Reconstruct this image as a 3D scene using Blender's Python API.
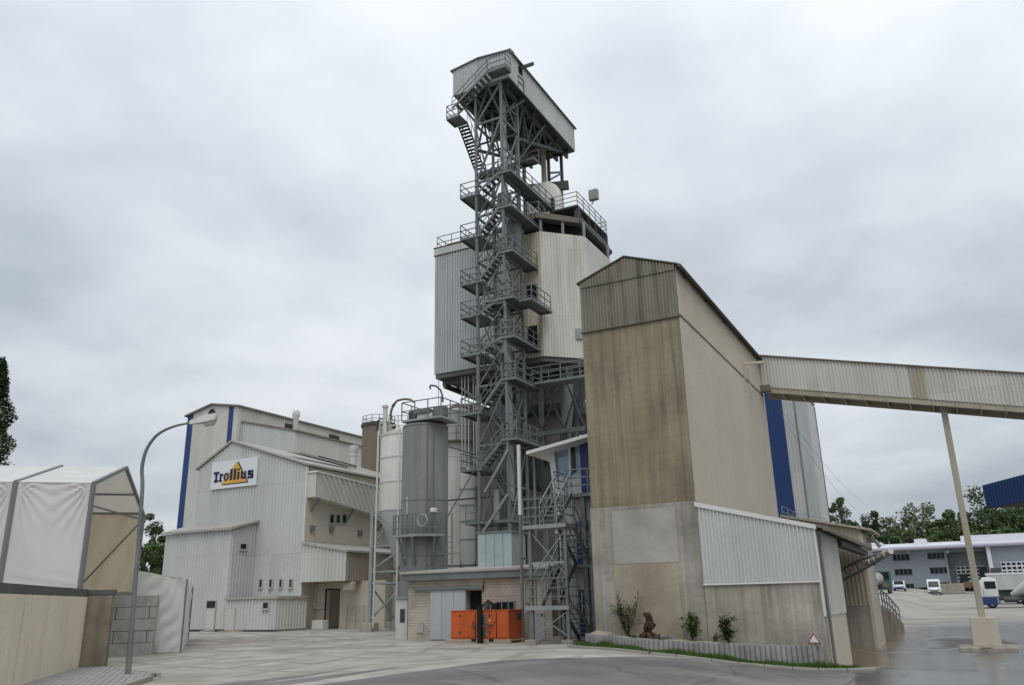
import bpy, bmesh, math, random
import numpy as np
from mathutils import Vector, Matrix
random.seed(7); rng = np.random.default_rng(7)
R = math.radians
for o in list(bpy.data.objects): bpy.data.objects.remove(o)
scene = bpy.context.scene
COL = scene.collection

# ---------------------------------------------------------------- camera
F = 815.0; PIT, ROL, AZ = R(17.53), R(-1.308), R(27.455); H = 1.7
def _tow(v): return np.array([v[0]*math.cos(AZ)-v[1]*math.sin(AZ), v[0]*math.sin(AZ)+v[1]*math.cos(AZ), v[2]])
_fw = np.array([0, math.cos(PIT), math.sin(PIT)]); _up = np.array([0, -math.sin(PIT), math.cos(PIT)]); _rt = np.array([1., 0, 0])
FW = _tow(_fw); RT = _tow(math.cos(ROL)*_rt+math.sin(ROL)*_up); UP = _tow(-math.sin(ROL)*_rt+math.cos(ROL)*_up)
CP = np.array([0, 0, H])
cam = bpy.data.cameras.new('camera'); cam.sensor_width = 36; cam.lens = F/1024*36; cam.clip_start = .1; cam.clip_end = 6000
co = bpy.data.objects.new('camera', cam); COL.objects.link(co); scene.camera = co
co.matrix_world = Matrix(((RT[0], UP[0], -FW[0], 0), (RT[1], UP[1], -FW[1], 0), (RT[2], UP[2], -FW[2], H), (0, 0, 0, 1)))

# ---------------------------------------------------------------- sky, sun, exposure
SUN_EL, SUN_AZ = R(58), R(150)          # high, behind the viewer to the right, veiled by cloud
w = bpy.data.worlds.new('World'); scene.world = w; w.use_nodes = True
nt = w.node_tree; nt.nodes.clear(); N = nt.nodes.new; Lk = nt.links.new
wo = N('ShaderNodeOutputWorld'); bg = N('ShaderNodeBackground'); Lk(bg.outputs[0], wo.inputs[0])
sky = N('ShaderNodeTexSky'); sky.sky_type = 'NISHITA'; sky.sun_disc = False
sky.sun_elevation = SUN_EL; sky.sun_rotation = SUN_AZ; sky.air_density = 1.5; sky.dust_density = 3
sm = N('ShaderNodeVectorMath'); sm.operation = 'SCALE'; sm.inputs[3].default_value = .06; Lk(sky.outputs[0], sm.inputs[0])
tc = N('ShaderNodeTexCoord'); sx = N('ShaderNodeSeparateXYZ'); Lk(tc.outputs['Generated'], sx.inputs[0])
def wmath(op, a, b=None):
    m = N('ShaderNodeMath'); m.operation = op
    for i, v in enumerate((a, b)):
        if v is None: continue
        if isinstance(v, (int, float)): m.inputs[i].default_value = v
        else: Lk(v, m.inputs[i])
    return m.outputs[0]
zz = wmath('ADD', wmath('MAXIMUM', sx.outputs[2], 0), .22)
cx = N('ShaderNodeCombineXYZ'); Lk(wmath('DIVIDE', sx.outputs[0], zz), cx.inputs[0]); Lk(wmath('DIVIDE', sx.outputs[1], zz), cx.inputs[1])
def wnoise(scale, detail, rough, off, dist=0):
    mp = N('ShaderNodeMapping'); mp.inputs['Location'].default_value = off; Lk(cx.outputs[0], mp.inputs[0])
    n = N('ShaderNodeTexNoise'); n.inputs['Scale'].default_value = scale; n.inputs['Detail'].default_value = detail
    n.inputs['Roughness'].default_value = rough; n.inputs['Distortion'].default_value = dist; Lk(mp.outputs[0], n.inputs['Vector']); return n.outputs[0]
n1 = wnoise(.7, 4, .45, (3.1, 1.7, 0), .25); n2 = wnoise(2.6, 6, .55, (8, 2, 0), .2)
nn = wmath('ADD', wmath('MULTIPLY', n1, .72), wmath('MULTIPLY', n2, .28))
cr = N('ShaderNodeValToRGB'); Lk(nn, cr.inputs[0]); e = cr.color_ramp.elements
e[0].position = .37; e[0].color = (.38, .423, .48, 1); e[1].position = .60; e[1].color = (.672, .705, .742, 1)
em = e.new(.49); em.color = (.525, .567, .615, 1)
# cloud deck gets a little thinner and brighter overhead, as overcast skies do
vg = N('ShaderNodeMapRange'); Lk(sx.outputs[2], vg.inputs[0]); vg.inputs[1].default_value = 0; vg.inputs[2].default_value = .75
vg.inputs[3].default_value = .75; vg.inputs[4].default_value = 1.14
cs = N('ShaderNodeVectorMath'); cs.operation = 'SCALE'; Lk(cr.outputs[0], cs.inputs[0]); Lk(vg.outputs[0], cs.inputs[3])
mx = N('ShaderNodeMix'); mx.data_type = 'RGBA'; mx.inputs[0].default_value = .93
Lk(sm.outputs[0], mx.inputs[6]); Lk(cs.outputs[0], mx.inputs[7]); Lk(mx.outputs[2], bg.inputs[0]); bg.inputs[1].default_value = 1.42
sl = bpy.data.lights.new('sun', 'SUN'); sl.energy = 1.2; sl.angle = R(35); sl.color = (1, .97, .92)
so = bpy.data.objects.new('sun', sl); COL.objects.link(so)
sd = Vector((math.sin(SUN_AZ)*math.cos(SUN_EL), math.cos(SUN_AZ)*math.cos(SUN_EL), math.sin(SUN_EL)))
so.rotation_euler = sd.to_track_quat('Z', 'Y').to_euler(); so.location = (0, -20, 60)
vs = scene.view_settings; vs.view_transform = 'Standard'; vs.look = 'None'; vs.gamma = 1; vs.use_curve_mapping = False; vs.exposure = 0
scene.render.engine = 'CYCLES'; scene.render.resolution_x = 1024; scene.render.resolution_y = 685

# ---------------------------------------------------------------- pixel -> place helpers
def ray(x, y): return RT*(x-512)+UP*(342.5-y)+FW*F
def PZ(x, y, z=0): d = ray(x, y); return CP+d*(z-H)/d[2]
def PX(x, y, v): d = ray(x, y); return CP+d*v/d[0]
def PY(x, y, v): d = ray(x, y); return CP+d*v/d[1]
def PN(x, y, pt, n): d = ray(x, y); return CP+d*(((np.array(pt)-CP)@n)/(d@n))
def proj(p):
    q = np.array(p, float)-CP; return 512+F*(q@RT)/(q@FW), 342.5-F*(q@UP)/(q@FW)
def ppm(p): return F/((np.array(p)-CP)@FW)        # pixels per metre there
def zat(x, y, py):                                # height above plan point that shows at row py
    lo, hi = -5., 60.
    for _ in range(40):
        m = (lo+hi)/2
        if proj((x, y, m))[1] > py: lo = m
        else: hi = m
    return lo
def sst(a, b, v):
    t = min(max((v-a)/(b-a), 0), 1); return t*t*(3-2*t)
_gx = [-300, -16, -12.5, -10.2, -9, -7.5, -6.2, -4.8, -4, 300]; _gz = [0, 0, .08, .1, .03, -.1, -.3, -.45, -.5, -.5]
def gz(x, y):
    a = float(np.interp(x, _gx, _gz))*(1-sst(60, 95, y)*sst(-60, -10, x)*0)
    a += -.33*sst(28, 32.5, y)*sst(-6, -3.9, x)
    if x > -70: a += float(np.interp(y, [50, 100, 165, 187, 500], [0, .5, 1.75, 2.4, 3]))*sst(-70, -12, x)
    return a

# ---------------------------------------------------------------- materials
MATS = {}
def mat(name, col, rough=.8, var=.12, scale=3., streak=0., dirt=None, metal=0., bump=0., fine=.06, spec=.3, boards=0., panel=0.):
    """procedural surface: base colour, cloudy variation, optional vertical rain streaks in a dirt colour"""
    if name in MATS: return MATS[name]
    m = bpy.data.materials.new(name); m.use_nodes = True; t = m.node_tree; n = t.nodes; L = t.links.new
    b = n['Principled BSDF']; b.inputs['Roughness'].default_value = rough; b.inputs['Metallic'].default_value = metal
    b.inputs['Specular IOR Level'].default_value = spec
    g = n.new('ShaderNodeNewGeometry')
    def noise(sc, det, vec_scale=(1, 1, 1)):
        mp = n.new('ShaderNodeMapping'); mp.inputs['Scale'].default_value = vec_scale; L(g.outputs['Position'], mp.inputs[0])
        x = n.new('ShaderNodeTexNoise'); x.inputs['Scale'].default_value = sc; x.inputs['Detail'].default_value = det; x.inputs['Roughness'].default_value = .6
        L(mp.outputs[0], x.inputs['Vector']); return x.outputs[0]
    def ramp(f, a, bb, lo=0, hi=1):
        x = n.new('ShaderNodeMapRange'); L(f, x.inputs[0]); x.inputs[1].default_value = a; x.inputs[2].default_value = bb; x.inputs[3].default_value = lo; x.inputs[4].default_value = hi; return x.outputs[0]
    def mul(a, bb):
        x = n.new('ShaderNodeMath'); x.operation = 'MULTIPLY'; L(a, x.inputs[0])
        if isinstance(bb, float): x.inputs[1].default_value = bb
        else: L(bb, x.inputs[1])
        return x.outputs[0]
    v = mul(ramp(noise(scale*.35, 4), .3, .7, 1-var, 1+var), ramp(noise(scale*9, 3), .3, .7, 1-fine, 1+fine))
    rgb = n.new('ShaderNodeRGB'); rgb.outputs[0].default_value = (*col, 1)
    sc = n.new('ShaderNodeVectorMath'); sc.operation = 'SCALE'; L(rgb.outputs[0], sc.inputs[0]); L(v, sc.inputs[3])
    out = sc.outputs[0]
    if panel:
        sp = n.new('ShaderNodeSeparateXYZ'); L(g.outputs['Position'], sp.inputs[0])
        a1 = n.new('ShaderNodeMath'); a1.operation = 'ADD'; L(sp.outputs[0], a1.inputs[0]); L(sp.outputs[1], a1.inputs[1])
        a2 = n.new('ShaderNodeMath'); a2.operation = 'DIVIDE'; L(a1.outputs[0], a2.inputs[0]); a2.inputs[1].default_value = panel
        a3 = n.new('ShaderNodeMath'); a3.operation = 'FLOOR'; L(a2.outputs[0], a3.inputs[0])
        z3 = n.new('ShaderNodeMath'); z3.operation = 'DIVIDE'; L(sp.outputs[2], z3.inputs[0]); z3.inputs[1].default_value = 5.3
        z4 = n.new('ShaderNodeMath'); z4.operation = 'FLOOR'; L(z3.outputs[0], z4.inputs[0])
        cv = n.new('ShaderNodeCombineXYZ'); L(a3.outputs[0], cv.inputs[0]); L(z4.outputs[0], cv.inputs[1])
        wn = n.new('ShaderNodeTexWhiteNoise'); wn.noise_dimensions = '2D'; L(cv.outputs[0], wn.inputs['Vector'])
        sc3 = n.new('ShaderNodeVectorMath'); sc3.operation = 'SCALE'; L(out, sc3.inputs[0]); L(ramp(wn.outputs[0], 0, 1, .93, 1.05), sc3.inputs[3]); out = sc3.outputs[0]
        zf_ = n.new('ShaderNodeMath'); zf_.operation = 'FRACT'; L(z3.outputs[0], zf_.inputs[0])
        sc4 = n.new('ShaderNodeVectorMath'); sc4.operation = 'SCALE'; L(out, sc4.inputs[0]); L(ramp(zf_.outputs[0], .0, .012, .8, 1.), sc4.inputs[3]); out = sc4.outputs[0]
    if boards:
        wv = n.new('ShaderNodeTexWave'); wv.wave_type = 'BANDS'; wv.bands_direction = 'Z'; wv.inputs['Scale'].default_value = 1.1; wv.inputs['Distortion'].default_value = 1.5; wv.inputs['Detail'].default_value = 3; L(g.outputs['Position'], wv.inputs['Vector'])
        fs_ = mul(ramp(wv.outputs[0], 0, .35, 1-boards, 1.), ramp(noise(1, 6, (9, 9, .12)), .35, .65, 1-boards*4.5, 1+boards*3.2))
        sc2 = n.new('ShaderNodeVectorMath'); sc2.operation = 'SCALE'; L(out, sc2.inputs[0]); L(fs_, sc2.inputs[3]); out = sc2.outputs[0]
    if streak:
        d = dirt or tuple(c*.45 for c in col)
        f = mul(ramp(noise(1, 5, (2.6, 2.6, .16)), .47, .72, 0, 1), ramp(noise(.5, 3), .35, .65, .35, 1))
        f2 = n.new('ShaderNodeMath'); f2.operation = 'MULTIPLY'; f2.use_clamp = True; L(f, f2.inputs[0]); f2.inputs[1].default_value = streak
        mxx = n.new('ShaderNodeMix'); mxx.data_type = 'RGBA'; L(f2.outputs[0], mxx.inputs[0]); L(out, mxx.inputs[6]); mxx.inputs[7].default_value = (*d, 1)
        out = mxx.outputs[2]
    L(out, b.inputs['Base Color'])
    if bump:
        bp = n.new('ShaderNodeBump'); bp.inputs['Strength'].default_value = bump; bp.inputs['Distance'].default_value = .02
        L(noise(scale*6, 5), bp.inputs['Height']); L(bp.outputs[0], b.inputs['Normal'])
    MATS[name] = m; return m

m_conc = mat('concrete_brown', (.27, .232, .158), .9, .2, 1.6, 1.0, (.10, .088, .064), bump=.4, boards=.038)
m_conc_low = mat('concrete_grey', (.325, .303, .258), .9, .3, 2, .8, (.15, .14, .118), bump=.4, boards=.035)
m_conc_ext = mat('concrete_stained', (.355, .33, .28), .9, .3, 1.5, 1.0, (.16, .14, .11), bump=.3, boards=.03)
m_render = mat('render_beige', (.53, .48, .395), .9, .07, 1, .25, (.36, .32, .26), bump=.1)
m_patch = mat('render_patch_grey', (.375, .357, .315), .9, .18, 2, bump=.2)
m_patch2 = mat('render_patch_pink', (.34, .285, .22), .9, .25, 1.5, .4, bump=.3)
m_eternit = mat('fibre_cement_old', (.225, .21, .165), .85, .2, 1.5, 1.2, (.055, .052, .047))
m_eternit_clean = mat('fibre_cement_beige', (.53, .475, .39), .85, .06, 1, .2, (.35, .31, .25))
m_roof_brown = mat('roof_brown', (.10, .085, .065), .8, .2, 2)
m_white = mat('sheet_white', (.57, .58, .55), .55, .06, 1, .25, (.42, .42, .39), panel=.98)
m_whiteC = mat('sheet_cream', (.60, .59, .54), .55, .08, 1, .6, (.36, .33, .26), panel=.98)
m_stain = mat('sheet_stained', (.50, .46, .36), .6, .15, 1, 1.1, (.24, .18, .10), panel=.98)
m_sheetg = mat('sheet_grey', (.42, .445, .44), .5, .08, 1, .45, (.27, .285, .28), panel=.98)
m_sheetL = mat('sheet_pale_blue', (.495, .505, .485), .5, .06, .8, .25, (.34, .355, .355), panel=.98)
m_sheetB = mat('sheet_ivory', (.53, .525, .48), .55, .05, .8, .3, (.40, .39, .35), panel=.98)
m_tan = mat('sheet_tan', (.41, .37, .295), .6, .1, 1, .5, (.26, .21, .14))
m_blue = mat('sheet_blue', (.021, .053, .165), .45, .08, 1, .2, (.015, .035, .12))
m_bluedoor = mat('door_blue', (.012, .035, .13), .4, .06, 1)
m_galv = mat('steel_galvanised', (.175, .19, .188), .6, .18, 4, .3, (.10, .106, .104), metal=.2)
m_galvL = mat('steel_galvanised_light', (.29, .305, .30), .55, .12, 4, metal=.2)
m_dark = mat('steel_dark', (.075, .082, .082), .6, .2, 3, metal=.3)
m_black = mat('opening_dark', (.012, .012, .013), .9, .1, 3)
m_rubber = mat('rubber', (.018, .018, .018), .8, .1, 8)
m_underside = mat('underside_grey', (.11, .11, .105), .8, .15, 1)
m_siloG = mat('silo_grey', (.175, .178, .174), .55, .12, 1, .9, (.10, .102, .10))
m_siloW = mat('silo_white', (.58, .58, .54), .5, .06, 1, .5, (.38, .37, .32))
m_siloT = mat('silo_tan', (.21, .168, .125), .8, .15, 1, .5)
m_trim = mat('trim_white', (.66, .66, .63), .5, .05, 2)
m_glass = mat('window_glass', (.012, .015, .018), .12, .1, .5, spec=.3)
m_glassB = mat('glass_blue', (.20, .30, .39), .12, .1, .5, spec=.6)
m_frame = mat('window_frame', (.42, .42, .38), .6, .08, 3)
m_doorgrey = mat('door_grey', (.40, .42, .44), .55, .06, 1, .2)
m_orange = mat('paint_orange', (.52, .105, .025), .55, .16, 3, .7, (.26, .075, .035), fine=.12)
m_skid = mat('skid_dusty', (.34, .29, .21), .9, .15, 3)
m_tarp0 = mat('tarp_white_plain', (.68, .68, .67), .5, .05, 1.2, .15, (.52, .52, .5))
def tarpmat(name, c, tr):
    m = bpy.data.materials.new(name); m.use_nodes = True; t = m.node_tree; n = t.nodes; n.remove(n['Principled BSDF']); o = n['Material Output']
    d = n.new('ShaderNodeBsdfDiffuse'); k = n.new('ShaderNodeBsdfTranslucent'); x = n.new('ShaderNodeMixShader'); x.inputs[0].default_value = tr
    g = n.new('ShaderNodeNewGeometry'); z = n.new('ShaderNodeTexNoise'); z.inputs['Scale'].default_value = .9; z.inputs['Detail'].default_value = 5; t.links.new(g.outputs['Position'], z.inputs['Vector'])
    r = n.new('ShaderNodeValToRGB'); r.color_ramp.elements[0].position = .3; r.color_ramp.elements[1].position = .65; r.color_ramp.elements[0].color = (*[q*.9 for q in c], 1); r.color_ramp.elements[1].color = (*c, 1); t.links.new(z.outputs[0], r.inputs[0])
    t.links.new(r.outputs[0], d.inputs[0]); k.inputs[0].default_value = (c[0], c[1]*.93, c[2]*.8, 1); t.links.new(d.outputs[0], x.inputs[1]); t.links.new(k.outputs[0], x.inputs[2]); t.links.new(x.outputs[0], o.inputs[0]); MATS[name] = m; return m
m_tarp = tarpmat('tarp_white', (.74, .74, .73), .25); m_tarpin = tarpmat('tarp_beige', (.72, .645, .51), .5)
m_alu = mat('tent_aluminium', (.24, .24, .25), .45, .08, 3, metal=.5)
m_wallp = mat('panel_cream', (.67, .60, .455), .85, .08, 1, .35, (.30, .27, .19))
m_block = mat('block_concrete', (.39, .38, .36), .9, .25, 3, .6, (.14, .135, .13), bump=.3)
m_pillar = mat('pillar_concrete', (.24, .205, .155), .9, .3, 2.4, .9, (.09, .085, .075), bump=.3)
m_coping = mat('coping_dark', (.10, .10, .10), .9, .2, 3)
m_roofmetal = mat('roof_metal', (.36, .35, .32), .6, .1, 1, .3)
m_roofdark = mat('roof_edge', (.19, .165, .135), .8, .15, 2)
m_pal = mat('palisade_concrete', (.25, .25, .24), .9, .22, 6, .8, (.12, .12, .115), bump=.3)
m_soil = mat('soil_gravel', (.34, .30, .23), .95, .25, 6, bump=.6)
m_kerb = mat('kerb_concrete', (.29, .275, .245), .9, .15, 4, bump=.2)
m_yellow = mat('sign_yellow', (.66, .36, .06), .5, .03, 1)
m_navy = mat('sign_navy', (.022, .024, .06), .5, .03, 1)
m_signw = mat('sign_white', (.66, .68, .72), .45, .03, 1)
m_red = mat('sign_red', (.30, .08, .08), .6, .05, 1)
m_redtrim = mat('trim_dull_red', (.13, .04, .04), .7, .1, 2)
m_dusty = mat('sheet_dusty', (.30, .262, .21), .7, .12, 1, .5, (.19, .16, .125))
m_shaft = mat('concrete_shaft_grey', (.20, .195, .18), .9, .2, 1.5, .7, (.10, .098, .09), bump=.3)  # even dark grey of the shaft and pier concrete
m_palepipe = mat('pipe_dull_red', (.26, .14, .11), .7, .1, 2)
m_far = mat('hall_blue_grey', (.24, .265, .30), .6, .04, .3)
m_fard = mat('hall_recess_shade_and_frames', (.19, .205, .23), .6, .04, .3)  # darker copy of the hall colour, recess shade put in; window frames share it
m_roofw = mat('roof_white', (.66, .66, .70), .5, .03, .3)
m_fascia = mat('fascia_lilac', (.33, .31, .38), .6, .03, .3)
m_carw = mat('car_white', (.68, .70, .72), .25, .03, 1, spec=.5)
m_truckb = mat('truck_blue', (.02, .045, .16), .35, .05, 1, spec=.5)
m_tank = mat('tank_aluminium', (.45, .45, .44), .35, .08, 1, metal=.4)
m_wood = mat('root_wood', (.07, .05, .035), .95, .4, 10, bump=.6)
m_stone = mat('stone_grey', (.17, .16, .145), .9, .5, 9, bump=.5)
m_bark = mat('bark', (.075, .062, .048), .95, .3, 5, bump=.5)
m_rust = mat('loader_tan', (.17, .12, .07), .7, .15, 2)

def leafmat(name, c1, c2):
    m = bpy.data.materials.new(name); m.use_nodes = True; t = m.node_tree; n = t.nodes; b = n['Principled BSDF']
    b.inputs['Roughness'].default_value = .6; b.inputs['Specular IOR Level'].default_value = .25
    g = n.new('ShaderNodeNewGeometry'); x = n.new('ShaderNodeTexNoise'); x.inputs['Scale'].default_value = .9; x.inputs['Detail'].default_value = 4
    t.links.new(g.outputs['Position'], x.inputs['Vector'])
    ad = n.new('ShaderNodeMath'); ad.operation = 'MULTIPLY_ADD'; t.links.new(g.outputs['Random Per Island'], ad.inputs[0]); ad.inputs[1].default_value = .5
    sb = n.new('ShaderNodeMath'); sb.operation = 'SUBTRACT'; t.links.new(x.outputs[0], sb.inputs[0]); sb.inputs[1].default_value = .25; t.links.new(sb.outputs[0], ad.inputs[2])
    mxx = n.new('ShaderNodeMix'); mxx.data_type = 'RGBA'; t.links.new(ad.outputs[0], mxx.inputs[0]); mxx.inputs[6].default_value = (*c1, 1); mxx.inputs[7].default_value = (*c2, 1)
    t.links.new(mxx.outputs[2], b.inputs['Base Color'])
    b.inputs['Transmission Weight'].default_value = 0
    MATS[name] = m; return m
m_leaf = leafmat('leaves_mid', (.045, .08, .026), (.125, .185, .058))
m_leafd = leafmat('leaves_dark', (.03, .055, .02), (.08, .122, .042))
m_leafp = leafmat('leaves_pale', (.075, .098, .048), (.18, .215, .11))
m_leafy = leafmat('leaves_yellow', (.06, .09, .02), (.14, .17, .045))
m_grass = leafmat('grass_blades', (.03, .07, .012), (.10, .17, .03))

# ---------------------------------------------------------------- mesh builder
class MB:
    def __init__(s): s.v = []; s.f = []
    def add(s, vs, fs):
        o = len(s.v); s.v += [tuple(map(float, q)) for q in vs]; s.f += [tuple(o+i for i in f) for f in fs]; return s
    def box(s, x0, x1, y0, y1, z0, z1):
        return s.add([(x0,y0,z0),(x1,y0,z0),(x1,y1,z0),(x0,y1,z0),(x0,y0,z1),(x1,y0,z1),(x1,y1,z1),(x0,y1,z1)],
                     [(0,3,2,1),(4,5,6,7),(0,1,5,4),(1,2,6,5),(2,3,7,6),(3,0,4,7)])
    def prism(s, pts, vec):
        n = len(pts); vec = np.array(vec, float); a = [np.array(p, float) for p in pts]; b = [p+vec for p in a]
        return s.add(a+b, [tuple(range(n))[::-1], tuple(range(n, 2*n))]+[(i, (i+1) % n, n+(i+1) % n, n+i) for i in range(n)])
    def bar(s, p, q, wd, ht=None, up=(0, 0, 1)):
        ht = ht or wd; p = np.array(p, float); q = np.array(q, float); d = q-p; L = np.linalg.norm(d)
        if L < 1e-6: return s
        d /= L; u = np.array(up, float)
        if abs(d@u) > .98: u = np.array([0, 1., 0])
        a = np.cross(d, u); a /= np.linalg.norm(a); b = np.cross(a, d)
        c = [(-1,-1),(1,-1),(1,1),(-1,1)]
        vs = [p+a*i*wd/2+b*j*ht/2 for i, j in c]+[q+a*i*wd/2+b*j*ht/2 for i, j in c]
        return s.add(vs, [(0,1,2,3)[::-1],(4,5,6,7),(0,1,5,4),(1,2,6,5),(2,3,7,6),(3,0,4,7)])
    def tube(s, pts, r, n=8, cap=True):
        pts = [np.array(p, float) for p in pts]; m = len(pts); rs = r if hasattr(r, '__len__') else [r]*m
        rings = []; a = None
        for i, p in enumerate(pts):
            d = pts[min(i+1, m-1)]-pts[max(i-1, 0)]; d /= max(np.linalg.norm(d), 1e-9)
            if a is None:
                a = np.cross(d, (0, 0, 1.)); 
                if np.linalg.norm(a) < 1e-3: a = np.cross(d, (0, 1., 0))
            a = a-d*(a@d); a /= np.linalg.norm(a); b = np.cross(d, a)
            rings.append([p+(a*math.cos(t)+b*math.sin(t))*rs[i] for t in np.linspace(0, 2*math.pi, n, endpoint=False)])
        o = [q for rg in rings for q in rg]; fs = []
        for i in range(m-1):
            for j in range(n): fs.append((i*n+j, i*n+(j+1) % n, (i+1)*n+(j+1) % n, (i+1)*n+j))
        if cap: fs += [tuple(range(n))[::-1], tuple((m-1)*n+j for j in range(n))]
        return s.add(o, fs)
    def rod(s, p, q, r, n=8): return s.tube([p, q], r, n)
    def lathe(s, cx, cy, prof, n=32, cap=True):
        o = []; fs = []; m = len(prof)
        for r, z in prof:
            for t in np.linspace(0, 2*math.pi, n, endpoint=False): o.append((cx+r*math.cos(t), cy+r*math.sin(t), z))
        for i in range(m-1):
            for j in range(n): fs.append((i*n+j, i*n+(j+1) % n, (i+1)*n+(j+1) % n, (i+1)*n+j))
        if cap: fs += [tuple(range(n))[::-1], tuple((m-1)*n+j for j in range(n))]
        return s.add(o, fs)
    def sheet(s, p0, p1, zb, zt, pitch=.2, dep=.035, brk=(), shear=0., nrm=None):
        """profiled sheet wall from plan point p0 to p1; zb/zt constants or functions of the run"""
        p0 = np.array(p0[:2], float); p1 = np.array(p1[:2], float); d = p1-p0; L = np.linalg.norm(d); d /= L
        nm = np.array([d[1], -d[0]]) if nrm is None else np.array(nrm, float)
        fb = zb if callable(zb) else (lambda q: zb); ft = zt if callable(zt) else (lambda q: zt)
        ss = []; k = 0
        while k*pitch < L:
            for a, o in ((0, 0), (.42, 0), (.52, 1), (.9, 1)):
                t = (k+a)*pitch
                if t < L: ss.append((t, o))
            k += 1
        ss += [(b, .5) for b in brk]; ss.append((L, 0)); ss.sort()
        vs = []; fs = []
        for t, o in ss:
            q = p0+d*t+nm*o*dep; q2 = p0+d*(t+shear)+nm*o*dep
            vs += [(q2[0], q2[1], fb(t)), (q[0], q[1], ft(t))]
        for i in range(len(ss)-1): fs.append((2*i, 2*i+2, 2*i+3, 2*i+1))
        return s.add(vs, fs)
    def railing(s, pts, h=1.05, r=.022, sp=1.2, rails=(1., .5), toe=False):
        for j_, (a, b) in enumerate(zip(pts[:-1], pts[1:])):
            a = np.array(a, float); b = np.array(b, float); L = np.linalg.norm(b-a); k = max(1, round(L/sp))
            for i in range(0 if j_ == 0 else 1, k+1):
                q = a+(b-a)*i/k; s.bar(q, q+(0, 0, h), r*2)
            for f in rails: s.bar(a+(0, 0, h*f), b+(0, 0, h*f), r*2)
            if toe: s.bar(a+(0, 0, .07), b+(0, 0, .07), .02, .14)
        return s
    def build(s, name, m, parent=None, smooth=False, loc=None, bevel=0):
        me = bpy.data.meshes.new(name); me.from_pydata(s.v, [], s.f); me.update()
        bm = bmesh.new(); bm.from_mesh(me); bmesh.ops.recalc_face_normals(bm, faces=bm.faces)
        if bevel: bmesh.ops.bevel(bm, geom=[e for e in bm.edges if len(e.link_faces) == 2 and e.calc_face_angle(0) > .5], offset=bevel, segments=2, affect='EDGES', profile=.5)
        bm.to_mesh(me); bm.free()
        if smooth:
            me.polygons.foreach_set('use_smooth', [True]*len(me.polygons))
            try: me.set_sharp_from_angle(angle=R(40))
            except Exception: pass
        me.materials.append(MATS[m] if isinstance(m, str) else m)
        return place(me, name, parent, loc)
def place(me, name, parent=None, loc=None, rotz=0):
    o = bpy.data.objects.new(name, me); COL.objects.link(o)
    if loc is not None: o.location = tuple(map(float, loc))
    if rotz: o.rotation_euler.z = rotz
    if parent is not None:
        o.parent = parent; o.matrix_parent_inverse = WM.get(parent.name, Matrix.Identity(4)).inverted()
    WM[o.name] = WM_of(o, loc, rotz)
    return o
WM = {}
def WM_of(o, loc, rotz):
    return Matrix.Translation(Vector(loc) if loc is not None else Vector((0, 0, 0))) @ Matrix.Rotation(rotz, 4, 'Z')
def tag(o, label, cat, group=None, kind=None):
    if label: o['label'] = label
    if cat: o['category'] = cat
    if group: o['group'] = group
    if kind: o['kind'] = kind
    return o
def thing(name, label, cat, loc, group=None):
    o = bpy.data.objects.new(name, None); COL.objects.link(o); o.location = tuple(map(float, loc)); o.empty_display_size = .3
    WM[o.name] = Matrix.Translation(o.location); return tag(o, label, cat, group)
def struct(o): o['kind'] = 'structure'; return o

def window(parent, cx, cz, wd, ht, y=None, x=None, name='window', fm=None, gm=None, mull=0, t=.06, rot=None):
    """a framed window on a wall facing -Y (y given) or +X (x given): frame, pane, sill"""
    fm = fm or m_frame; gm = gm or m_glass
    def bx(b, a0, a1, z0, z1, d0, d1):
        if y is not None: b.box(a0, a1, y-d1, y-d0, z0, z1)
        else: b.box(x+d0, x+d1, a0, a1, z0, z1)
    b = MB(); w2, h2 = wd/2, ht/2
    bx(b, cx-w2, cx-w2+t, cz-h2, cz+h2, -.02, .07); bx(b, cx+w2-t, cx+w2, cz-h2, cz+h2, -.02, .07)
    bx(b, cx-w2+t, cx+w2-t, cz+h2-t, cz+h2, -.02, .07); bx(b, cx-w2+t, cx+w2-t, cz-h2, cz-h2+t, -.02, .07)
    for i in range(mull):
        a = cx-w2+wd*(i+1)/(mull+1); bx(b, a-t/2, a+t/2, cz-h2+t, cz+h2-t, .003, .055)
    f = b.build(name, fm, parent)
    g = MB(); bx(g, cx-w2+t, cx+w2-t, cz-h2+t, cz+h2-t, -.02, .03); g.build('pane', gm, f)
    s_ = MB(); bx(s_, cx-w2-.03, cx+w2+.03, cz-h2-.05, cz-h2-.002, -.02, .11); s_.build('sill', fm, f)
    return f

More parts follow.
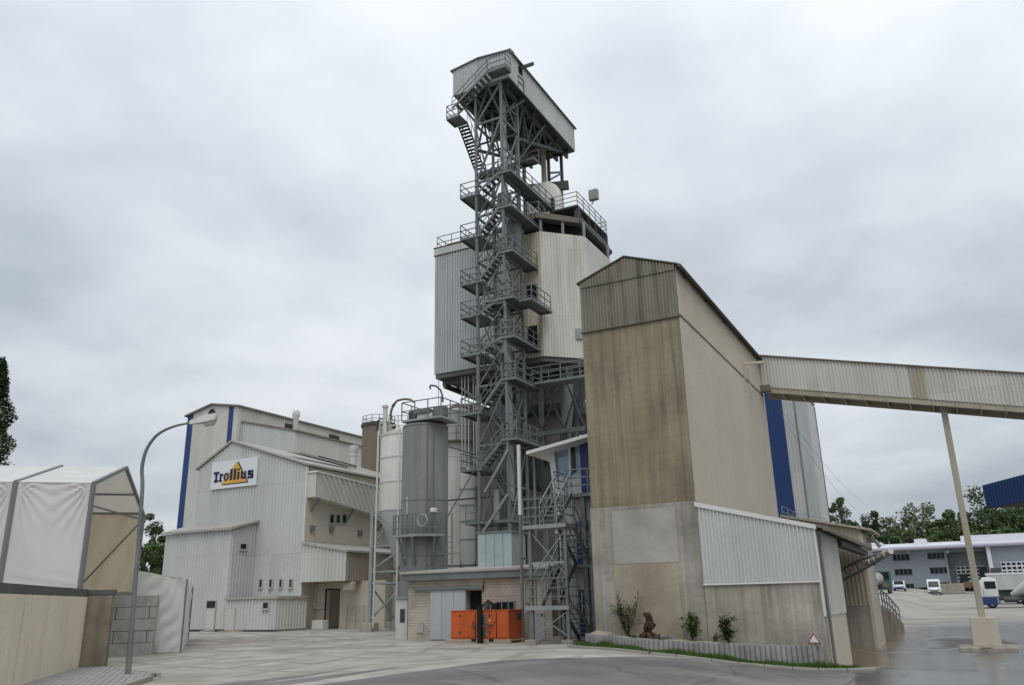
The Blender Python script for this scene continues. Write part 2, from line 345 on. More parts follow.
# ================================================================ GROUND
def ground_material():
    m = bpy.data.materials.new('yard_ground'); m.use_nodes = True; t = m.node_tree; n = t.nodes; L = t.links.new; b = n['Principled BSDF']
    g = n.new('ShaderNodeNewGeometry'); sp = n.new('ShaderNodeSeparateXYZ'); L(g.outputs['Position'], sp.inputs[0])
    def noise(sc, det=5, vs=(1, 1, 1), dist=0):
        mp = n.new('ShaderNodeMapping'); mp.inputs['Scale'].default_value = vs; L(g.outputs['Position'], mp.inputs[0])
        x = n.new('ShaderNodeTexNoise'); x.inputs['Scale'].default_value = sc; x.inputs['Detail'].default_value = det; x.inputs['Distortion'].default_value = dist
        L(mp.outputs[0], x.inputs['Vector']); return x.outputs[0]
    def mr(f, a, bb, lo=0., hi=1., smooth=True):
        x = n.new('ShaderNodeMapRange'); x.interpolation_type = 'SMOOTHSTEP' if smooth else 'LINEAR'; L(f, x.inputs[0])
        for i, v in enumerate((a, bb, lo, hi)): x.inputs[i+1].default_value = v
        return x.outputs[0]
    def mt(op, a, bb):
        x = n.new('ShaderNodeMath'); x.operation = op
        for i, v in enumerate((a, bb)):
            if isinstance(v, (int, float)): x.inputs[i].default_value = v
            else: L(v, x.inputs[i])
        return x.outputs[0]
    def mix(f, a, bb):
        x = n.new('ShaderNodeMix'); x.data_type = 'RGBA'; L(f, x.inputs[0])
        for i, v in ((6, a), (7, bb)):
            if isinstance(v, tuple): x.inputs[i].default_value = (*v, 1)
            else: L(v, x.inputs[i])
        return x.outputs[2]
    dusty = mix(mr(noise(.5, 6), .35, .65), (.29, .275, .24), (.39, .372, .335))
    dusty = mix(mr(noise(.23, 10, (1, 1, 1), .3), .5, .66, 0, .6), dusty, (.195, .18, .155))
    dusty = mix(mr(noise(1.1, 12, (1, 1, 1), .4), .54, .7, 0, .28), dusty, (.17, .158, .135))
    brown = mt('MULTIPLY', mr(sp.outputs[0], -44, -36, 0, 1), mt('MULTIPLY', mr(sp.outputs[0], -33, -27, 1, 0), mt('MULTIPLY', mr(sp.outputs[1], 22, 26, 0, 1), mr(sp.outputs[1], 36, 40, 1, 0))))
    dusty = mix(mt('MULTIPLY', brown, mr(noise(.6, 8), .35, .6, 0, .9)), dusty, (.19, .155, .12))
    dusty = mix(mr(noise(.55, 12, (1, 1, 1), .5), .55, .68, 0, .7), dusty, (.46, .44, .405))
    dusty = mix(mr(noise(7, 10), .5, .8, 0, .25), dusty, (.15, .14, .12)); dusty = mix(mr(noise(14, 6), .58, .72, 0, .25), dusty, (.50, .48, .44))
    def rings(cx_, cy_, sc_, lo, hi):
        mp = n.new('ShaderNodeMapping'); mp.inputs['Location'].default_value = (-cx_, -cy_, 0); L(g.outputs['Position'], mp.inputs[0])
        wv = n.new('ShaderNodeTexWave'); wv.wave_type = 'RINGS'; wv.rings_direction = 'Z'; wv.inputs['Scale'].default_value = sc_; wv.inputs['Distortion'].default_value = 1.2; wv.inputs['Detail'].default_value = 2; wv.inputs['Detail Scale'].default_value = .12
        L(mp.outputs[0], wv.inputs['Vector']); return mr(wv.outputs[0], lo, hi)
    tyre = mt('MULTIPLY', mt('MAXIMUM', rings(-60, 8, .16, .9, .97), rings(-12, 60, .13, .92, .98)), mr(noise(.35, 4), .4, .6, 0, .55))
    dusty = mix(tyre, dusty, (.17, .16, .14))
    asph = mix(mr(noise(.6, 6), .3, .7), (.09, .09, .092), (.135, .133, .13))
    asph = mix(mr(noise(18, 3), .45, .75, 0, .35), asph, (.17, .165, .155))
    # right-hand yard (x > about -5): asphalt, wet, with pale mud washed in
    edge = mt('ADD', sp.outputs[0], mt('MULTIPLY', noise(.25, 4), 5.))
    right = mr(edge, -4.5, -2.0)
    mud = mix(mr(noise(.22, 10, (1.2, .8, 1), .4), .56, .7, 0, .6), asph, (.24, .225, .195))
    nearwall = mt('MULTIPLY', mr(sp.outputs[0], -3.9, -1.2, 1, 0), mr(sp.outputs[1], 27, 33, 0, 1))
    mud = mix(mt('MULTIPLY', nearwall, mr(noise(.8, 5), .3, .55)), mud, (.22, .17, .105))
    far = mr(sp.outputs[1], 60, 80)
    mud = mix(far, mud, mix(mr(noise(.12, 6, (1, 1, 1), .4), .4, .6), (.34, .32, .285), (.27, .25, .225)))
    col = mix(right, dusty, mud); L(col, b.inputs['Base Color'])
    wet = mt('MULTIPLY', right, mt('MULTIPLY', mr(noise(.16, 5, (1.4, .7, 1), .7), .24, .5), mr(sp.outputs[1], 62, 80, 1, 0)))
    rg = mr(wet, 0, 1, .88, .2); L(rg, b.inputs['Roughness']); b.inputs['Specular IOR Level'].default_value = .4
    bp = n.new('ShaderNodeBump'); bp.inputs['Distance'].default_value = .012; L(mr(wet, 0, 1, .7, .1), bp.inputs['Strength']); L(noise(9, 6), bp.inputs['Height']); L(bp.outputs[0], b.inputs['Normal'])
    return m
def grid(name, xs, ys, zf, m):
    vs = [(x, y, zf(x, y)) for y in ys for x in xs]; nx = len(xs); fs = []
    for j in range(len(ys)-1):
        for i in range(nx-1): fs.append((j*nx+i, j*nx+i+1, (j+1)*nx+i+1, (j+1)*nx+i))
    b = MB(); b.add(vs, fs); return b.build(name, m, smooth=True)
xs = sorted(set([-1500, -600, -300, -150, -100]+list(np.arange(-80, -16, 4))+list(np.arange(-16, 12, .6))+list(np.arange(12, 100, 6))+[150, 300, 700, 1500]))
ys = sorted(set([-300, -100, -40, -15]+list(np.arange(0, 26, 3))+list(np.arange(26, 36, .6))+list(np.arange(36, 160, 4))+[200, 300, 500, 900, 2000]))
struct(grid('ground', xs, ys, gz, ground_material()))

# asphalt road that sweeps through the foreground
def road_mat():
    m = bpy.data.materials.new('road_asphalt'); m.use_nodes = True; t = m.node_tree; n = t.nodes; L = t.links.new; b = n['Principled BSDF']
    g = n.new('ShaderNodeNewGeometry')
    def noise(sc, det=5, vs=(1, 1, 1)):
        mp = n.new('ShaderNodeMapping'); mp.inputs['Scale'].default_value = vs; L(g.outputs['Position'], mp.inputs[0])
        x = n.new('ShaderNodeTexNoise'); x.inputs['Scale'].default_value = sc; x.inputs['Detail'].default_value = det; L(mp.outputs[0], x.inputs['Vector']); return x.outputs[0]
    def ramp(f, a, c1, bb, c2):
        x = n.new('ShaderNodeValToRGB'); L(f, x.inputs[0]); e_ = x.color_ramp.elements; e_[0].position = a; e_[0].color = (*c1, 1); e_[1].position = bb; e_[1].color = (*c2, 1); return x.outputs[0]
    mxx = n.new('ShaderNodeMix'); mxx.data_type = 'RGBA'; mxx.blend_type = 'MULTIPLY'; mxx.inputs[0].default_value = 1
    L(ramp(noise(.35, 6), .3, (.105, .104, .10), .7, (.165, .162, .152)), mxx.inputs[6]); L(ramp(noise(22, 3), .3, (.8, .8, .8), .7, (1.2, 1.2, 1.18)), mxx.inputs[7])
    vo = n.new('ShaderNodeTexVoronoi'); vo.feature = 'DISTANCE_TO_EDGE'; vo.inputs['Scale'].default_value = .22
    mpv = n.new('ShaderNodeMapping'); L(g.outputs['Position'], mpv.inputs[0]); nv = n.new('ShaderNodeTexNoise'); nv.inputs['Scale'].default_value = .7; nv.inputs['Detail'].default_value = 6; L(g.outputs['Position'], nv.inputs['Vector'])
    va = n.new('ShaderNodeVectorMath'); va.operation = 'MULTIPLY_ADD'; L(nv.outputs[1], va.inputs[0]); va.inputs[1].default_value = (1.6, 1.6, 0); L(mpv.outputs[0], va.inputs[2]); L(va.outputs[0], vo.inputs['Vector'])
    ck = n.new('ShaderNodeMapRange'); L(vo.outputs['Distance'], ck.inputs[0]); ck.inputs[1].default_value = .0; ck.inputs[2].default_value = .012; ck.inputs[3].default_value = .55; ck.inputs[4].default_value = 1
    s5 = n.new('ShaderNodeVectorMath'); s5.operation = 'SCALE'; L(mxx.outputs[2], s5.inputs[0]); L(ck.outputs[0], s5.inputs[3])
    md = n.new('ShaderNodeMix'); md.data_type = 'RGBA'; L(s5.outputs[0], md.inputs[6]); md.inputs[7].default_value = (.30, .285, .255, 1); fr_ = n.new('ShaderNodeMapRange'); L(noise(.5, 9), fr_.inputs[0]); fr_.inputs[1].default_value = .5; fr_.inputs[2].default_value = .75; fr_.inputs[4].default_value = .55; L(fr_.outputs[0], md.inputs[0])
    L(md.outputs[2], b.inputs['Base Color'])
    rr = n.new('ShaderNodeMapRange'); L(noise(.3, 4), rr.inputs[0]); rr.inputs[1].default_value = .4; rr.inputs[2].default_value = .65; rr.inputs[3].default_value = .8; rr.inputs[4].default_value = .38
    L(rr.outputs[0], b.inputs['Roughness'])
    bp = n.new('ShaderNodeBump'); bp.inputs['Strength'].default_value = .5; bp.inputs['Distance'].default_value = .01; L(noise(40, 3), bp.inputs['Height']); L(bp.outputs[0], b.inputs['Normal'])
    return m
m_road = road_mat()
# far edge of the asphalt, traced on the ground from the photograph
edge_px = [(60, 720), (150, 697), (230, 683), (300, 675), (360, 669), (420, 664.5), (500, 660.5), (580, 658), (640, 656.5), (700, 660), (760, 665), (830, 671.5), (858, 675)]
edge = []
for px, py in edge_px:
    z = 0
    for _ in range(6): q = PZ(px, py, z); z = gz(q[0], q[1])
    edge.append((q[0], q[1]))
ex = [p[0] for p in edge]; order = np.argsort(ex); ex = np.array(ex)[order]; ey = np.array([p[1] for p in edge])[order]
rx = np.linspace(ex[0], ex[-1], 50); b = MB(); rows = 14
near = lambda x: -25+0*x
vs = []; fs = []
for x in rx:
    yt = float(np.interp(x, ex, ey))+random.uniform(-.12, .12)
    for j in range(rows):
        y = yt+(near(x)-yt)*(j/(rows-1))**1.5; vs.append((x, y, gz(x, y)+.006))
for i in range(len(rx)-1):
    for j in range(rows-1): fs.append((i*rows+j, (i+1)*rows+j, (i+1)*rows+j+1, i*rows+j+1))
b.add(vs, fs); struct(b.build('road', m_road, smooth=True))

# ================================================================ CONCRETE SILO (right of centre)
SX0, SX1, SY0, SY1 = -11.5, -7.63, 28.1, 43.1
def silo():
    t = thing('concrete_silo_building', 'tall narrow brown concrete silo building with a corrugated gable top', 'silo', (-9.6, 35, gz(-9.6, 35)))
    MB().box(SX0, SX1, SY0, SY1, -1.2, 11.62).build('concrete_wall', m_conc, t)
    # smooth rendered right-hand side
    MB().box(SX1+.001, SX1+.025, SY0+.02, SY1-.01, -.8, 11.6).build('rendered_side', m_render, t)
    # base course, a hair proud of the shaft
    MB().box(SX0-.03, SX1+.03, SY0-.035, SY0+.3, -1, 4.82).build('base_course', m_conc_low, t)
    MB().box(-10.69, -8.36, SY0-.047, SY0-.02, 2.82, 4.66).build('render_patch', m_patch, t)['label'] = 'smooth light grey repair patch'
    MB().box(-10.74, -8.42, SY0-.043, SY0-.02, .1, 2.80).build('render_patch', m_patch2, t)['label'] = 'rough pinkish repair patch'
    # formwork joints: faint horizontal ridges
    rx_, ez, rz = -9.57, 13.62, 14.33
    W = SX1-SX0; rs = rx_-SX0
    ztop = lambda s_: ez+(rz-ez)*(s_/rs if s_ < rs else (W-s_)/(W-rs))-.03
    core = MB(); core.prism([(SX0+.03, SY0+.04, 11.6), (SX1-.03, SY0+.04, 11.6), (SX1-.03, SY0+.04, ez-.06), (rx_, SY0+.04, rz-.06), (SX0+.03, SY0+.04, ez-.06)], (0, SY1-SY0-.1, 0))
    core.build('upper_storey', m_eternit_clean, t)
    MB().sheet((SX0, SY0-.02), (SX1, SY0-.02), 11.56, 13.46, .125, .035).build('cladding', m_eternit, t)
    MB().sheet((SX0, SY0-.06), (SX1, SY0-.06), 13.4, ztop, .125, .035, brk=(rs,)).build('gable_cladding', m_eternit, t)
    MB().box(SX0-.04, SX1+.04, SY0-.07, SY0-.01, 11.53, 11.57).build('drip_edge', m_roof_brown, t)
    MB().sheet((SX1+.01, SY0), (SX1+.01, SY1), 11.66, ez, .125, .02).build('side_cladding', m_eternit_clean, t)
    MB().box(SX1, SX1+.05, SY0, SY1, 11.58, 11.66).build('drip_edge', m_roofdark, t)
    # roof: two slopes with an overhang
    o = .1
    def slope(xa, za, xb, zb):
        q = MB(); q.prism([(xa, SY0-.12, za), (xb, SY0-.12, zb), (xb, SY0-.12, zb+.06), (xa, SY0-.12, za+.06)], (0, SY1-SY0+.25, 0)); return q
    kl = (rz-ez)/rs; kr = (rz-ez)/(W-rs)
    slope(SX0-o, ez-kl*o, rx_, rz).build('roof_slope', m_roof_brown, t); slope(rx_+.001, rz, SX1+o+.06, ez-kr*(o+.06)).build('roof_slope', m_roof_brown, t)
    g = MB(); g.tube([(SX1+o+.12, SY0-.15, ez-.12), (SX1+o+.12, SY1+.1, ez-.12)], .075, 8); g.build('gutter', m_roof_brown, t)
    for k in range(5):
        y = SY0+1+3.1*k; MB().box(SX1+.03, SX1+.24, y, y+.06, ez-.2, ez-.13).build('gutter_bracket', m_roof_brown, t)
    # arm and winch bracket beside the conveyor, cables below
    a = MB(); p = PX(742, 366, SX1); a.bar(p+(0, 0, .1), p+np.array([.95, .4, .15]), .12, .12); MB().bar(p+(.05, 0, .3), p+(.05, 0, -1.2), .08).build('hoist_rail', m_render, t); MB().bar(p+(.05, 1.2, .1), p+(.05, 1.2, -1.3), .06).build('hoist_rail', m_render, t)
    a.build('hoist_arm', m_render, t)
    return t
silo()

# ================================================================ LOADING SHED beside the silo
def shed():
    t = thing('loading_shed', 'open loading shed with white ribbed wall over stained concrete beside the silo', 'shed', (-5.7, 36, gz(-5.7, 36)))
    x0, x1, y0 = SX1+.04, -3.9, SY0+.0
    MB().box(x0, x1, y0, y0+.3, -1.4, 2.07).build('concrete_wall', m_conc_ext, t)
    zt = lambda s_: 4.62+(3.66-4.62)*s_/(x1-x0)
    MB().prism([(x0, y0+.03, 2.08), (x1-.01, y0+.03, 2.08), (x1-.01, y0+.03, 3.62), (x0, y0+.03, 4.58)], (0, .2, 0)).build('wall_core', m_white, t)
    MB().sheet((x0, y0-.01), (x1, y0-.01), 2.1, zt, .12, .04).build('cladding', m_white, t)
    MB().box(x0, x1+.02, y0-.07, y0+.0, 2.02, 2.09).build('drip_edge', m_trim, t)
    MB().prism([(x0-.06, y0-.09, 4.62), (x1+.1, y0-.09, 3.64), (x1+.1, y0-.09, 3.78), (x0-.06, y0-.09, 4.78)], (0, .09, 0)).build('verge_flashing', m_trim, t)
    # right end wall
    MB().box(x1-.25, x1+.0, y0+.301, 33.6, -1.6, 1.0).build('concrete_wall', m_render, t)
    MB().box(x1-.2, x1+.0, y0+.301, 33.55, 1.0, 3.6).build('wall_core', m_sheetB, t)
    MB().sheet((x1+.012, y0), (x1+.012, 33.6), 1.0, 3.66, .12, .03).build('cladding', m_sheetB, t)
    MB().box(x1, x1+.05, y0-.04, y0+.16, 1.0, 3.64).build('corner_flashing', m_trim, t)
    d = MB(); d.tube([(x1+.15, y0+.2, 3.62), (x1+.12, y0+.3, 3.35), (x1+.1, y0+.35, 3.1), (x1+.1, y0+.35, gz(x1, y0)-.05)], .05, 8); d.build('downpipe', m_galv, t)
    # mono-pitch roof
    MB().prism([(x0, y0+.001, 4.66), (-3.62, y0+.001, 3.67), (-3.62, y0+.001, 3.76), (x0, y0+.001, 4.75)], (0, 15.6, 0)).build('roof', m_roofdark, t)
    MB().box(-3.62, -3.5, y0+.05, y0+15.7, 3.6, 3.74).build('gutter', m_roofdark, t)
    for k in range(3): MB().bar((x0, 35.2+3*k, 4.5), (-3.75, 35.2+3*k, 3.52), .14, .2).build('rafter', m_dark, t)
    MB().box(-3.98, -3.72, 33.7, 43.9, 3.36, 3.6).build('eaves_beam', m_dark, t)
    # taller rear bay
    MB().box(x0, -4.0, 44., 48.4, -1.6, 1.05).build('concrete_wall', m_conc_ext, t)
    MB().prism([(x0, 44.05, 1.05), (-3.92, 44.05, 1.05), (-3.92, 44.05, 4.55), (x0, 44.05, 5.35)], (0, 4.3, 0)).build('wall_core', m_tan, t)
    zb = lambda s_: 5.42+(4.62-5.42)*s_/(-3.9-x0)
    MB().sheet((x0, 44.03), (-3.9, 44.03), 1.07, zb, .19, .04).build('cladding', m_tan, t)
    MB().box(-4.0, -3.86, 44.02, 48.3, -1.5, 4.4).build('rendered_side', m_render, t)
    MB().prism([(x0, 43.8, 5.44), (-3.4, 43.8, 4.52), (-3.4, 43.8, 4.62), (x0, 43.8, 5.55)], (0, 4.8, 0)).build('roof', m_tan, t)
    MB().box(x0, x0+.3, 28.5, 44, -1.4, 4.5).build('inner_wall', m_conc_ext, t)
    p = PX(866, 541, -3.86); l = MB(); l.tube([(-3.9, p[1]+.6, p[2]+.1), (-3.45, p[1]+.6, p[2]), (-3.3, p[1]+.6, p[2]-.3)], .1, 8); l.build('wall_lamp', m_galvL, t)
    return t
shed()
def boom():
    a, c = PX(842, 579, -4.6), PX(890, 553.5, -3.0)
    a = PY(842, 576, 41.); c = PY(889, 552, 38.5)
    t = thing('loading_boom', 'pipe-frame loading boom jutting from the shed opening with pale ribbed nozzle', 'loading boom', (a[0], a[1], gz(a[0], a[1])))
    d = c-a; up = np.array([0, 0, .28]); st = a-d*.55
    MB().tube([st+up*.9, a+d*.5+up*.9, c], .07, 8).build('upper_tube', m_galvL, t); MB().tube([st-up*.9, a+d*.55-up*.6, c-up*.3], .055, 8).build('lower_tube', m_galvL, t)
    for k in range(5):
        q = st+d*(.1+.25*k); MB().bar(q+up*.9, q+d*.15-up*.85, .05).build('web_bar', m_galv, t)
    for k in range(5):
        q = a+d*(.58+.1*k); MB().tube([q, q+d*.055], [.10+.03*(k % 2), .145-.02*(k % 3)], 10).build('nozzle_ring', m_siloW, t)
    MB().rod(a+d*.5, c, .085, 10).build('nozzle', m_tan, t)
    MB().bar(st+up, (st[0], st[1], 4.2), .1).build('hanger', m_galv, t)
boom()

# ramp wall with railing beyond the shed
def ramp():
    t = thing('ramp_wall', 'low muddy concrete ramp wall with a railing beyond the loading shed', 'wall', (-3.9, 53, gz(-3.9, 53)))
    pts = [(-3.9, 48.42, 1.05), (-3.9, 52, .85), (-3.82, 56, .45), (-3.72, 58.6, .0), (-3.6, 59.8, -.3)]
    for a, c in zip(pts[:-1], pts[1:]):
        MB().prism([(a[0]-.3, a[1], -1.6), (a[0], a[1], -1.6), (a[0], a[1], a[2]), (a[0]-.3, a[1], a[2])], (c[0]-a[0], c[1]-a[1], 0)).build('wall_section', m_conc_ext, t) if False else None
        q = MB(); q.add([(a[0]-.3, a[1], -1.6), (a[0], a[1], -1.6), (a[0], a[1], a[2]), (a[0]-.3, a[1], a[2]), (c[0]-.3, c[1], -1.6), (c[0], c[1], -1.6), (c[0], c[1], c[2]), (c[0]-.3, c[1], c[2])],
              [(0,1,2,3),(4,5,6,7),(0,1,5,4),(1,2,6,5),(2,3,7,6),(3,0,4,7)]); q.build('wall_section', m_pillar, t)
    MB().railing([(p[0]-.15, p[1], p[2]-.05) for p in pts[1:]], 1.0, .03, 1.4).build('railing', m_galv, t)
ramp()

# ================================================================ CONVEYOR BRIDGE
CY0, CY1 = 42.8, 44.8
bA, bB = PY(757, 386.4, CY0), PY(1024, 406.5, CY0); tA, tB = PY(757, 356, CY0), PY(1024, 374, CY0)
def conveyor():
    t = thing('conveyor_bridge', 'white ribbed enclosed conveyor bridge sloping off the silo to the right', 'conveyor', (0, 43.8, gz(0, 43.8)))
    xs_, xe = SX1+.03, 16.
    zb = lambda x: bA[2]+(bB[2]-bA[2])*(x-bA[0])/(bB[0]-bA[0]); zt = lambda x: tA[2]+(tB[2]-tA[2])*(x-tA[0])/(tB[0]-tA[0])
    xa, xb = PY(913, 400, CY0)[0], PY(929, 400, CY0)[0]
    MB().prism([(xs_, CY0+.04, zb(xs_)), (xe, CY0+.04, zb(xe)), (xe, CY0+.04, zt(xe)-.05), (xs_, CY0+.04, zt(xs_)-.05)], (0, CY1-CY0-.08, 0)).build('housing', m_sheetB, t)
    for a, c, m in ((xs_, xa, m_whiteC), (xa, xb, m_tan), (xb, xe, m_whiteC)):
        MB().sheet((a, CY0), (c, CY0), lambda s_, a=a: zb(a+s_), lambda s_, a=a: zt(a+s_), .16, .045).build('cladding', m, t)
    MB().prism([(xs_, CY0-.12, zt(xs_)), (xe, CY0-.12, zt(xe)), (xe, CY0-.12, zt(xe)+.06), (xs_, CY0-.12, zt(xs_)+.06)], (0, CY1-CY0+.24, 0)).build('roof', m_roofdark, t)
    for yy in (CY0+.02, CY1-.2):
        MB().prism([(xs_, yy, zb(xs_)-.27), (xe, yy, zb(xe)-.27), (xe, yy, zb(xe)-.003), (xs_, yy, zb(xs_)-.003)], (0, .12, 0)).build('girder', m_tan, t)
    x = xs_+.9
    while x < xe-.5:
        MB().box(x, x+.07, CY0+.145, CY1-.205, zb(x)-.28, zb(x)-.06).build('cross_beam', m_tan, t)
        MB().box(x, x+.05, CY0-.03, CY0+.018, zb(x)-.3, zb(x)-.03).build('stiffener', m_tan, t); x += .98
    MB().box(SX1-.05, SX1+.5, CY0-.35, CY0+.0, zb(SX1)-.35, zb(SX1)-.02).build('bearing_bracket', m_roofdark, t)
conveyor()
def conv_support():
    yb = 43.5; top = PY(942.7, 404.5, yb); px = top[0]; g = gz(px, yb); zb = zat(px, yb, 617)
    t = thing('conveyor_support', 'slim beige conveyor support post on a concrete plinth in the wet yard', 'support post', (px, yb, g))
    MB().box(px-.135, px+.135, yb-.15, yb+.15, zb-.1, top[2]+.1).build('post', m_tan, t, bevel=.03)
    MB().box(px-.3, px+.3, yb-.4, yb+.5, top[2]-.05, top[2]+.06).build('head_plate', m_roofdark, t)
    q = MB(); q.add([(px+sx*(.56 if k == 0 else .5), yb+sy*(.56 if k == 0 else .5), z) for k, z in enumerate((g+.12, zb)) for sx, sy in ((-1,-1),(1,-1),(1,1),(-1,1))], [(0,1,2,3),(4,5,6,7),(0,1,5,4),(1,2,6,5),(2,3,7,6),(3,0,4,7)])
    q.build('plinth', m_render, t, bevel=.03)
    MB().box(px-1.1, px+1.1, yb-1.4, yb+1.2, g-.3, g+.16).build('base_slab', m_conc_ext, t, bevel=.04)
    q = MB(); n_ = 14
    for k in range(70):
        a = random.uniform(3.3, 6.1); r_ = random.uniform(.55, 1.15); s_ = random.uniform(.05, .16); cx_, cy_ = px+r_*math.cos(a)*.9, yb-.25+r_*math.sin(a)*.8
        q.lathe(cx_, cy_, [(s_*2, g+.155), (s_*1.2, g+.16+s_*.22), (.02, g+.16+s_*.42)], 7)
    o = q.build('spilled_grit', m_dusty, t, smooth=True); o['kind'] = 'stuff'
conv_support()
for k, (a, c) in enumerate((((762, 386), (868, 507)), ((764, 393), (862, 515)))):
    p, q = PX(*a, SX1+.1), PY(*c, 120); mid = (p+q)/2-np.array([0, 0, .8])
    tag(MB().tube([p, (p+mid)/2+np.array([0, 0, -.1]), mid, (q+mid)/2+np.array([0, 0, -.1]), q], .01, 5).build('overhead_cable', m_galv), ('upper' if k == 0 else 'lower')+' of the two thin overhead cables running from the silo corner to the trees', 'cable', 'overhead cables')

# ================================================================ TALL HALL behind the silo
def tall_hall():
    y = 66.; xl = PY(577.5, 420, y)[0]; x1 = PY(792.5, 395, y)[0]; zt = PY(790, 377, y)[2]
    t = thing('tall_hall', 'tall white ribbed hall with blue corner stripes behind the concrete silo', 'hall', ((xl+x1)/2, y+5, gz((xl+x1)/2, y)))
    MB().box(xl+.05, x1-.06, y+.05, y+12, -1, zt-.1).build('wall_core', m_white, t)
    ba, bb = PY(764, 394, y)[0], PY(780.8, 394, y)[0]; ca = PY(587, 420, y)[0]
    for a, c, m in ((xl, ca, m_blue), (ca, ba, m_sheetL), (ba, bb, m_blue), (bb, x1, m_sheetL)):
        MB().sheet((a, y), (c, y), -.8, zt, .25, .04).build('cladding', m, t)
    y3 = PX(804.7, 396, x1)[1]; y4 = PX(812.5, 397, x1)[1]
    MB().box(x1-3, x1-.06, y+12.01, max(y4, y+12.5), -1, zt-.1).build('wall_core', m_white, t)
    MB().sheet((x1, y+.1), (x1, y3), -.8, zt-.1, .25, .05).build('side_cladding', m_sheetg, t); MB().sheet((x1, y3), (x1, y4), -.8, zt-.1, .25, .03).build('side_cladding', m_sheetL, t)
    MB().box(x1-.02, x1+.08, y-.06, y+.1, -.8, zt).build('corner_flashing', m_galv, t); MB().box(x1-.02, x1+.08, y4-.02, y4+.08, -.8, zt-.1).build('corner_flashing', m_blue, t)
    x2 = x1; f = 1.
    MB().box(xl-.1, x2*f+.1, y-.1, y+12.2, zt, zt+.25).build('roof', m_roofmetal, t)
tall_hall()
tag(MB().railing([PX(783, 517, -6.2), PX(783, 517, -6.2)+np.array([0, 4, 0]), PX(783, 517, -6.2)+np.array([1.2, 4, -.3])], .45, .012, 1.3).build('guard_railing', m_galvL), 'short grey guard railing on the loading shed roof', 'railing')

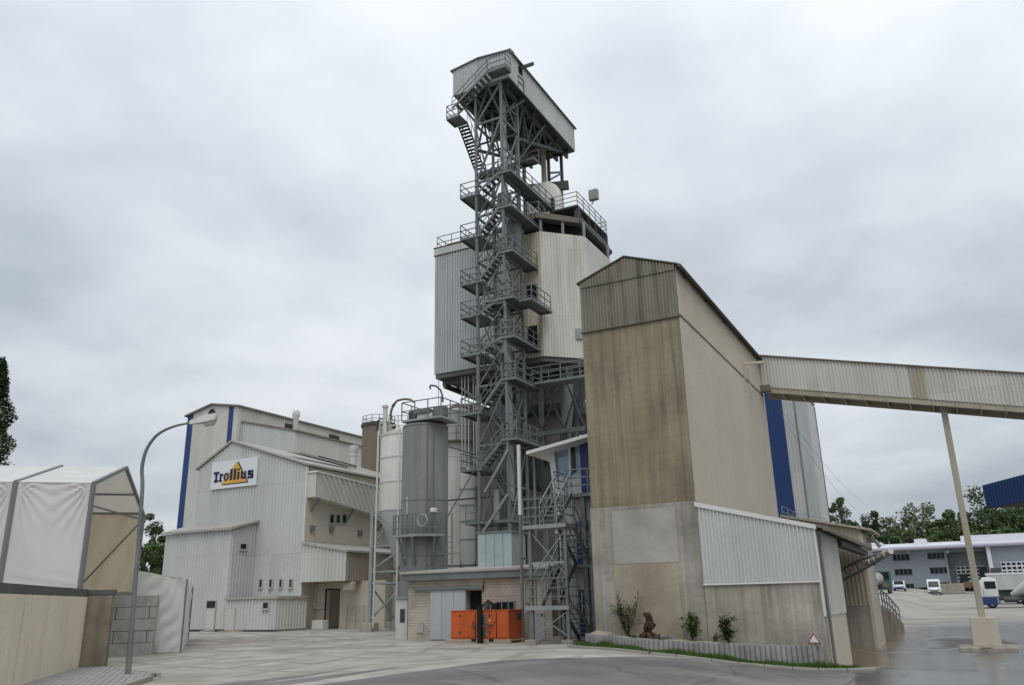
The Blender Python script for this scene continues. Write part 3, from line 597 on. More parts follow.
# ================================================================ KILN TOWER
KY = 50.
KXL = PY(434.6, 374.5, KY)[0]; KZB = PY(434.6, 374.5, KY)[2]; KZT = PY(435, 257, KY)[2]
KX2 = PY(542.5, 300, KY)[0]; _k = KX2-KY; _d = ray(584, 234); _e = CP+_d*(_k/(_d[0]-_d[1])); KX3 = _e[0]; KYC = _e[1]; KYB = 61.5
KPTS = [(KXL, KY), (KX2, KY), (KX3, KYC), (KX3, KYB-2.5), (KX2, KYB), (KXL, KYB)]
def kiln():
    t = thing('kiln_tower', 'tall ribbed kiln tower block raised on columns behind the zigzag stairs', 'tower', ((KXL+KX3)/2, 55.5, 0))
    ins = [(x+(.06 if x == KXL else -.06), y+(.06 if y < 55 else -.06)) for x, y in KPTS]
    MB().prism([(x, y, KZB+.02) for x, y in ins], (0, 0, KZT-KZB-.06)).build('tower_core', m_sheetg, t)
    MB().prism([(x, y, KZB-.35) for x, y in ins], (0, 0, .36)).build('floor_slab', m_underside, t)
    xm = PY(512, 300, KY)[0]; xn = PY(480, 300, KY)[0]
    for a, c, m in (((KXL, KY), (xn, KY), m_sheetg), ((xn, KY), (xm, KY), m_whiteC), ((xm, KY), (KX2, KY), m_stain), ((KX2, KY), (KX3, KYC), m_whiteC), ((KX3, KYC), (KX3, KYB-2.5), m_whiteC)):
        MB().sheet(a, c, KZB, KZT, .23, .06).build('cladding', m, t)
    MB().sheet((KXL, KYB), (KXL, KY), KZB, KZT, .23, .05).build('cladding', m_sheetg, t)
    # floor beams below
    for k in range(6):
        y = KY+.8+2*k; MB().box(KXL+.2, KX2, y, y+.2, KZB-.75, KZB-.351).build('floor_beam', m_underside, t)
    for x in (KXL+.6, KXL+3.2, KX2-2.2, KX2-.4): MB().box(x, x+.22, KY+.3, KYB-.5, KZB-1.1, KZB-.751).build('main_beam', m_dark, t)
    # parapet with red trim on the left, open roof storey on the right
    zp = KZT+.66
    MB().box(KXL-.08, xm, KY-.08, KY+.1, KZT+.08, zp).build('parapet', m_sheetL, t); MB().box(KXL-.09, KXL+.1, KY+.11, KYB, KZT+.08, zp).build('parapet', m_sheetL, t)
    MB().box(KXL-.1, xm, KY-.1, KY+.12, KZT+.02, KZT+.055).build('trim_strip', m_redtrim, t); MB().box(KXL-.12, xm, KY-.12, KY+.14, zp+.002, zp+.07).build('trim_strip', m_redtrim, t)
    MB().railing([(KXL+.1, KY+2.5, zp), (KXL+.1, KY+.1, zp), (xm, KY+.1, zp)], 1.05, .025, 1.3).build('railing', m_galvL, t)
    zr = KZT+1.25
    sh = [(x*1+(-.0), y) for x, y in KPTS]
    inn = [(x-(.7 if x > -26 else -.7), y+(.7 if y < 55 else -.7)) for x, y in KPTS]
    MB().prism([(x, y, KZT-.02) for x, y in inn], (0, 0, zr-KZT)).build('roof_storey', m_black, t)  # solid black block stands in for the shade under the deck
    out = [(x-(.25 if x > -21.9 else 0), y+(-.12 if y < 55 else .2)) for x, y in KPTS]; out[0] = (xm, KY-.2); out[5] = (xm, KYB)
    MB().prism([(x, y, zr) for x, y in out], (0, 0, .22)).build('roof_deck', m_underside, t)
    MB().sheet((xm+1.2, KY-.23), (KX2, KY-.23), zr-.2, zr+.25, .2, .03).build('eaves_sheet', m_roofdark, t); MB().sheet((KX2, KY-.23), (KX3-.25, KYC-.25), zr-.2, zr+.25, .2, .03).build('eaves_sheet', m_roofdark, t)
    MB().box(xm-.3, xm+.9, KY-.05, KY+.6, KZT, KZT+1.5).build('vent_housing', m_sheetB, t)
    for q in ((KX2, KY+.05), (KX3-.05, KYC+.05), ((KX2+KX3)/2, (KY+KYC)/2+.05), (KX3-.05, KYB-4)): MB().box(q[0]-.08, q[0]+.08, q[1], q[1]+.16, KZT, zr).build('roof_post', m_galvL, t)
    # raised service deck on the right with dark sloping apron
    zd = zr+1.5; xd0, xd1, yd0, yd1 = KX3-2.9, KX3-.5, KYC+.2, KYB-2.7
    MB().box(xd0, xd1, yd0, yd1, zd, zd+.16).build('service_deck', m_dark, t)
    for k, q in enumerate(((xd0+.1, yd0+.1), (xd1-.2, yd0+.1), (xd1-.2, yd1-.2))): MB().box(q[0], q[0]+.26, q[1], q[1]+.26, zr+.22, zd+(1.3 if k == 0 else 0)).build('deck_column', m_dark, t)
    for k in range(4): MB().bar((xd1-.1, yd0+.5+k*1.5, zd-.05), (xd1-.1, yd0+2.0+k*1.5, zr+.25), .12, .12).build('deck_brace', m_dark, t)
    MB().prism([(xd1-.3, yd0, zr+.23), (xd1+.15, yd0, zr+.23), (xd1+.15, yd0, zr+.5), (xd1-.3, yd0, zd-.2)], (0, yd1-yd0, 0)).build('apron', m_dark, t)
    MB().railing([(xd0, yd0, zd+.16), (xd1, yd0, zd+.16), (xd1, yd1, zd+.16), (xd0, yd1, zd+.16)], 1.1, .025, 1.2, (1, .66, .33)).build('railing', m_galvL, t)
    MB().railing([(xm+1.5, KY+.1, zr+.22), (KX2-.1, KY+.1, zr+.22), (xd0, yd0, zr+.22)], 1.1, .025, 1.2).build('railing', m_galvL, t)
    p = PY(594, 195, yd0+.6); q = MB(); q.box(p[0]-.4, p[0]+.35, yd0+.4, yd0+.8, p[2]-.45, p[2]+.45); q.build('floodlight', m_galvL, t, bevel=.08)
    MB().bar((p[0], yd0+.6, p[2]-.4), (p[0]-.2, yd0+.5, zd+.1), .08).build('lamp_post', m_galv, t)
    # kiln head: domed tank with pipe
    cyk = 55.5; c = PY(545, 200, cyk); s_ = 1/ppm(c); zA, zB = PY(545, 219, cyk)[2], PY(545, 187, cyk)[2]; h_ = zB-zA
    MB().lathe(c[0], cyk, [(23*s_, zr), (23*s_, zA), (22*s_, zA+.12*h_), (20*s_, zA+.16*h_), (18.5*s_, zA+.5*h_), (16*s_, zA+.82*h_), (13*s_, zA+.96*h_), (10*s_, zB), (.1, zB+.02)], 32).build('kiln_head', m_whiteC, t, smooth=True)
    MB().lathe(c[0], cyk, [(19*s_, zA+.16*h_), (21*s_, zA+.16*h_), (21*s_, zA+.21*h_), (19*s_, zA+.21*h_)], 32, False).build('flange', m_siloW, t, smooth=True)
    MB().lathe(c[0], cyk, [(2.8*s_, zB-.1), (2.4*s_, zB+4.4)], 16).build('feed_pipe', m_dusty, t, smooth=True)
    p = PY(492, 306, KY-.0)
    # door openings on the front
    for px0, px1, py0, py1 in ((527, 537, 286, 302), (527.5, 538, 327, 350)):
        a, c2 = PY(px0, py0, KY-.06), PY(px1, py1, KY-.06); MB().box(a[0], c2[0], KY-.09, KY+.02, c2[2], a[2]).build('door_opening', m_black, t)
    a, c2 = PN(575, 329, (KX2, KY, 0), np.array([1, -1, 0])/1.414), PN(583, 340, (KX2, KY, 0), np.array([1, -1, 0])/1.414)
    MB().prism([(a[0]+.05, a[1]-.05, c2[2]), (c2[0]+.05, c2[1]-.05, c2[2]), (c2[0]+.05, c2[1]-.05, a[2]), (a[0]+.05, a[1]-.05, a[2])], (.06, -.06, 0)).build('hatch', m_galvL, t)
    # concrete shaft and columns beneath
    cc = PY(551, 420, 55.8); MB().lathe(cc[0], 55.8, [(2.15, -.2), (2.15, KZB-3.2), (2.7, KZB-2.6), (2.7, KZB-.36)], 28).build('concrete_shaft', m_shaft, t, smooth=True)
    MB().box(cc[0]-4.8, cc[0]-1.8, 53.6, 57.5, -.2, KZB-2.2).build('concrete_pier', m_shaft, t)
    MB().lathe(cc[0], 55.8, [(3.2, KZB-3.3), (3.2, KZB-3.0)], 28).build('ring_beam', m_dark, t)
    for px, yy in ((541, 52), (563, 52.6), (575, 58), (470, 59), (447, 60)):
        q = PY(px, 400, yy); MB().box(q[0]-.14, q[0]+.14, yy-.14, yy+.14, -.2, KZB-.36).build('column', m_galv, t)
    p, q = PY(586, 376, 52.8), PY(571, 437, 52.8); MB().bar(p, q, .4, .4).build('raking_strut', m_dark, t)
    p, q = PY(586, 420, 52.8), PY(577, 440, 52.8); MB().bar(p, q, .2, .2).build('raking_strut', m_dark, t)
    # walkway under the block
    wz = PY(525, 383.5, 48.6)[2]; wx0, wx1 = PY(523, 380, 48.6)[0], PY(600, 375, 48.6)[0]
    w_ = MB().box(wx0, wx1, 48.6, 49.8, wz-.18, wz).build('walkway', m_galv, t)
    MB().railing([(wx0, 48.62, wz), (wx1, 48.62, wz)], 1.05, .03, 1.3, (1, .55)).build('railing', m_galv, w_); MB().railing([(wx0, 49.75, wz), (wx1, 49.75, wz)], 1.05, .03, 1.3, (1, .55)).build('railing', m_galv, w_)
    px_ = [PY(q_, 400, 51.2)[0] for q_ in (500, 519, 541, 563, 583)]
    for i_ in range(4):
        for za_, zb_ in ((KZB-5.2, KZB-1.1), (KZB-9.6, KZB-5.3)):
            MB().bar((px_[i_], 51.2, za_), (px_[i_+1], 51.2, zb_), .12).build('brace', m_dark, t); MB().bar((px_[i_+1], 51.35, za_), (px_[i_], 51.35, zb_), .12).build('brace', m_dark, t)
    for z_ in (KZB-5.25, KZB-9.7): MB().box(px_[0], px_[4], 51.1, 51.4, z_-.15, z_+.15).build('framework_beam', m_galv, t)
    for q_ in px_[:2]: MB().box(q_-.12, q_+.12, 51.08, 51.32, 0, KZB-.36).build('column', m_galv, t)
    MB().box(px_[1]+.3, px_[2]-.2, 51.6, 53.2, KZB-9, KZB-6.2).build('fan_housing', m_dark, t, bevel=.15); MB().tube([(px_[2], 52.2, KZB-7), (px_[2]+1.2, 52.2, KZB-6.6), (px_[2]+1.6, 52.2, KZB-3.4), (px_[2]+1.6, 52.6, KZB-.5)], .42, 14).build('exhaust_duct', m_galv, t, smooth=True)
    # down pipes under the left overhang
    for px in (462, 465, 468.5, 473.5, 476): q = PY(px, 400, 50.6); MB().rod((q[0], 50.6, 3), (q[0], 50.6, KZB-.3), .045, 6).build('service_pipe', m_siloW, t)
    p, q = PY(461, 388, 50.4), PY(482, 402, 50.4); MB().bar(p, q, .18).build('brace', m_galv, t)
kiln()

# ================================================================ STAIR TOWER
TY0, TY1 = 46., 48.6
TXL, TXR = PY(478.5, 400, TY0)[0], PY(507, 400, TY0)[0]
HZ = PY(453, 96.2, TY0)[2]; HX0, HX1 = PY(453, 96.2, TY0)[0], PY(509.2, 76, TY0)[0]; HY1 = 58.2; HZT = PY(508, 50, TY0)[2]-.1
def tread_mesh(w_):
    b = MB(); b.box(-.12, .12, 0, w_, -.02, .02); b.box(-.12, -.1, 0, w_, -.06, -.02)
    me = bpy.data.meshes.new('tread'); me.from_pydata(b.v, [], b.f); me.materials.append(m_galv); return me
TREAD = tread_mesh(.85)
def flight(parent, xa, za, xb, zb, y0, w_=.85, rail=True, mesh=None):
    """one flight from (xa,za) to (xb,zb) running along x, between y0 and y0+w_: stringers, treads and handrails"""
    f = MB(); 
    for yy in (y0, y0+w_): f.bar((xa, yy, za), (xb, yy, zb), .05, .17)
    o = f.build('stair_flight', m_galv, parent)
    n = max(3, int(round(abs(zb-za)/.24)))
    for k in range(1, n):
        t = k/n; place(mesh or TREAD, 'tread', o, (xa+(xb-xa)*t, y0, za+(zb-za)*t+.05))
    if rail:
        r_ = MB()
        for yy in (y0, y0+w_):
            for hh in (.95, .5): r_.bar((xa, yy, za+hh), (xb, yy, zb+hh), .045)
            m_ = max(2, int(abs(xb-xa)/1.0))
            for k in range(m_+1): t = k/m_; q = (xa+(xb-xa)*t, yy, za+(zb-za)*t); r_.bar(q, (q[0], q[1], q[2]+.95), .04)
        r_.build('handrail', m_galv, o)
    return o
def landing(parent, x0, x1, y0, y1, z, rail):
    o = MB().box(x0, x1, y0, y1, z-.05, z).build('landing', m_galv, parent)
    f = MB(); f.box(x0, x1, y0-.005, y0+.07, z-.17, z-.051); f.box(x0, x1, y1-.07, y1+.005, z-.17, z-.051); f.box(x0-.005, x0+.07, y0+.071, y1-.071, z-.17, z-.051); f.box(x1-.07, x1+.005, y0+.071, y1-.071, z-.17, z-.051)
    f.build('landing_frame', m_galv, o)
    for path in rail: MB().railing([(p[0], p[1], z) for p in path], 1.05, .026, 1.1, (1, .55, .12)).build('railing', m_galv, o)
    return o
def stair_tower():
    t = thing('stair_tower', 'grey galvanised zigzag stair tower climbing the front of the kiln tower', 'stair tower', ((TXL+TXR)/2, TY0+1.2, 0))
    for x in (TXL, TXR):
        for y in (TY0, TY1):
            MB().box(x-.085, x+.085, y-.085, y+.085, -.1, HZ-.05).build('column', m_galv, t)
    Lp = [(460, 470), (461, 414), (460.5, 355.5), (460.5, 317), (460.5, 284.5), (460.5, 239), (460.5, 197.6)]
    Rp = [(507, 438), (505, 378), (506, 336), (505, 297), (507, 250), (504.5, 205.5), (502, 171.5)]
    Lz = [PY(*p, TY0-.1)[2] for p in Lp]; Rz = [PY(*p, TY0-.1)[2] for p in Rp]
    lx0 = PY(460.5, 300, TY0-.1)[0]; lx1 = TXL+.25; rx0 = TXR-.35; rx1 = TXR+.75
    for z in Lz:
        landing(t, lx0, lx1, TY0-.15, TY1-.3, z, [[(lx1, TY0-.12), (lx0+.03, TY0-.12), (lx0+.03, TY1-.33)]])
    for k, z in enumerate(Rz):
        yb = {1: 49.8, 5: 51.6, 6: 53.0}.get(k, KY-.1)
        x1_ = rx1 if k != 3 else rx1+1.6
        if k == 3:
            landing(t, rx0-1.2, rx1, TY0-.15, TY1-.2, z, [[(rx0-1.2, TY0-.12), (rx1-.03, TY0-.12)]])
            landing(t, rx1+.01, rx1+1.0, TY1-2.0, KY-.1, z-.1, [[(rx1+.04, TY1-1.97), (rx1+.97, TY1-1.97), (rx1+.97, KY-.3)]])
        else:
            landing(t, rx0, rx1, TY0-.15, yb, z, [[(rx0+.03, TY0-.12), (rx1-.03, TY0-.12), (rx1-.03, yb-.1)]])
    for k in range(7):
        flight(t, lx1-.1, Lz[k], rx0+.1, Rz[k], TY0-.1)
        if k < 6: flight(t, rx0+.1, Rz[k], lx1-.1, Lz[k+1], TY0+1.25)
    # flight from the lowest left landing down to the base
    flight(t, rx0+.3, Lz[0]-3.3, lx1-.1, Lz[0], TY0+1.25)
    landing(t, lx0+.3, TXR+.2, TY0-.1, TY1, Lz[0]-3.4, [[(lx0+.33, TY0-.07), (TXL-.2, TY0-.07)]])
    # top: long flight to the outer left landing, then up to the cabin door
    tz = PY(446, 118.8, TY0-.1)[2]; tx0 = PY(446.5, 118, TY0-.1)[0]
    landing(t, tx0, tx0+1.15, TY0-.15, TY0+1.1, tz, [[(tx0+1.1, TY0-.12), (tx0+.03, TY0-.12), (tx0+.03, TY0+1.07)]])
    lo = PX(481, 172, tx0+.75); TY = TY0+1.1
    f_ = MB(); [f_.bar((xx, TY, tz), (xx, lo[1], lo[2]), .05, .16) for xx in (tx0+.3, tx0+1.1)]; fo = f_.build('stair_flight', m_dark, t)
    tm = MB(); tm.box(0, .76, -.12, .12, -.02, .02); mm = bpy.data.meshes.new('tread'); mm.from_pydata(tm.v, [], tm.f); mm.materials.append(m_dark)
    for k in range(1, 15): place(mm, 'tread', fo, (tx0+.32, TY+(lo[1]-TY)*k/15, tz+(lo[2]-tz)*k/15))
    r_ = MB(); [r_.bar((xx, TY, tz+.95), (xx, lo[1], lo[2]+.95), .04) for xx in (tx0+.28, tx0+1.12)]; [r_.bar((xx, TY+(lo[1]-TY)*k/4, tz+(lo[2]-tz)*k/4), (xx, TY+(lo[1]-TY)*k/4, tz+(lo[2]-tz)*k/4+.95), .035) for xx in (tx0+.28, tx0+1.12) for k in range(5)]; r_.build('handrail', m_galv, fo)
    landing(t, tx0+.2, rx1, lo[1], lo[1]+.9, lo[2], [[(tx0+.25, lo[1]+.87), (rx1, lo[1]+.87)]])
    dz = PY(487, 72, TY0-.9)[2]; dx0, dx1 = PY(487.5, 74, TY0-.9)[0], PY(502, 71, TY0-.9)[0]
    landing(t, dx0, dx1+.35, TY0-1.0, TY0-.12, dz, [[(dx0, TY0-.97), (dx1+.32, TY0-.97), (dx1+.32, TY0-.15)]])
    flight(t, tx0+1.05, tz, dx0+.05, dz, TY0-1.0)
    # X bracing and horizontals
    zs = [6.] + [Rz[k]-.3 for k in range(7)] + [HZ-3.2, HZ-.2]
    for k in range(len(zs)-1):
        a, c = zs[k], zs[k+1]
        q = MB(); q.bar((TXR+.02, TY0+.1, a), (TXR+.02, TY1, c), .08); q.build('brace', m_galv, t); q = MB(); q.bar((TXR-.05, TY1, a), (TXR-.07, TY0+.1, c), .08); q.build('brace', m_galv, t)
        q = MB(); q.bar((TXL, TY1+.02, a), (TXR, TY1+.02, c), .1); q.build('brace', m_galv, t); q = MB(); q.bar((TXR, TY1-.05, a), (TXL, TY1-.05, c), .1); q.build('brace', m_galv, t)
        MB().bar((TXL, TY0, a), (TXL, TY1, c), .07).build('brace', m_galv, t); MB().bar((TXL-.05, TY1, a), (TXL-.05, TY0, c), .07).build('brace', m_galv, t)
        MB().bar((TXL, TY0+.02, a), (TXR, TY0+.02, c), .06).build('brace', m_galv, t)
        zm_ = (a+c)/2; MB().bar((TXL+.09, TY1, zm_), (TXR-.09, TY1, zm_), .09).build('crossbeam', m_galv, t); MB().bar((TXR, TY0+.09, zm_), (TXR, TY1-.09, zm_), .09).build('crossbeam', m_galv, t)
        for y in (TY0, TY1): MB().bar((TXL+.111, y, c), (TXR-.111, y, c), .14).build('crossbeam', m_galv, t)
        for x in (TXL, TXR): MB().bar((x, TY0+.111, c), (x, TY1-.111, c), .14).build('crossbeam', m_galv, t)
    zb = zs[-3]
    for a, c in (((TXL, zb), (TXR, HZ-3.2)), ((TXL, HZ-3.2), (TXR, HZ-.3))): MB().bar((a[0], TY0-.02, a[1]), (c[0], TY0-.02, c[1]), .12).build('brace', m_galv, t)
    # lowest portal with light diagonals
    a, c = PY(485, 492, TY0-.2), PY(508, 450, TY0-.2); MB().bar(a, c, .14).build('raking_strut', m_galvL, t)
    a, c = PY(483, 532, TY0-.2), PY(507.5, 495, TY0-.2); MB().bar(a, c, .16).build('raking_strut', m_galvL, t)
    MB().rod(PY(496.5, 560, TY0+.6), PY(496.5, 490, TY0+.6), .2, 10).build('drop_pipe', m_galvL, t)
    # service pipe climbing inside
    MB().rod(((TXL+TXR)/2+.2, TY1-.6, 5), ((TXL+TXR)/2+.2, TY1-.6, HZ-.1), .22, 10).build('riser_pipe', m_sheetg, t)
    MB().lathe((TXL+TXR)/2+.6, TY1-.2, [(.6, 25.5), (.6, 27.6), (.3, 28.4), (.1, 28.4)], 14).build('cyclone', m_galv, t, smooth=True)
    for k in range(6):   # boxes and ducts behind the flights
        z = 9+4.1*k; MB().box(TXL+.3, TXL+1.0, TY1+.15, TY1+.9, z, z+1.2+.3*(k % 2)).build('duct_box', m_galv, t)
stair_tower()

# ================================================================ HEAD HOUSE (cabin on top)
def head_house():
    t = thing('head_house', 'pale ribbed cabin perched on steel trusses at the very top of the plant', 'cabin', ((HX0+HX1)/2, 52, HZ))
    xm = PY(478.5, 58, TY0)[0]; ze = PY(452, 71.5, TY0)[2]; zr = max(PY(478.5, 59, TY0)[2], ze+.25, HZT+.2)
    y0 = TY0
    MB().prism([(HX0+.04, y0+.05, HZ+.01), (HX1-.04, y0+.05, HZ+.01), (HX1-.04, y0+.05, HZT-.05), (xm, y0+.05, zr-.08), (HX0+.04, y0+.05, ze-.05)], (0, HY1-y0-.1, 0)).build('cabin_core', m_sheetg, t)
    W = HX1-HX0; rs = xm-HX0
    MB().sheet((HX0, y0), (HX1, y0), HZ, lambda s_: ze+(zr-ze)*s_/rs if s_ < rs else zr+(HZT-zr)*(s_-rs)/(W-rs), .24, .045, brk=(rs,)).build('cladding', m_sheetg, t)
    # right side has a door bay near the front
    yd = y0+1.55; yd2 = y0+2.25
    MB().sheet((HX1, y0), (HX1, yd), HZ, HZT, .24, .03).build('cladding', m_sheetL, t); MB().sheet((HX1, yd2), (HX1, HY1), HZ, HZT, .24, .045).build('cladding', m_sheetL, t)
    MB().box(HX1-.3, HX1-.02, yd, yd2, HZ+1.35, HZT-.25).build('door_opening', m_black, t); MB().box(HX1-.2, HX1+.01, yd, yd2, HZ+.02, HZ+1.35).build('door', m_sheetL, t)
    MB().railing([(HX1+.05, yd-.15, HZ+.02), (HX1+.05, yd2+.1, HZ+.02)], 1.05, .025, .9).build('railing', m_galv, t)
    MB().box(HX1-.3, HX1+1.15, yd+.25, yd+.4, HZT-.45, HZT-.2).build('hoist_beam', m_dark, t)
    for xa, za, xb, zb in ((HX0-.18, ze-.05, xm, zr), (xm+.001, zr, HX1+.2, HZT-.03)):
        MB().prism([(xa, y0-.15, za), (xb, y0-.15, zb), (xb, y0-.15, zb+.08), (xa, y0-.15, za+.08)], (0, HY1-y0+.3, 0)).build('roof_slope', m_galv, t)
    MB().rod((HX1+.1, y0-.1, HZT-.0), (HX1+.1, y0+.5, HZT+.08), .14, 8).build('warning_lamp', m_galvL, t)
    # floor grillage
    MB().box(HX0+.06, HX1-.06, y0+.06, HY1-.06, HZ-.05, HZ-.002).build('floor', m_dark, t)
    for x in (HX0+.7, HX0+W*.35, HX0+W*.65, HX1-.75): MB().box(x-.1, x+.1, y0+.05, HY1-.05, HZ-.5, HZ-.051).build('floor_beam', m_dark, t)
    for k in range(6):
        y = y0+.4+2.2*k; MB().box(HX0+.3, HX1-.35, y, y+.18, HZ-.42, HZ-.053).build('joist', m_dark, t)
    # trusses below and rear legs
    q = MB()
    cols = [PY(517, 150, 49.), PY(523.8, 160, 50.5), PY(548.5, 165, 56.3), PY(561.2, 160, 57.4)]
    zroof = KZT+1.4
    for k, c in enumerate(cols):
        zb = zroof if k < 2 else PY(550, 183, 56.8)[2]; 
        MB().box(c[0]-.11, c[0]+.11, c[1]-.11, c[1]+.11, zb-(0 if k < 2 else .1), HZ-.12).build('leg', m_galvL if k == 0 else m_dark, t)
    c2, c3 = cols[2], cols[3]; zb = PY(550, 183, 56.8)[2]
    MB().bar((c2[0], c2[1], HZ-2.5), (c3[0], c3[1], HZ-2.1), .14).build('tie', m_galv, t); MB().bar((c2[0], c2[1], zb), (c3[0], c3[1], HZ-2.2), .14).build('brace', m_galv, t)
    MB().bar((c2[0]-2.2, c2[1]-.2, zb-.4), (c3[0]+.5, c3[1]+.2, zb-.2), .35, .75).build('base_girder', m_dark, t)
    MB().bar((c3[0]-.1, c3[1], zb-.3), (c3[0]-.1, c3[1], zroof), .22).build('leg', m_galv, t)
    xr = HX1-.75; xl = HX0+.7
    for x in (xr, xl):
        n = 5; L_ = HY1-TY1-.6
        zl = HZ-2.4
        MB().bar((x, TY1, zl-1.2), (x, HY1-1.5, HZ-.55), .2).build('truss_chord', m_dark, t)
        for k in range(n):
            ya = TY1+L_*k/n; yb = TY1+L_*(k+1)/n; f = 1-k/n
            MB().bar((x, ya, HZ-.5-2.9*f), (x, (ya+yb)/2, HZ-.45), .12).build('truss_diagonal', m_dark, t); MB().bar((x, (ya+yb)/2, HZ-.45), (x, yb, HZ-.5-2.9*(1-(k+1)/n)), .12).build('truss_diagonal', m_dark, t)
    for k in range(4):
        y = TY1+.3+2.2*k; z = HZ-.6-2.3*(1-k/4)
        MB().bar((xl, y, z), (xr, y, z), .12).build('cross_tie', m_dark, t); MB().bar((xl, y, HZ-.5), (xr, y+.1, z), .09).build('brace', m_dark, t)
    # front knee braces from the stair tower columns
    for a, c in (((TXL, TY0+.05, HZ-3), (HX0+.3, TY0+.3, HZ-.3)), ((TXR, TY0+.05, HZ-3), (HX1-.2, TY0+2.8, HZ-.3)), ((TXR, TY0, HZ-3), ((TXL+TXR)/2, TY0, HZ-.3)), ((TXL, TY0, HZ-3), ((TXL+TXR)/2, TY0, HZ-.3)), ((TXR, TY1, HZ-5.5), (HX1-.3, TY1+4, HZ-.4))):
        MB().bar(a, c, .13).build('knee_brace', m_dark, t)
head_house()

# ================================================================ SILOS
def band(cx, cy, r, z, h=.12): return MB().lathe(cx, cy, [(r-.02, z-h/2), (r+.035, z-h/2), (r+.035, z+h/2), (r-.02, z+h/2)], 32, False)
def ringrail(cx, cy, r, z, parent, m, h=1.0, rails=(1., .66, .33), n=16):
    b = MB()
    for f in rails: b.tube([(cx+r*math.cos(a), cy+r*math.sin(a), z+h*f) for a in np.linspace(0, 6.2832, 33)], .028, 6, False)
    for k in range(n): a = 6.2832*k/n; b.bar((cx+r*math.cos(a), cy+r*math.sin(a), z), (cx+r*math.cos(a), cy+r*math.sin(a), z+h), .05)
    return b.build('railing', m, parent)
def grey_silo():
    cy = 39.6; c = PY(424.8, 500, cy); r = 23.2/ppm(c); cx = c[0]; zt = PY(424.8, 421, cy-r)[2]; cyl = cy
    t = thing('steel_silo', 'dark grey steel silo with a round white ring on its side platform', 'silo', (cx, cy, 0))
    MB().lathe(cx, cy, [(r, -.1), (r, zt-.05), (r*.97, zt), (.1, zt+.25)], 40).build('shell', m_siloG, t, smooth=True)
    for z in (zt-.12, zt*.62, zt*.36): band(cx, cy, r-.02, z, .08).build('seam_band', m_siloG, t, smooth=True)
    a = MB()
    for ang in (-.9, -.62): a.bar((cx+r*math.cos(ang)*1.01, cy+r*math.sin(ang)*1.01, 2), (cx+r*math.cos(ang)*1.01, cy+r*math.sin(ang)*1.01, zt-.1), .07)
    a.build('fill_pipe', m_siloG, t)
    # top deck with railing and machines
    x0, x1, y0, y1 = cx-r+.45, cx+r+.5, cy-r+.15, cy+r*.6; z = zt+.14
    MB().box(x0, x1, y0, y1, z, z+.12).build('top_deck', m_galvL, t); MB().box(x0+.5, x1-1., y0+.5, y1-.2, zt-.02, z-.002).build('deck_support', m_galv, t)
    MB().railing([(x0, y1, z+.12), (x0, y0, z+.12), (x1, y0, z+.12), (x1, y1, z+.12), (x0, y1, z+.12)], 1.05, .025, 1.0).build('railing', m_galv, t)
    def at(px, py, yy=cy-.3): return PY(px, py, yy)
    p = at(413.5, 404); MB().box(p[0]-.22, p[0]+.22, cy-.5, cy-.1, z+.12, z+.8).build('control_box', m_dark, t, bevel=.03)
    p = at(425, 403); q = MB(); q.box(p[0]-.55, p[0]+.55, cy-.7, cy+.2, z+.5, z+.78); q.build('filter_housing', m_galv, t, bevel=.05); MB().box(p[0]-.35, p[0]+.7, cy-.6, cy+.1, z+.12, z+.5).build('filter_base', m_siloW, t)
    p = at(441, 404); MB().box(p[0]-.35, p[0]+.35, cy-.6, cy, z+.25, z+.85).build('filter_housing', m_galv, t, bevel=.05); MB().rod((p[0]-1.2, cy-.3, z+.3), (p[0]-.4, cy-.3, z+.3), .16).build('motor', m_bluedoor, t)
    pts = [at(391, 420), at(391, 412), at(393, 405), at(397.5, 400.5), at(404, 399), at(410, 399.5), at(414, 402)]
    MB().tube(pts, .07, 8).build('hose', m_siloT, t, smooth=True)
    pts = [at(442.8, 402), at(442.5, 396), at(440.5, 390), at(436, 386), at(431, 385.3), at(430, 386), at(430.3, 389)]
    MB().tube(pts, .055, 8).build('gooseneck_pipe', m_dark, t, smooth=True)
    p = at(438.5, 408); MB().rod(p, (p[0], p[1], PY(438, 372, cy-.3)[2]), .02, 5).build('lightning_rod', m_galv, t)
    # lower platform with the big white ring
    pz = PY(425, 533, cy-r-.4)[2]; pts = [(cx+(r+.5)*math.cos(a), cy+(r+.5)*math.sin(a)) for a in np.linspace(R(-128), R(-18), 12)]; inn = [(cx+(r+.02)*math.cos(a), cy+(r+.02)*math.sin(a)) for a in np.linspace(R(-18), R(-128), 12)]
    pl = MB().prism([(x, y, pz-.14) for x, y in pts+inn], (0, 0, .14)).build('side_platform', m_galvL, t)
    MB().railing([(x, y, pz) for x, y in pts], 1.05, .025, 3, (1, .66, .33)).build('railing', m_galv, pl)
    for k in (2, 5, 9): MB().bar((pts[k][0], pts[k][1], pz-.15), (cx+(r+.02)*math.cos(R(-128+k*10)), cy+(r+.02)*math.sin(R(-128+k*10)), pz-1.6), .1).build('bracket', m_galv, pl)
    p = PY(422.5, 520.5, cy-r-.85); ring = [p+np.array([.31*math.cos(a), -.0, .31*math.sin(a)]) for a in np.linspace(0, 6.2832, 25)]
    MB().tube(ring, .05, 8, False).build('white_ring', m_galvL, t, smooth=True)
    p = PY(433, 510, cy-r-.0); MB().box(p[0]-.13, p[0]+.13, cy-r-.08, cy-r+.2, p[2]-.1, p[2]+.12).build('name_plate', m_trim, t)
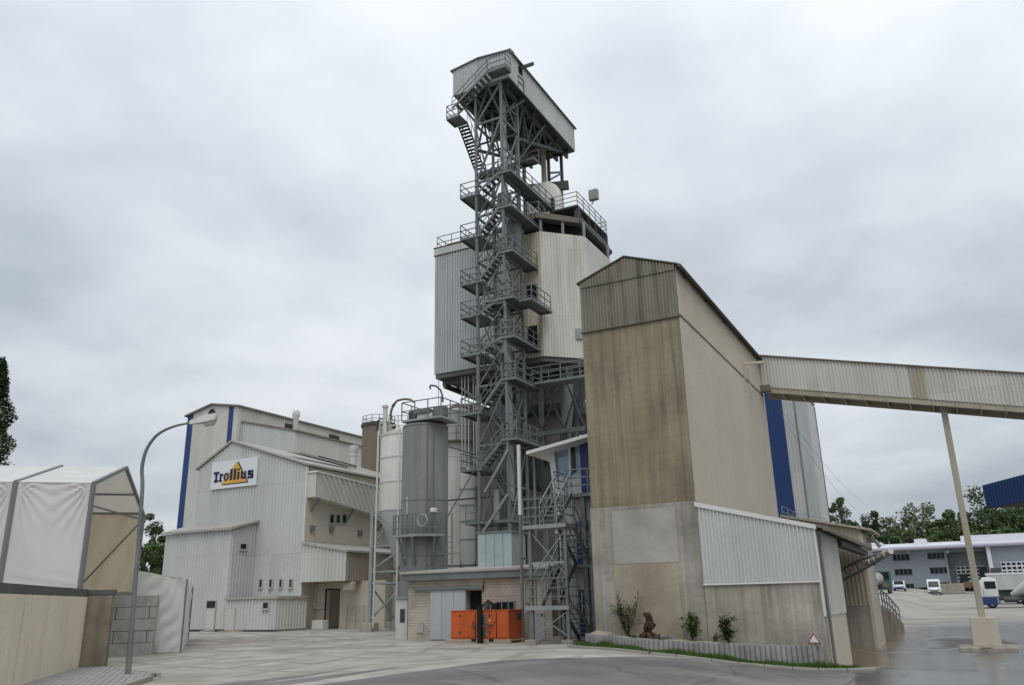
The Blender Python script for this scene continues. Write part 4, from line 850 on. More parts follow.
    for px, py, hh in ((411.5, 506, .5), (409, 560, .28), (409.5, 538, .12)):
        ang = math.acos(max(-1, min(1, (PY(px, py, cy-r*.6)[0]-cx)/r))); q = np.array([cx+r*math.cos(-ang), cy+r*math.sin(-ang)]); z_ = zat(q[0], q[1], py)
        b_ = MB(); th = [-ang+k*.03 for k in range(3)]; b_.add([(cx+(r+.006)*math.cos(a), cy+(r+.006)*math.sin(a), z_+s_*hh) for s_ in (-1, 1) for a in th], [(0,1,4,3),(1,2,5,4)]); b_.build('paint_patch', m_siloW, t)
    x = cx+(r+.35); 
    l = MB(); 
    for dx in (0, .4): l.bar((x+dx, cy-r*.3, 2.6), (x+dx, cy-r*.3, pz+1.1), .06)
    for k in range(9): l.bar((x, cy-r*.3, 2.7+.3*k), (x+.4, cy-r*.3, 2.7+.3*k), .035)
    l.build('ladder', m_galv, t)
    for k in range(2): MB().bar((cx+r*.9, cy, zt-1.2-4.6*k), PY(476, 455+12*k, TY0), .05).build('stay_bar', m_dark, t)
    return cx, cy, r
GCX, GCY, GR = grey_silo()
def cabinet():
    p = PZ(401, 638, 0); x0 = PZ(395.5, 636.5, 0)[0]; x1 = PZ(407.5, 640, 0)[0]; y = 34.4
    a, c = PY(394.8, 638, y)[0], PY(407.6, 638, y)[0]; zt = PY(401, 599, y)[2]
    t = thing('switch_cabinet', 'weathered white switch cabinet at the foot of the grey silo', 'cabinet', ((a+c)/2, y+.4, 0))
    MB().box(a+.04, c-.04, y, y+.75, -.05, zt).build('housing', m_siloW, t, bevel=.02); MB().box(a-.05, c+.05, y-.08, y+.85, zt, zt+.12).build('lid', m_galvL, t)
    q = PY(402.5, 616, y); MB().box(q[0]-.14, q[0]+.14, y-.02, y+.05, q[2]-.3, q[2]+.32).build('vent_grille', m_dark, t)
    MB().rod((a-.02, y+.3, zt*.62), (a-.02, y+.3, zt*.8), .1).build('junction_box', m_siloW, t)
cabinet()
def white_silo():
    cy = 45.2; c = PY(402.5, 470, cy); r = 1.5; cx = c[0]
    zt = PY(395, 432, cy-r*.9)[2]; zb = PY(395, 509, cy-r*.9)[2]; zc = PY(398, 566, cy)[2]
    t = thing('steel_silo', 'white banded steel silo on lattice legs left of the grey silo', 'silo', (cx, cy, 0))
    MB().lathe(cx, cy, [(r, zb), (r, zt), (r*.96, zt+.1), (.1, zt+.5)], 36).build('shell', m_siloW, t, smooth=True)
    MB().lathe(cx, cy, [(.3, zc), (r-.02, zb-.3), (r-.02, zb-.001)], 36).build('hopper_cone', m_sheetg, t, smooth=True)
    for f in (.02, .36, .68, .98): band(cx, cy, r, zb+(zt-zb)*f, .1 if f > .1 else .3).build('ring_band', m_siloW, t, smooth=True)
    ringrail(cx, cy, r+.1, zt+.05, t, m_siloW)
    k = r*.80
    for sx_ in (-1, 1):
        for sy in (-1, 1):
            x, y = cx+sx_*k*1.12, cy+sy*k*1.12
            MB().box(x-.11, x+.11, y-.11, y+.11, .5, zb-.1).build('leg', m_galvL, t); MB().box(x-.42, x+.42, y-.42, y+.42, -.1, .52).build('foot_block', m_conc_low, t, bevel=.03)
    K = k*1.12; hs = [.9, 2.9, 3.6, 5.2]
    for z in hs[1:]:
        for sy in (-1, 1): MB().bar((cx-K+.1, cy+sy*K, z), (cx+K-.1, cy+sy*K, z), .11).build('tie', m_galvL, t)
        for sx_ in (-1, 1): MB().bar((cx+sx_*K, cy-K+.1, z), (cx+sx_*K, cy+K-.1, z), .11).build('tie', m_galvL, t)
    for za, zb_ in ((.7, 2.8), (3.7, 5.1), (zb-.2, 5.3)):
        MB().bar((cx-K, cy-K-.02, za), (cx+K, cy-K-.02, zb_), .1).build('brace', m_galvL, t); MB().bar((cx-K-.02, cy-K, zb_), (cx-K-.02, cy+K, za), .08).build('brace', m_galvL, t)
    for px in (376.5, 398.5): q = PY(px, 500, cy-r-.1); MB().rod((q[0], cy-r-.1, .2), (q[0], cy-r-.1, zt+.2), .06, 8).build('filling_pipe', m_siloW, t)
    def at(px, py): return PY(px, py, cy)
    MB().tube([at(377, 432), at(377, 425), at(378, 421), at(381, 418.5), at(385, 419), at(387, 422)], .07, 8).build('hose', m_dark, t, smooth=True)
    MB().tube([at(389.5, 432), at(389.5, 420), at(391, 410), at(395, 404)], .07, 8).build('hose', m_siloT, t, smooth=True)
    MB().lathe(at(385, 420)[0], cy, [(.16, zt+.3), (.16, zt+2.1), (.22, zt+2.15), (.22, zt+2.3), (.05, zt+2.35)], 12).build('vent_stack', m_siloW, t)
white_silo()
def tan_silo():
    cy = 64.; zt = PY(363, 427, cy)[2]; cx = PY(364, 430, cy)[0]+1.8; r = 1.6
    t = thing('concrete_round_silo', 'brown round silo with a railed top behind the white silo', 'silo', (cx, cy, 0))
    MB().lathe(cx, cy, [(r, 0), (r, zt-.3)], 36).build('shell', m_siloT, t, smooth=True); MB().lathe(cx, cy, [(r+.12, zt-.3), (r+.12, zt), (.1, zt+.3)], 36).build('roof_cap', m_dark, t)
    ringrail(cx, cy, r, zt, t, m_galv, .7, (1, .5), 14)
    p, q = PY(380, 424, 59), PY(365, 441, 59); MB().bar(p, q, .07).build('sloping_pipe', m_palepipe, t)
    cx2 = PY(467, 405, 64)[0]; zt2 = PY(467, 402, 62)[2]
    t2 = thing('concrete_round_silo', 'brown silo top just visible between the grey silo and the stairs', 'silo', (cx2, 64, 0))
    MB().lathe(cx2, 64, [(1.6, 0), (1.6, zt2-.3)], 28).build('shell', m_siloT, t2, smooth=True); MB().lathe(cx2, 64, [(1.7, zt2-.3), (1.7, zt2), (.1, zt2+.25)], 28).build('roof_cap', m_siloT, t2)
tan_silo()
def back_silos():
    cy = 54.; c = PY(457, 470, cy); r = 21/ppm(c); zt = PY(457, 409, cy-r)[2]
    t = thing('steel_silo', 'wide off-white silo half hidden behind the grey silo', 'silo', (c[0], cy, 0))
    MB().lathe(c[0], cy, [(r, 1.6), (r, zt), (.2, zt+.5)], 36).build('shell', m_siloW, t, smooth=True)
    zb = PY(457, 440, cy-r)[2]
    MB().lathe(c[0], cy, [(r, zb-.1), (r+.5, zb-.1), (r+.5, zb), (r, zb)], 36, False).build('gallery', m_siloT, t)
    ringrail(c[0], cy, r+.45, zb, t, m_galv, 1.05, (1, .5), 18)
    for f in (.25, .5, .75): band(c[0], cy, r, 1.6+(zt-1.6)*f).build('ring_band', m_siloW, t, smooth=True)
    for a in range(4): MB().box(c[0]+r*.7*math.cos(a*1.571+.8)-.15, c[0]+r*.7*math.cos(a*1.571+.8)+.15, cy+r*.7*math.sin(a*1.571+.8)-.15, cy+r*.7*math.sin(a*1.571+.8)+.15, -.1, 1.61).build('leg', m_galv, t)
    cy = 50.; c = PY(468.5, 520, cy); r = 8.6/ppm(c); zt = PY(468, 473, cy)[2]
    t = thing('filter_column', 'slim white banded filter column beside the foot of the stairs', 'filter column', (c[0], cy, 0))
    MB().lathe(c[0], cy, [(.2, PY(468, 566, cy)[2]-.8), (r, PY(468, 560, cy)[2]), (r, zt), (.1, zt+.4)], 24).build('shell', m_siloW, t, smooth=True)
    for py in (490, 506, 522, 540): band(c[0], cy, r, PY(468, py, cy)[2]).build('ring_band', m_galvL, t, smooth=True)
    for s_ in (-1, 1): MB().box(c[0]+s_*r-.07, c[0]+s_*r+.07, cy-.07, cy+.07, -.1, zt-1).build('leg', m_galv, t)
    for k, py in enumerate((500, 566, 573)): q = PY(455, py, 49); MB().bar((q[0]-2, 49, q[2]), (q[0]+3, 49, q[2]), .1).build('pipe_run', m_dark, t)
back_silos()

# ================================================================ BRICK BUILDING
BY = 33.6; BX0 = PY(408.2, 610, BY)[0]; BX1 = PY(552, 610, BY)[0]; BZ = PY(408, 581, BY)[2]
def brickmat():
    m = bpy.data.materials.new('brick_painted'); m.use_nodes = True; t = m.node_tree; n = t.nodes; L = t.links.new; b = n['Principled BSDF']; b.inputs['Roughness'].default_value = .9
    g = n.new('ShaderNodeNewGeometry'); sp = n.new('ShaderNodeSeparateXYZ'); L(g.outputs['Position'], sp.inputs[0]); cb = n.new('ShaderNodeCombineXYZ')
    ad = n.new('ShaderNodeMath'); L(sp.outputs[0], ad.inputs[0]); L(sp.outputs[1], ad.inputs[1]); L(ad.outputs[0], cb.inputs[0]); L(sp.outputs[2], cb.inputs[1])
    br = n.new('ShaderNodeTexBrick'); L(cb.outputs[0], br.inputs['Vector']); br.inputs['Scale'].default_value = 1; br.inputs['Brick Width'].default_value = .26; br.inputs['Row Height'].default_value = .125; br.inputs['Mortar Size'].default_value = .011
    br.inputs['Color1'].default_value = (.47, .415, .345, 1); br.inputs['Color2'].default_value = (.43, .38, .315, 1); br.inputs['Mortar'].default_value = (.35, .31, .265, 1)
    nz = n.new('ShaderNodeTexNoise'); nz.inputs['Scale'].default_value = .8; nz.inputs['Detail'].default_value = 6; L(g.outputs['Position'], nz.inputs['Vector'])
    mr = n.new('ShaderNodeMapRange'); L(nz.outputs[0], mr.inputs[0]); mr.inputs[1].default_value = .35; mr.inputs[2].default_value = .65; mr.inputs[3].default_value = .8; mr.inputs[4].default_value = 1.15
    sc = n.new('ShaderNodeVectorMath'); sc.operation = 'SCALE'; L(br.outputs[0], sc.inputs[0]); L(mr.outputs[0], sc.inputs[3]); L(sc.outputs[0], b.inputs['Base Color'])
    bp = n.new('ShaderNodeBump'); bp.invert = True; bp.inputs['Distance'].default_value = .01; L(br.outputs['Fac'], bp.inputs['Height']); L(bp.outputs[0], b.inputs['Normal']); return m
m_brick = brickmat()
def brick():
    t = thing('brick_building', 'low pale brick building with a grey sliding door below the silos', 'building', ((BX0+BX1)/2, BY+3, 0))
    ox0, ox1, oz = PY(466.5, 610, BY)[0], PY(482, 610, BY)[0], PY(470, 590.5, BY)[2]
    w_ = MB(); w_.box(BX0, ox0, BY, BY+6.5, -.2, BZ); w_.box(ox1, BX1, BY, BY+6.5, -.2, BZ); w_.box(ox0, ox1, BY, BY+6.5, oz, BZ); w_.build('brick_wall', m_brick, t)
    MB().box(ox0+.002, ox1-.002, BY+.35, BY+.5, -.1, oz-.002).build('dark_interior', m_black, t); MB().box(ox0, ox1, BY+.02, BY+.34, -.15, .01).build('floor', m_conc_low, t)  # black slab in the doorway stands in for the unlit inside
    MB().box(BX0-.25, BX1+.1, BY-.28, BY-.02, BZ-.0, BZ+.3).build('fascia', m_galv, t)
    zr = zat((BX0+BX1)/2, BY+6.5, 566)
    MB().prism([(BX0-.3, BY-.35, BZ+.3), (BX0-.3, BY+6.7, BZ+.72), (BX0-.3, BY+6.7, BZ+.82), (BX0-.3, BY-.35, BZ+.4)], (BX1-BX0+.4, 0, 0)).build('roof', m_roofmetal, t)
    MB().box(BX0-.24, BX0-.02, BY-.0, BY+6.5, BZ, BZ+.3).build('fascia', m_galv, t)
    dx0 = PY(431, 610, BY)[0]; dz = PY(440, 590, BY)[2]; d = MB().box(PY(415, 590, BY)[0], ox1+.1, BY-.16, BY-.03, dz+.0, dz+.12).build('door_track', m_galv, t)
    s_ = MB().box(dx0, ox0, BY-.05, BY-.005, .02, dz-.002).build('sliding_door', m_doorgrey, t)
    n = 3; pw = (ox0-dx0)/n; me = None
    for k in range(n):
        b_ = MB(); b_.box(dx0+k*pw+.012, dx0+(k+1)*pw-.012, BY-.085, BY-.052, .05, dz-.02); b_.build('door_panel', m_doorgrey, s_)
    q = PY(505.5, 606, BY); window(t, q[0], q[2], 1.0, .42, y=BY, mull=2, fm=m_galv)
    a, c = PY(533.5, 612, BY), PY(545.5, 639, BY); dd = MB().box(a[0], c[0], BY-.05, BY-.004, .05, a[2]).build('door', m_doorgrey, t); MB().box(c[0]-.14, c[0]-.08, BY-.11, BY-.052, 1.0, 1.12).build('door_handle', m_dark, dd)
    MB().tube([PY(483.5, 592, BY-.06), PY(483.5, 580, BY-.06)], .02, 5).build('conduit', m_dark, t)
    q = PY(421, 627, BY); MB().box(q[0]-.2, q[0]+.15, BY-.06, BY-.003, q[2]-.25, q[2]+.2).build('meter_box', m_block, t)
brick()
def galv_box():
    y = 37.6; a, c = PY(477.5, 560, y)[0], PY(512, 560, y)[0]; zt = PY(495, 533, y)[2]; zb = BZ+.45
    t = thing('filter_box', 'galvanised panelled filter box on the brick building roof', 'filter box', ((a+c)/2, y+.8, BZ+.5))
    MB().box(a+.03, c-.03, y+.03, y+1.6, zb, zt).build('housing', m_galvL, t)
    n = 4; pw = (c-a)/n
    for k in range(n): MB().box(a+k*pw+.015, a+(k+1)*pw-.015, y, y+.029, zb+.02, zt-.02).build('panel', mat('panel_galvanised', (.40, .47, .47), .4, .15, 2, .3, (.28, .33, .33), metal=.35), t)
    MB().box(a-.05, c+.05, y-.05, y+1.7, zt+.001, zt+.09).build('top_rim', m_galv, t)
galv_box()
def vent_pipe():
    y = 32.9; p = PY(518.5, 445, y)
    t = thing('vent_pipe', 'tall thin pipe with a white upper half beside the open staircase', 'pipe', (p[0], y, 0)); z1 = zat(p[0], y, 515)
    MB().rod((p[0], y, -.05), (p[0], y, z1), .07, 10).build('lower_pipe', m_galv, t); MB().rod((p[0], y, z1), (p[0], y, p[2]), .085, 10).build('upper_pipe', m_trim, t)
    for z in (1.5, 3.4): MB().box(p[0]-.1, p[0]+.1, y-.02, y+.62, z, z+.06).build('pipe_clamp', m_galv, t)
vent_pipe()

# ================================================================ GENERATOR
def generator():
    y = 31.6; x0 = PY(450.8, 640, y)[0]; x1 = PY(509, 640, y)[0]; zt = PY(480, 611, y)[2]; zb = PY(480, 639.3, y)[2]; dp = 1.25
    t = thing('generator', 'orange generator container on a dusty skid with a black post', 'generator', ((x0+x1)/2, y+dp/2, 0))
    MB().box(x0, x1, y, y+dp, zb, zt).build('housing', m_orange, t, bevel=.025)
    k = MB(); k.box(x0-.25, x1+.1, y-.08, y+.12, .0, zb-.002); k.box(x0-.25, x1+.1, y+dp-.2, y+dp+.1, .0, zb-.002); k.box(x0-.2, x1+.05, y+.121, y+dp-.201, .06, zb-.004); k.build('skid', m_skid, t, bevel=.02)
    L = x1-x0
    for f in (.38, .68): MB().box(x0+L*f, x0+L*f+.22, y-.09, y-.07, .07, .17).build('fork_slot', m_black, t)
    for a, c in ((.01, .43), (.53, .79), (.805, .99)):
        d = MB().box(x0+L*a, x0+L*c, y-.022, y-.002, zb+.08, zt-.06).build('door', m_orange, t, bevel=.006)
        if a < .6:
            for z in (.2, .8): MB().box(x0+L*(a+.14), x0+L*(a+.17), y-.05, y-.023, zb+(zt-zb)*z, zb+(zt-zb)*z+.09).build('hinge', m_dark, d)
    for z0, z1 in ((.1, .45), (.52, .88)):
        g = MB().box(x0+L*.57, x0+L*.635, y-.04, y-.0225, zb+(zt-zb)*z0, zb+(zt-zb)*z1).build('louvre', m_galvL, t)
        for q in range(6): zz_ = zb+(zt-zb)*(z0+(z1-z0)*(q+.5)/6); MB().box(x0+L*.575, x0+L*.63, y-.05, y-.041, zz_-.02, zz_+.01).build('slat', m_dark, g)
    for f in (.435, .525, .7975): MB().box(x0+L*f-.008, x0+L*f+.008, y-.026, y-.001, zb+.06, zt-.05).build('door_gap', m_black, t)
    for f in (.40, .56, .77): MB().box(x0+L*f-.02, x0+L*f+.02, y-.05, y-.0225, zb+.55*(zt-zb), zb+.63*(zt-zb)).build('latch', m_dark, t)
    MB().box(x0+L*.66, x0+L*.70, y-.027, y-.0225, zb+.62*(zt-zb), zb+.7*(zt-zb)).build('warning_label', m_yellow, t); MB().box(x0-.02, x1+.02, y-.02, y+dp+.02, zt+.001, zt+.03).build('roof_plate', m_orange, t)
    xp = PY(479.6, 640, y-.3)[0]; MB().box(xp-.09, xp+.09, y-.34, y-.16, -.02, PY(479.6, 605.5, y-.3)[2]).build('black_post', m_black, t)
    for s_ in (-1, 1): MB().bar((xp+s_*.09, y-.2, zb+(zt-zb)*.5), (xp+s_*.5, y-.06, zb+(zt-zb)*.5), .06).build('post_arm', m_dark, t)
    MB().box(x1+.002, x1+.03, y+.7, y+1.1, zb+.75, zt-.1).build('radiator_grille', m_dark, t)
    e_ = MB(); q = PY(487, 609, y+.6); e_.rod((q[0], y+.6, zt), (q[0], y+.6, zt+.35), .14, 10); e_.build('exhaust_box', m_dark, t); MB().tube([(q[0]-.3, y+.7, zt+.2), (q[0], y+.7, zt+.4), (q[0]+.35, y+.7, zt+.2)], .06, 8).build('exhaust_pipe', m_rubber, t)
    MB().box(q[0]+.25, q[0]+.5, y+.5, y+.8, zt, zt+.3).build('fuel_cap', m_black, t)
generator()

# ================================================================ CONTROL BUILDING + FRONT STAIRS
def control():
    y = 34.2; x0 = PY(561, 560, y)[0]; x1 = SX0-.1; zf = PY(575, 497, y)[2]; z2 = PY(580, 565.5, y)[2]
    t = thing('control_building', 'grey control building with glazed blue control room squeezed beside the silo', 'building', ((x0+x1)/2, y+3, 0))
    xl = BX1+.01
    MB().box(xl, x1, y, y+7, -.1, zf-.25).build('wall', m_sheetL, t)  # paler sheet colour makes up for the shade in this recess
    for k in range(1, 9): xx = xl+(x1-xl)*k/9; MB().box(xx-.012, xx+.012, y-.012, y-.0, 0, zf-.26).build('panel_joint', m_doorgrey, t)
    rz = PY(540, 455, y)[2]; 
    xs0 = PY(554, 490, y)[0]; xt0 = PY(548.5, 455, y)[0]; zt = PY(560, 452, y)[2]
    xr0, zr0 = PY(527, 450, y-.8)[0], PY(527, 452, y-.8)[2]; xr1 = PY(592, 436, y-.8)[0]; zr1 = PY(592, 433, y-.8)[2]
    # glazed room with a raked left end
    MB().prism([(xs0+.1, y+.25, zf), (x1, y+.25, zf), (x1, y+.25, zt+.75), (xt0+.1, y+.25, zt+.05)], (0, 5, 0)).build('control_room', m_glassB, t)
    MB().prism([(xs0-.05, y+.1, zf), (xs0+.22, y+.1, zf), (xt0+.22, y+.1, zt+.15), (xt0-.05, y+.1, zt+.1)], (0, 5.1, 0)).build('raked_frame', m_trim, t)
    MB().box(xs0+.22, x1, y+.1, y+.24, zf, zf+1.0).build('parapet_panel', m_doorgrey, t)
    for k, px in enumerate((568, 580)):
        a = PY(px, 470, y)[0]; MB().box(a, a+.1, y+.12, y+.24, zf+1.0, zt+.45+.25*k).build('mullion', m_trim, t)
    a, c = PY(569.5, 468, y)[0], PY(573.5, 468, y)[0]; MB().box(a, c, y+.15, y+.23, zf+1.15, zf+2.5).build('blue_pane', m_glass, t)
    a, c = PY(580.5, 470, y)[0], x1; d = MB().box(a, c, y+.02, y+.1, zf+.02, zf+2.7).build('door', m_bluedoor, t); MB().lathe((a+c)/2, y+.0, [(.2, zf+1.5), (.2, zf+1.9)], 12).build('porthole', m_glass, d)
    MB().prism([(xr0, y-.9, zr0-.13), (xr1, y-.9, zr1-.15), (xr1, y-.9, zr1), (xr0, y-.9, zr0+.02)], (0, 7.5, 0)).build('roof_slab', m_trim, t)
    MB().bar((PY(534, 460, y-.3)[0], y-.3, 4.2), (PY(534, 460, y-.3)[0], y-.3, zr0-.15), .09).build('roof_post', m_galv, t)
    for zb, hh in ((0.16, 1.9), (z2, 1.9)):
        a, c = PY(579.5, 600, y)[0], PY(592, 600, y)[0]; d = MB().box(a, c, y-.06, y-.005, zb, zb+hh).build('door', m_bluedoor, t)
        ww = MB(); cx_ = (a+c)/2; ww.tube([(cx_, y-.08, zb+1.45), (cx_, y-.055, zb+1.45)], .22, 16); ww.build('porthole', m_glass, d); MB().box(a+.08, a+.14, y-.13, y-.061, zb+.95, zb+1.05).build('door_handle', m_galvL, d)
        if zb < 1: MB().box(cx_-.05, cx_+.15, y-.07, y-.061, zb+1.85, zb+1.98).build('door_notice', m_yellow, d)
    fr = MB(); 
    # walkways
    for z, px0 in ((z2, 565), (zf, 562)):
        a = PY(563, 560, y-1.12)[0]+.01; o = MB().box(a, x1+.1, y-1.15, y-.07, z-.14, z-.0).build('walkway', m_galv, t)
        MB().railing([(a+.3, y-1.12, z), (x1, y-1.12, z)], 1.05, .028, .9, (1, .66, .33)).build('railing', m_galv, o)
    MB().box(PY(570, 600, y)[0], x1, y-.9, y-.001, -.1, .15).build('door_step', m_conc_low, t)
    px = PY(585.5, 560, y-1.0)[0]; MB().box(px-.1, px+.1, y-1.06, y-.86, -.1, zf-.15).build('column', m_galv, t)
    return y, z2, zf
CTY, CTZ2, CTZF = control()
def flight_y(parent, x0, w_, ya, za, yb, zb, m):
    """one flight running along y"""
    o = None; f = MB(); f.bar((x0, ya, za), (x0, yb, zb), .05, .2); o = f.build('stair_flight', m_galv, parent)
    MB().bar((x0+w_, ya, za), (x0+w_, yb, zb), .05, .2).build('stringer', m_galv, o)
    n = max(4, int(round(abs(zb-za)/.2)))
    for k in range(1, n): t = k/n; MB().box(x0+.03, x0+w_-.03, ya+(yb-ya)*t-.11, ya+(yb-ya)*t+.11, za+(zb-za)*t+.02, za+(zb-za)*t+.06).build('tread', m_galv, o)
    for x in (x0, x0+w_):
        r_ = MB()
        for hh in (.95, .5): r_.bar((x, ya, za+hh), (x, yb, zb+hh), .05 if hh > .9 else .03)
        for k in range(4): t = k/3; r_.bar((x, ya+(yb-ya)*t, za+(zb-za)*t), (x, ya+(yb-ya)*t, za+(zb-za)*t+.95), .035)
        r_.build('handrail', m, o)
    return o
def front_stairs():
    y0 = 30.25; ym = 31.25; ye = CTY-1.12
    xl, xr = PY(530.5, 600, y0)[0], PY(566.5, 600, y0)[0]; xc = (xl+xr)/2; W = (xr-xl)/2-.08
    z1 = PY(545, 606, y0)[2]; z3 = PY(543, 524.5, y0)[2]; z2, z4 = CTZ2, CTZF
    t = thing('open_staircase', 'galvanised open staircase zigzagging up beside the blue doors', 'staircase', (xc, y0+1, 0))
    for x in (xl, xr):
        for y in (y0+.12, ye-.1):
            MB().box(x-.065, x+.065, y-.065, y+.065, .2, z3-.17).build('column', m_galv, t); MB().box(x-.24, x+.24, y-.24, y+.24, -.08, .2).build('foot_block', m_conc_low, t, bevel=.02)
    for z, a in ((z1, PY(525, 606, y0)[0]), (z3, PY(522.5, 527, y0)[0])):
        o = MB().box(a, xr+.1, y0-.03, ym, z-.15, z).build('landing', m_galvL, t)
        MB().railing([(xr+.06, ym-.03, z), (xr+.06, y0, z), (a+.03, y0, z), (a+.03, ym-.03, z)], 1.05, .02, .75, (1, .66, .33)).build('railing', m_galv, o)
    flight_y(t, xc+.04, W, ye, .1, ym, z1, m_galvL); flight_y(t, xl+.04, W, ym, z1, ye, z2, m_galvL)
    flight_y(t, xc+.04, W, ye, z2, ym, z3, m_galvL); flight_y(t, xl+.04, W, ym, z3, ye, z4, m_galvL)
    for z0_, z1_ in ((.3, z1-.2), (z1+1.1, z3-.25)):
        MB().bar((xl, y0+.12, z0_), (xr, y0+.12, z1_), .035).build('brace', m_galvL, t); MB().bar((xr, y0+.16, z0_), (xl, y0+.16, z1_), .035).build('brace', m_galvL, t)
    MB().bar((xl+.066, y0+.12, z2), (xr-.066, y0+.12, z2), .09).build('crossbeam', m_galvL, t)
    for z in (z2, z4):
        o = MB().box(xl-.1, PY(563, 560, ye)[0], ye+.0, ye+1.1, z-.14, z-.002).build('rear_landing', m_galv, t)
        MB().railing([(xl-.07, ye, z), (xl-.07, ye+1.05, z)], 1.05, .02, .75, (1, .66, .33)).build('railing', m_galv, o)
        for x in (xl, xr): MB().box(x-.05, x+.05, ye+.4, ye+.5, 0, z-.145).build('rear_post', m_galv, t) if z == z4 else None
front_stairs()

# ================================================================ LEFT HALLS
AY = 47.4
AXL, AXR = PY(196, 500, AY)[0], PY(305.5, 500, AY)[0]; AZL = PY(197.6, 470, AY)[2]; AXM = PY(233, 442, AY)[0]; AZM = PY(233, 442.5, AY)[2]; AZR = PY(306.3, 466, AY)[2]; AYB = 74.
def gable_hall():
    t = thing('gable_hall', 'pale blue-grey ribbed gable hall carrying the company sign', 'hall', ((AXL+AXR)/2, AY+8, 0))
    W = AXR-AXL; rs = AXM-AXL; zt = lambda s_: AZL+(AZM-AZL)*s_/rs if s_ < rs else AZM+(AZR-AZM)*(s_-rs)/(W-rs)
    MB().prism([(AXL+.05, AY+.06, -.2), (AXR-.05, AY+.06, -.2), (AXR-.05, AY+.06, AZR-.08), (AXM, AY+.06, AZM-.08), (AXL+.05, AY+.06, AZL-.08)], (0, AYB-AY-.2, 0)).build('wall_core', m_sheetg, t)
    MB().sheet((AXL, AY), (AXR, AY), .0, zt, .32, .05, brk=(rs,)).build('cladding', m_sheetL, t)
    for xa, za, xb, zb in ((AXL-.2, AZL-.03, AXM, AZM+.04), (AXM+.001, AZM+.04, AXR+.25, AZR-.02)):
        MB().prism([(xa, AY-.2, za), (xb, AY-.2, zb), (xb, AY-.2, zb+.16), (xa, AY-.2, za+.16)], (0, AYB-AY+.4, 0)).build('roof_slope', m_roofmetal, t)
    MB().box(AXR-.05, AXR+.07, AY-.07, AY+.1, .0, AZR-.05).build('corner_flashing', m_trim, t)
    # right side: dark upper sheeting, rendered wall below
    zs = PX(305.5, 493, AXR)[2]
    MB().box(AXR-.03, AXR+.04, AY+.11, AYB-.2, -.1, zs).build('rendered_side', m_render, t)
    MB().sheet((AXR+.01, AY+.1), (AXR+.01, AYB-.2), zs, AZR-.05, .3, .05).build('side_cladding', m_tan, t)
    MB().box(AXR+.001, AXR+.09, AY+.12, AYB-.2, zs-.05, zs+.02).build('drip_edge', m_roofdark, t)
    # four small windows low on the gable
    for px in (261, 271, 281, 291): q = PY(px, 583.5, AY-.05); window(t, q[0], q[2], .36, .68, y=AY-.05, t=.07)
    for px in (331.5, 337.8, 343.8): q = PX(px, 519, AXR+.04); window(t, q[1], q[2], .62, .78, x=AXR+.04, t=.08)
    for px, py in ((312, 529), (331, 530), (359.5, 533.5)): q = PX(px, py, AXR+.04); b_ = MB(); b_.box(AXR+.03, AXR+.16, q[1]-.25, q[1]+.25, q[2]-.2, q[2]+.25); b_.build('wall_vent', m_galv, t)
    for (pa, pb) in (((313, 531), (333, 546)), ((332, 532), (352, 548)), ((360, 536), (376, 548))): MB().bar(PX(*pa, AXR+.2), PX(*pb, AXR+1.4), .05).build('stay_rod', m_galvL, t)
    # roof ventilators
    for k, (px, py0, py1, yy) in enumerate(((353.3, 446, 470, AY+9.),)):
        c = PY(px, py1, yy); s_ = 1/ppm(c); z1 = PY(px, py0, yy)[2]; z0 = c[2]-.6; h_ = z1-z0
        MB().lathe(c[0], yy, [(3*s_, z0), (3*s_, z0+h_*.66), (3.6*s_, z0+h_*.67), (3.6*s_, z0+h_*.74), (3*s_, z0+h_*.75), (5*s_, z0+h_*.9), (4.6*s_, z1), (.1, z1+.05)], 20).build('roof_ventilator', m_siloW, t, smooth=True)
    # long dark louvred strip on the roof edge
    p, q = PY(288, 452, AY+1.5), PY(344, 466.5, AY+8); 
    MB().prism([p, p+np.array([1.2, 0, -.25]), p+np.array([1.2, 0, -.1]), p+np.array([0, 0, .18])], q-p).build('roof_hatch_strip', m_roofmetal, t)
    MB().prism([p+np.array([1.21, 2.2, -.27]), p+np.array([1.3, 2.2, -.27]), p+np.array([1.3, 2.2, -.12]), p+np.array([1.21, 2.2, -.12])], (q-p)*.7).build('louvre_strip', m_dark, t)
    return t
gable_hall()
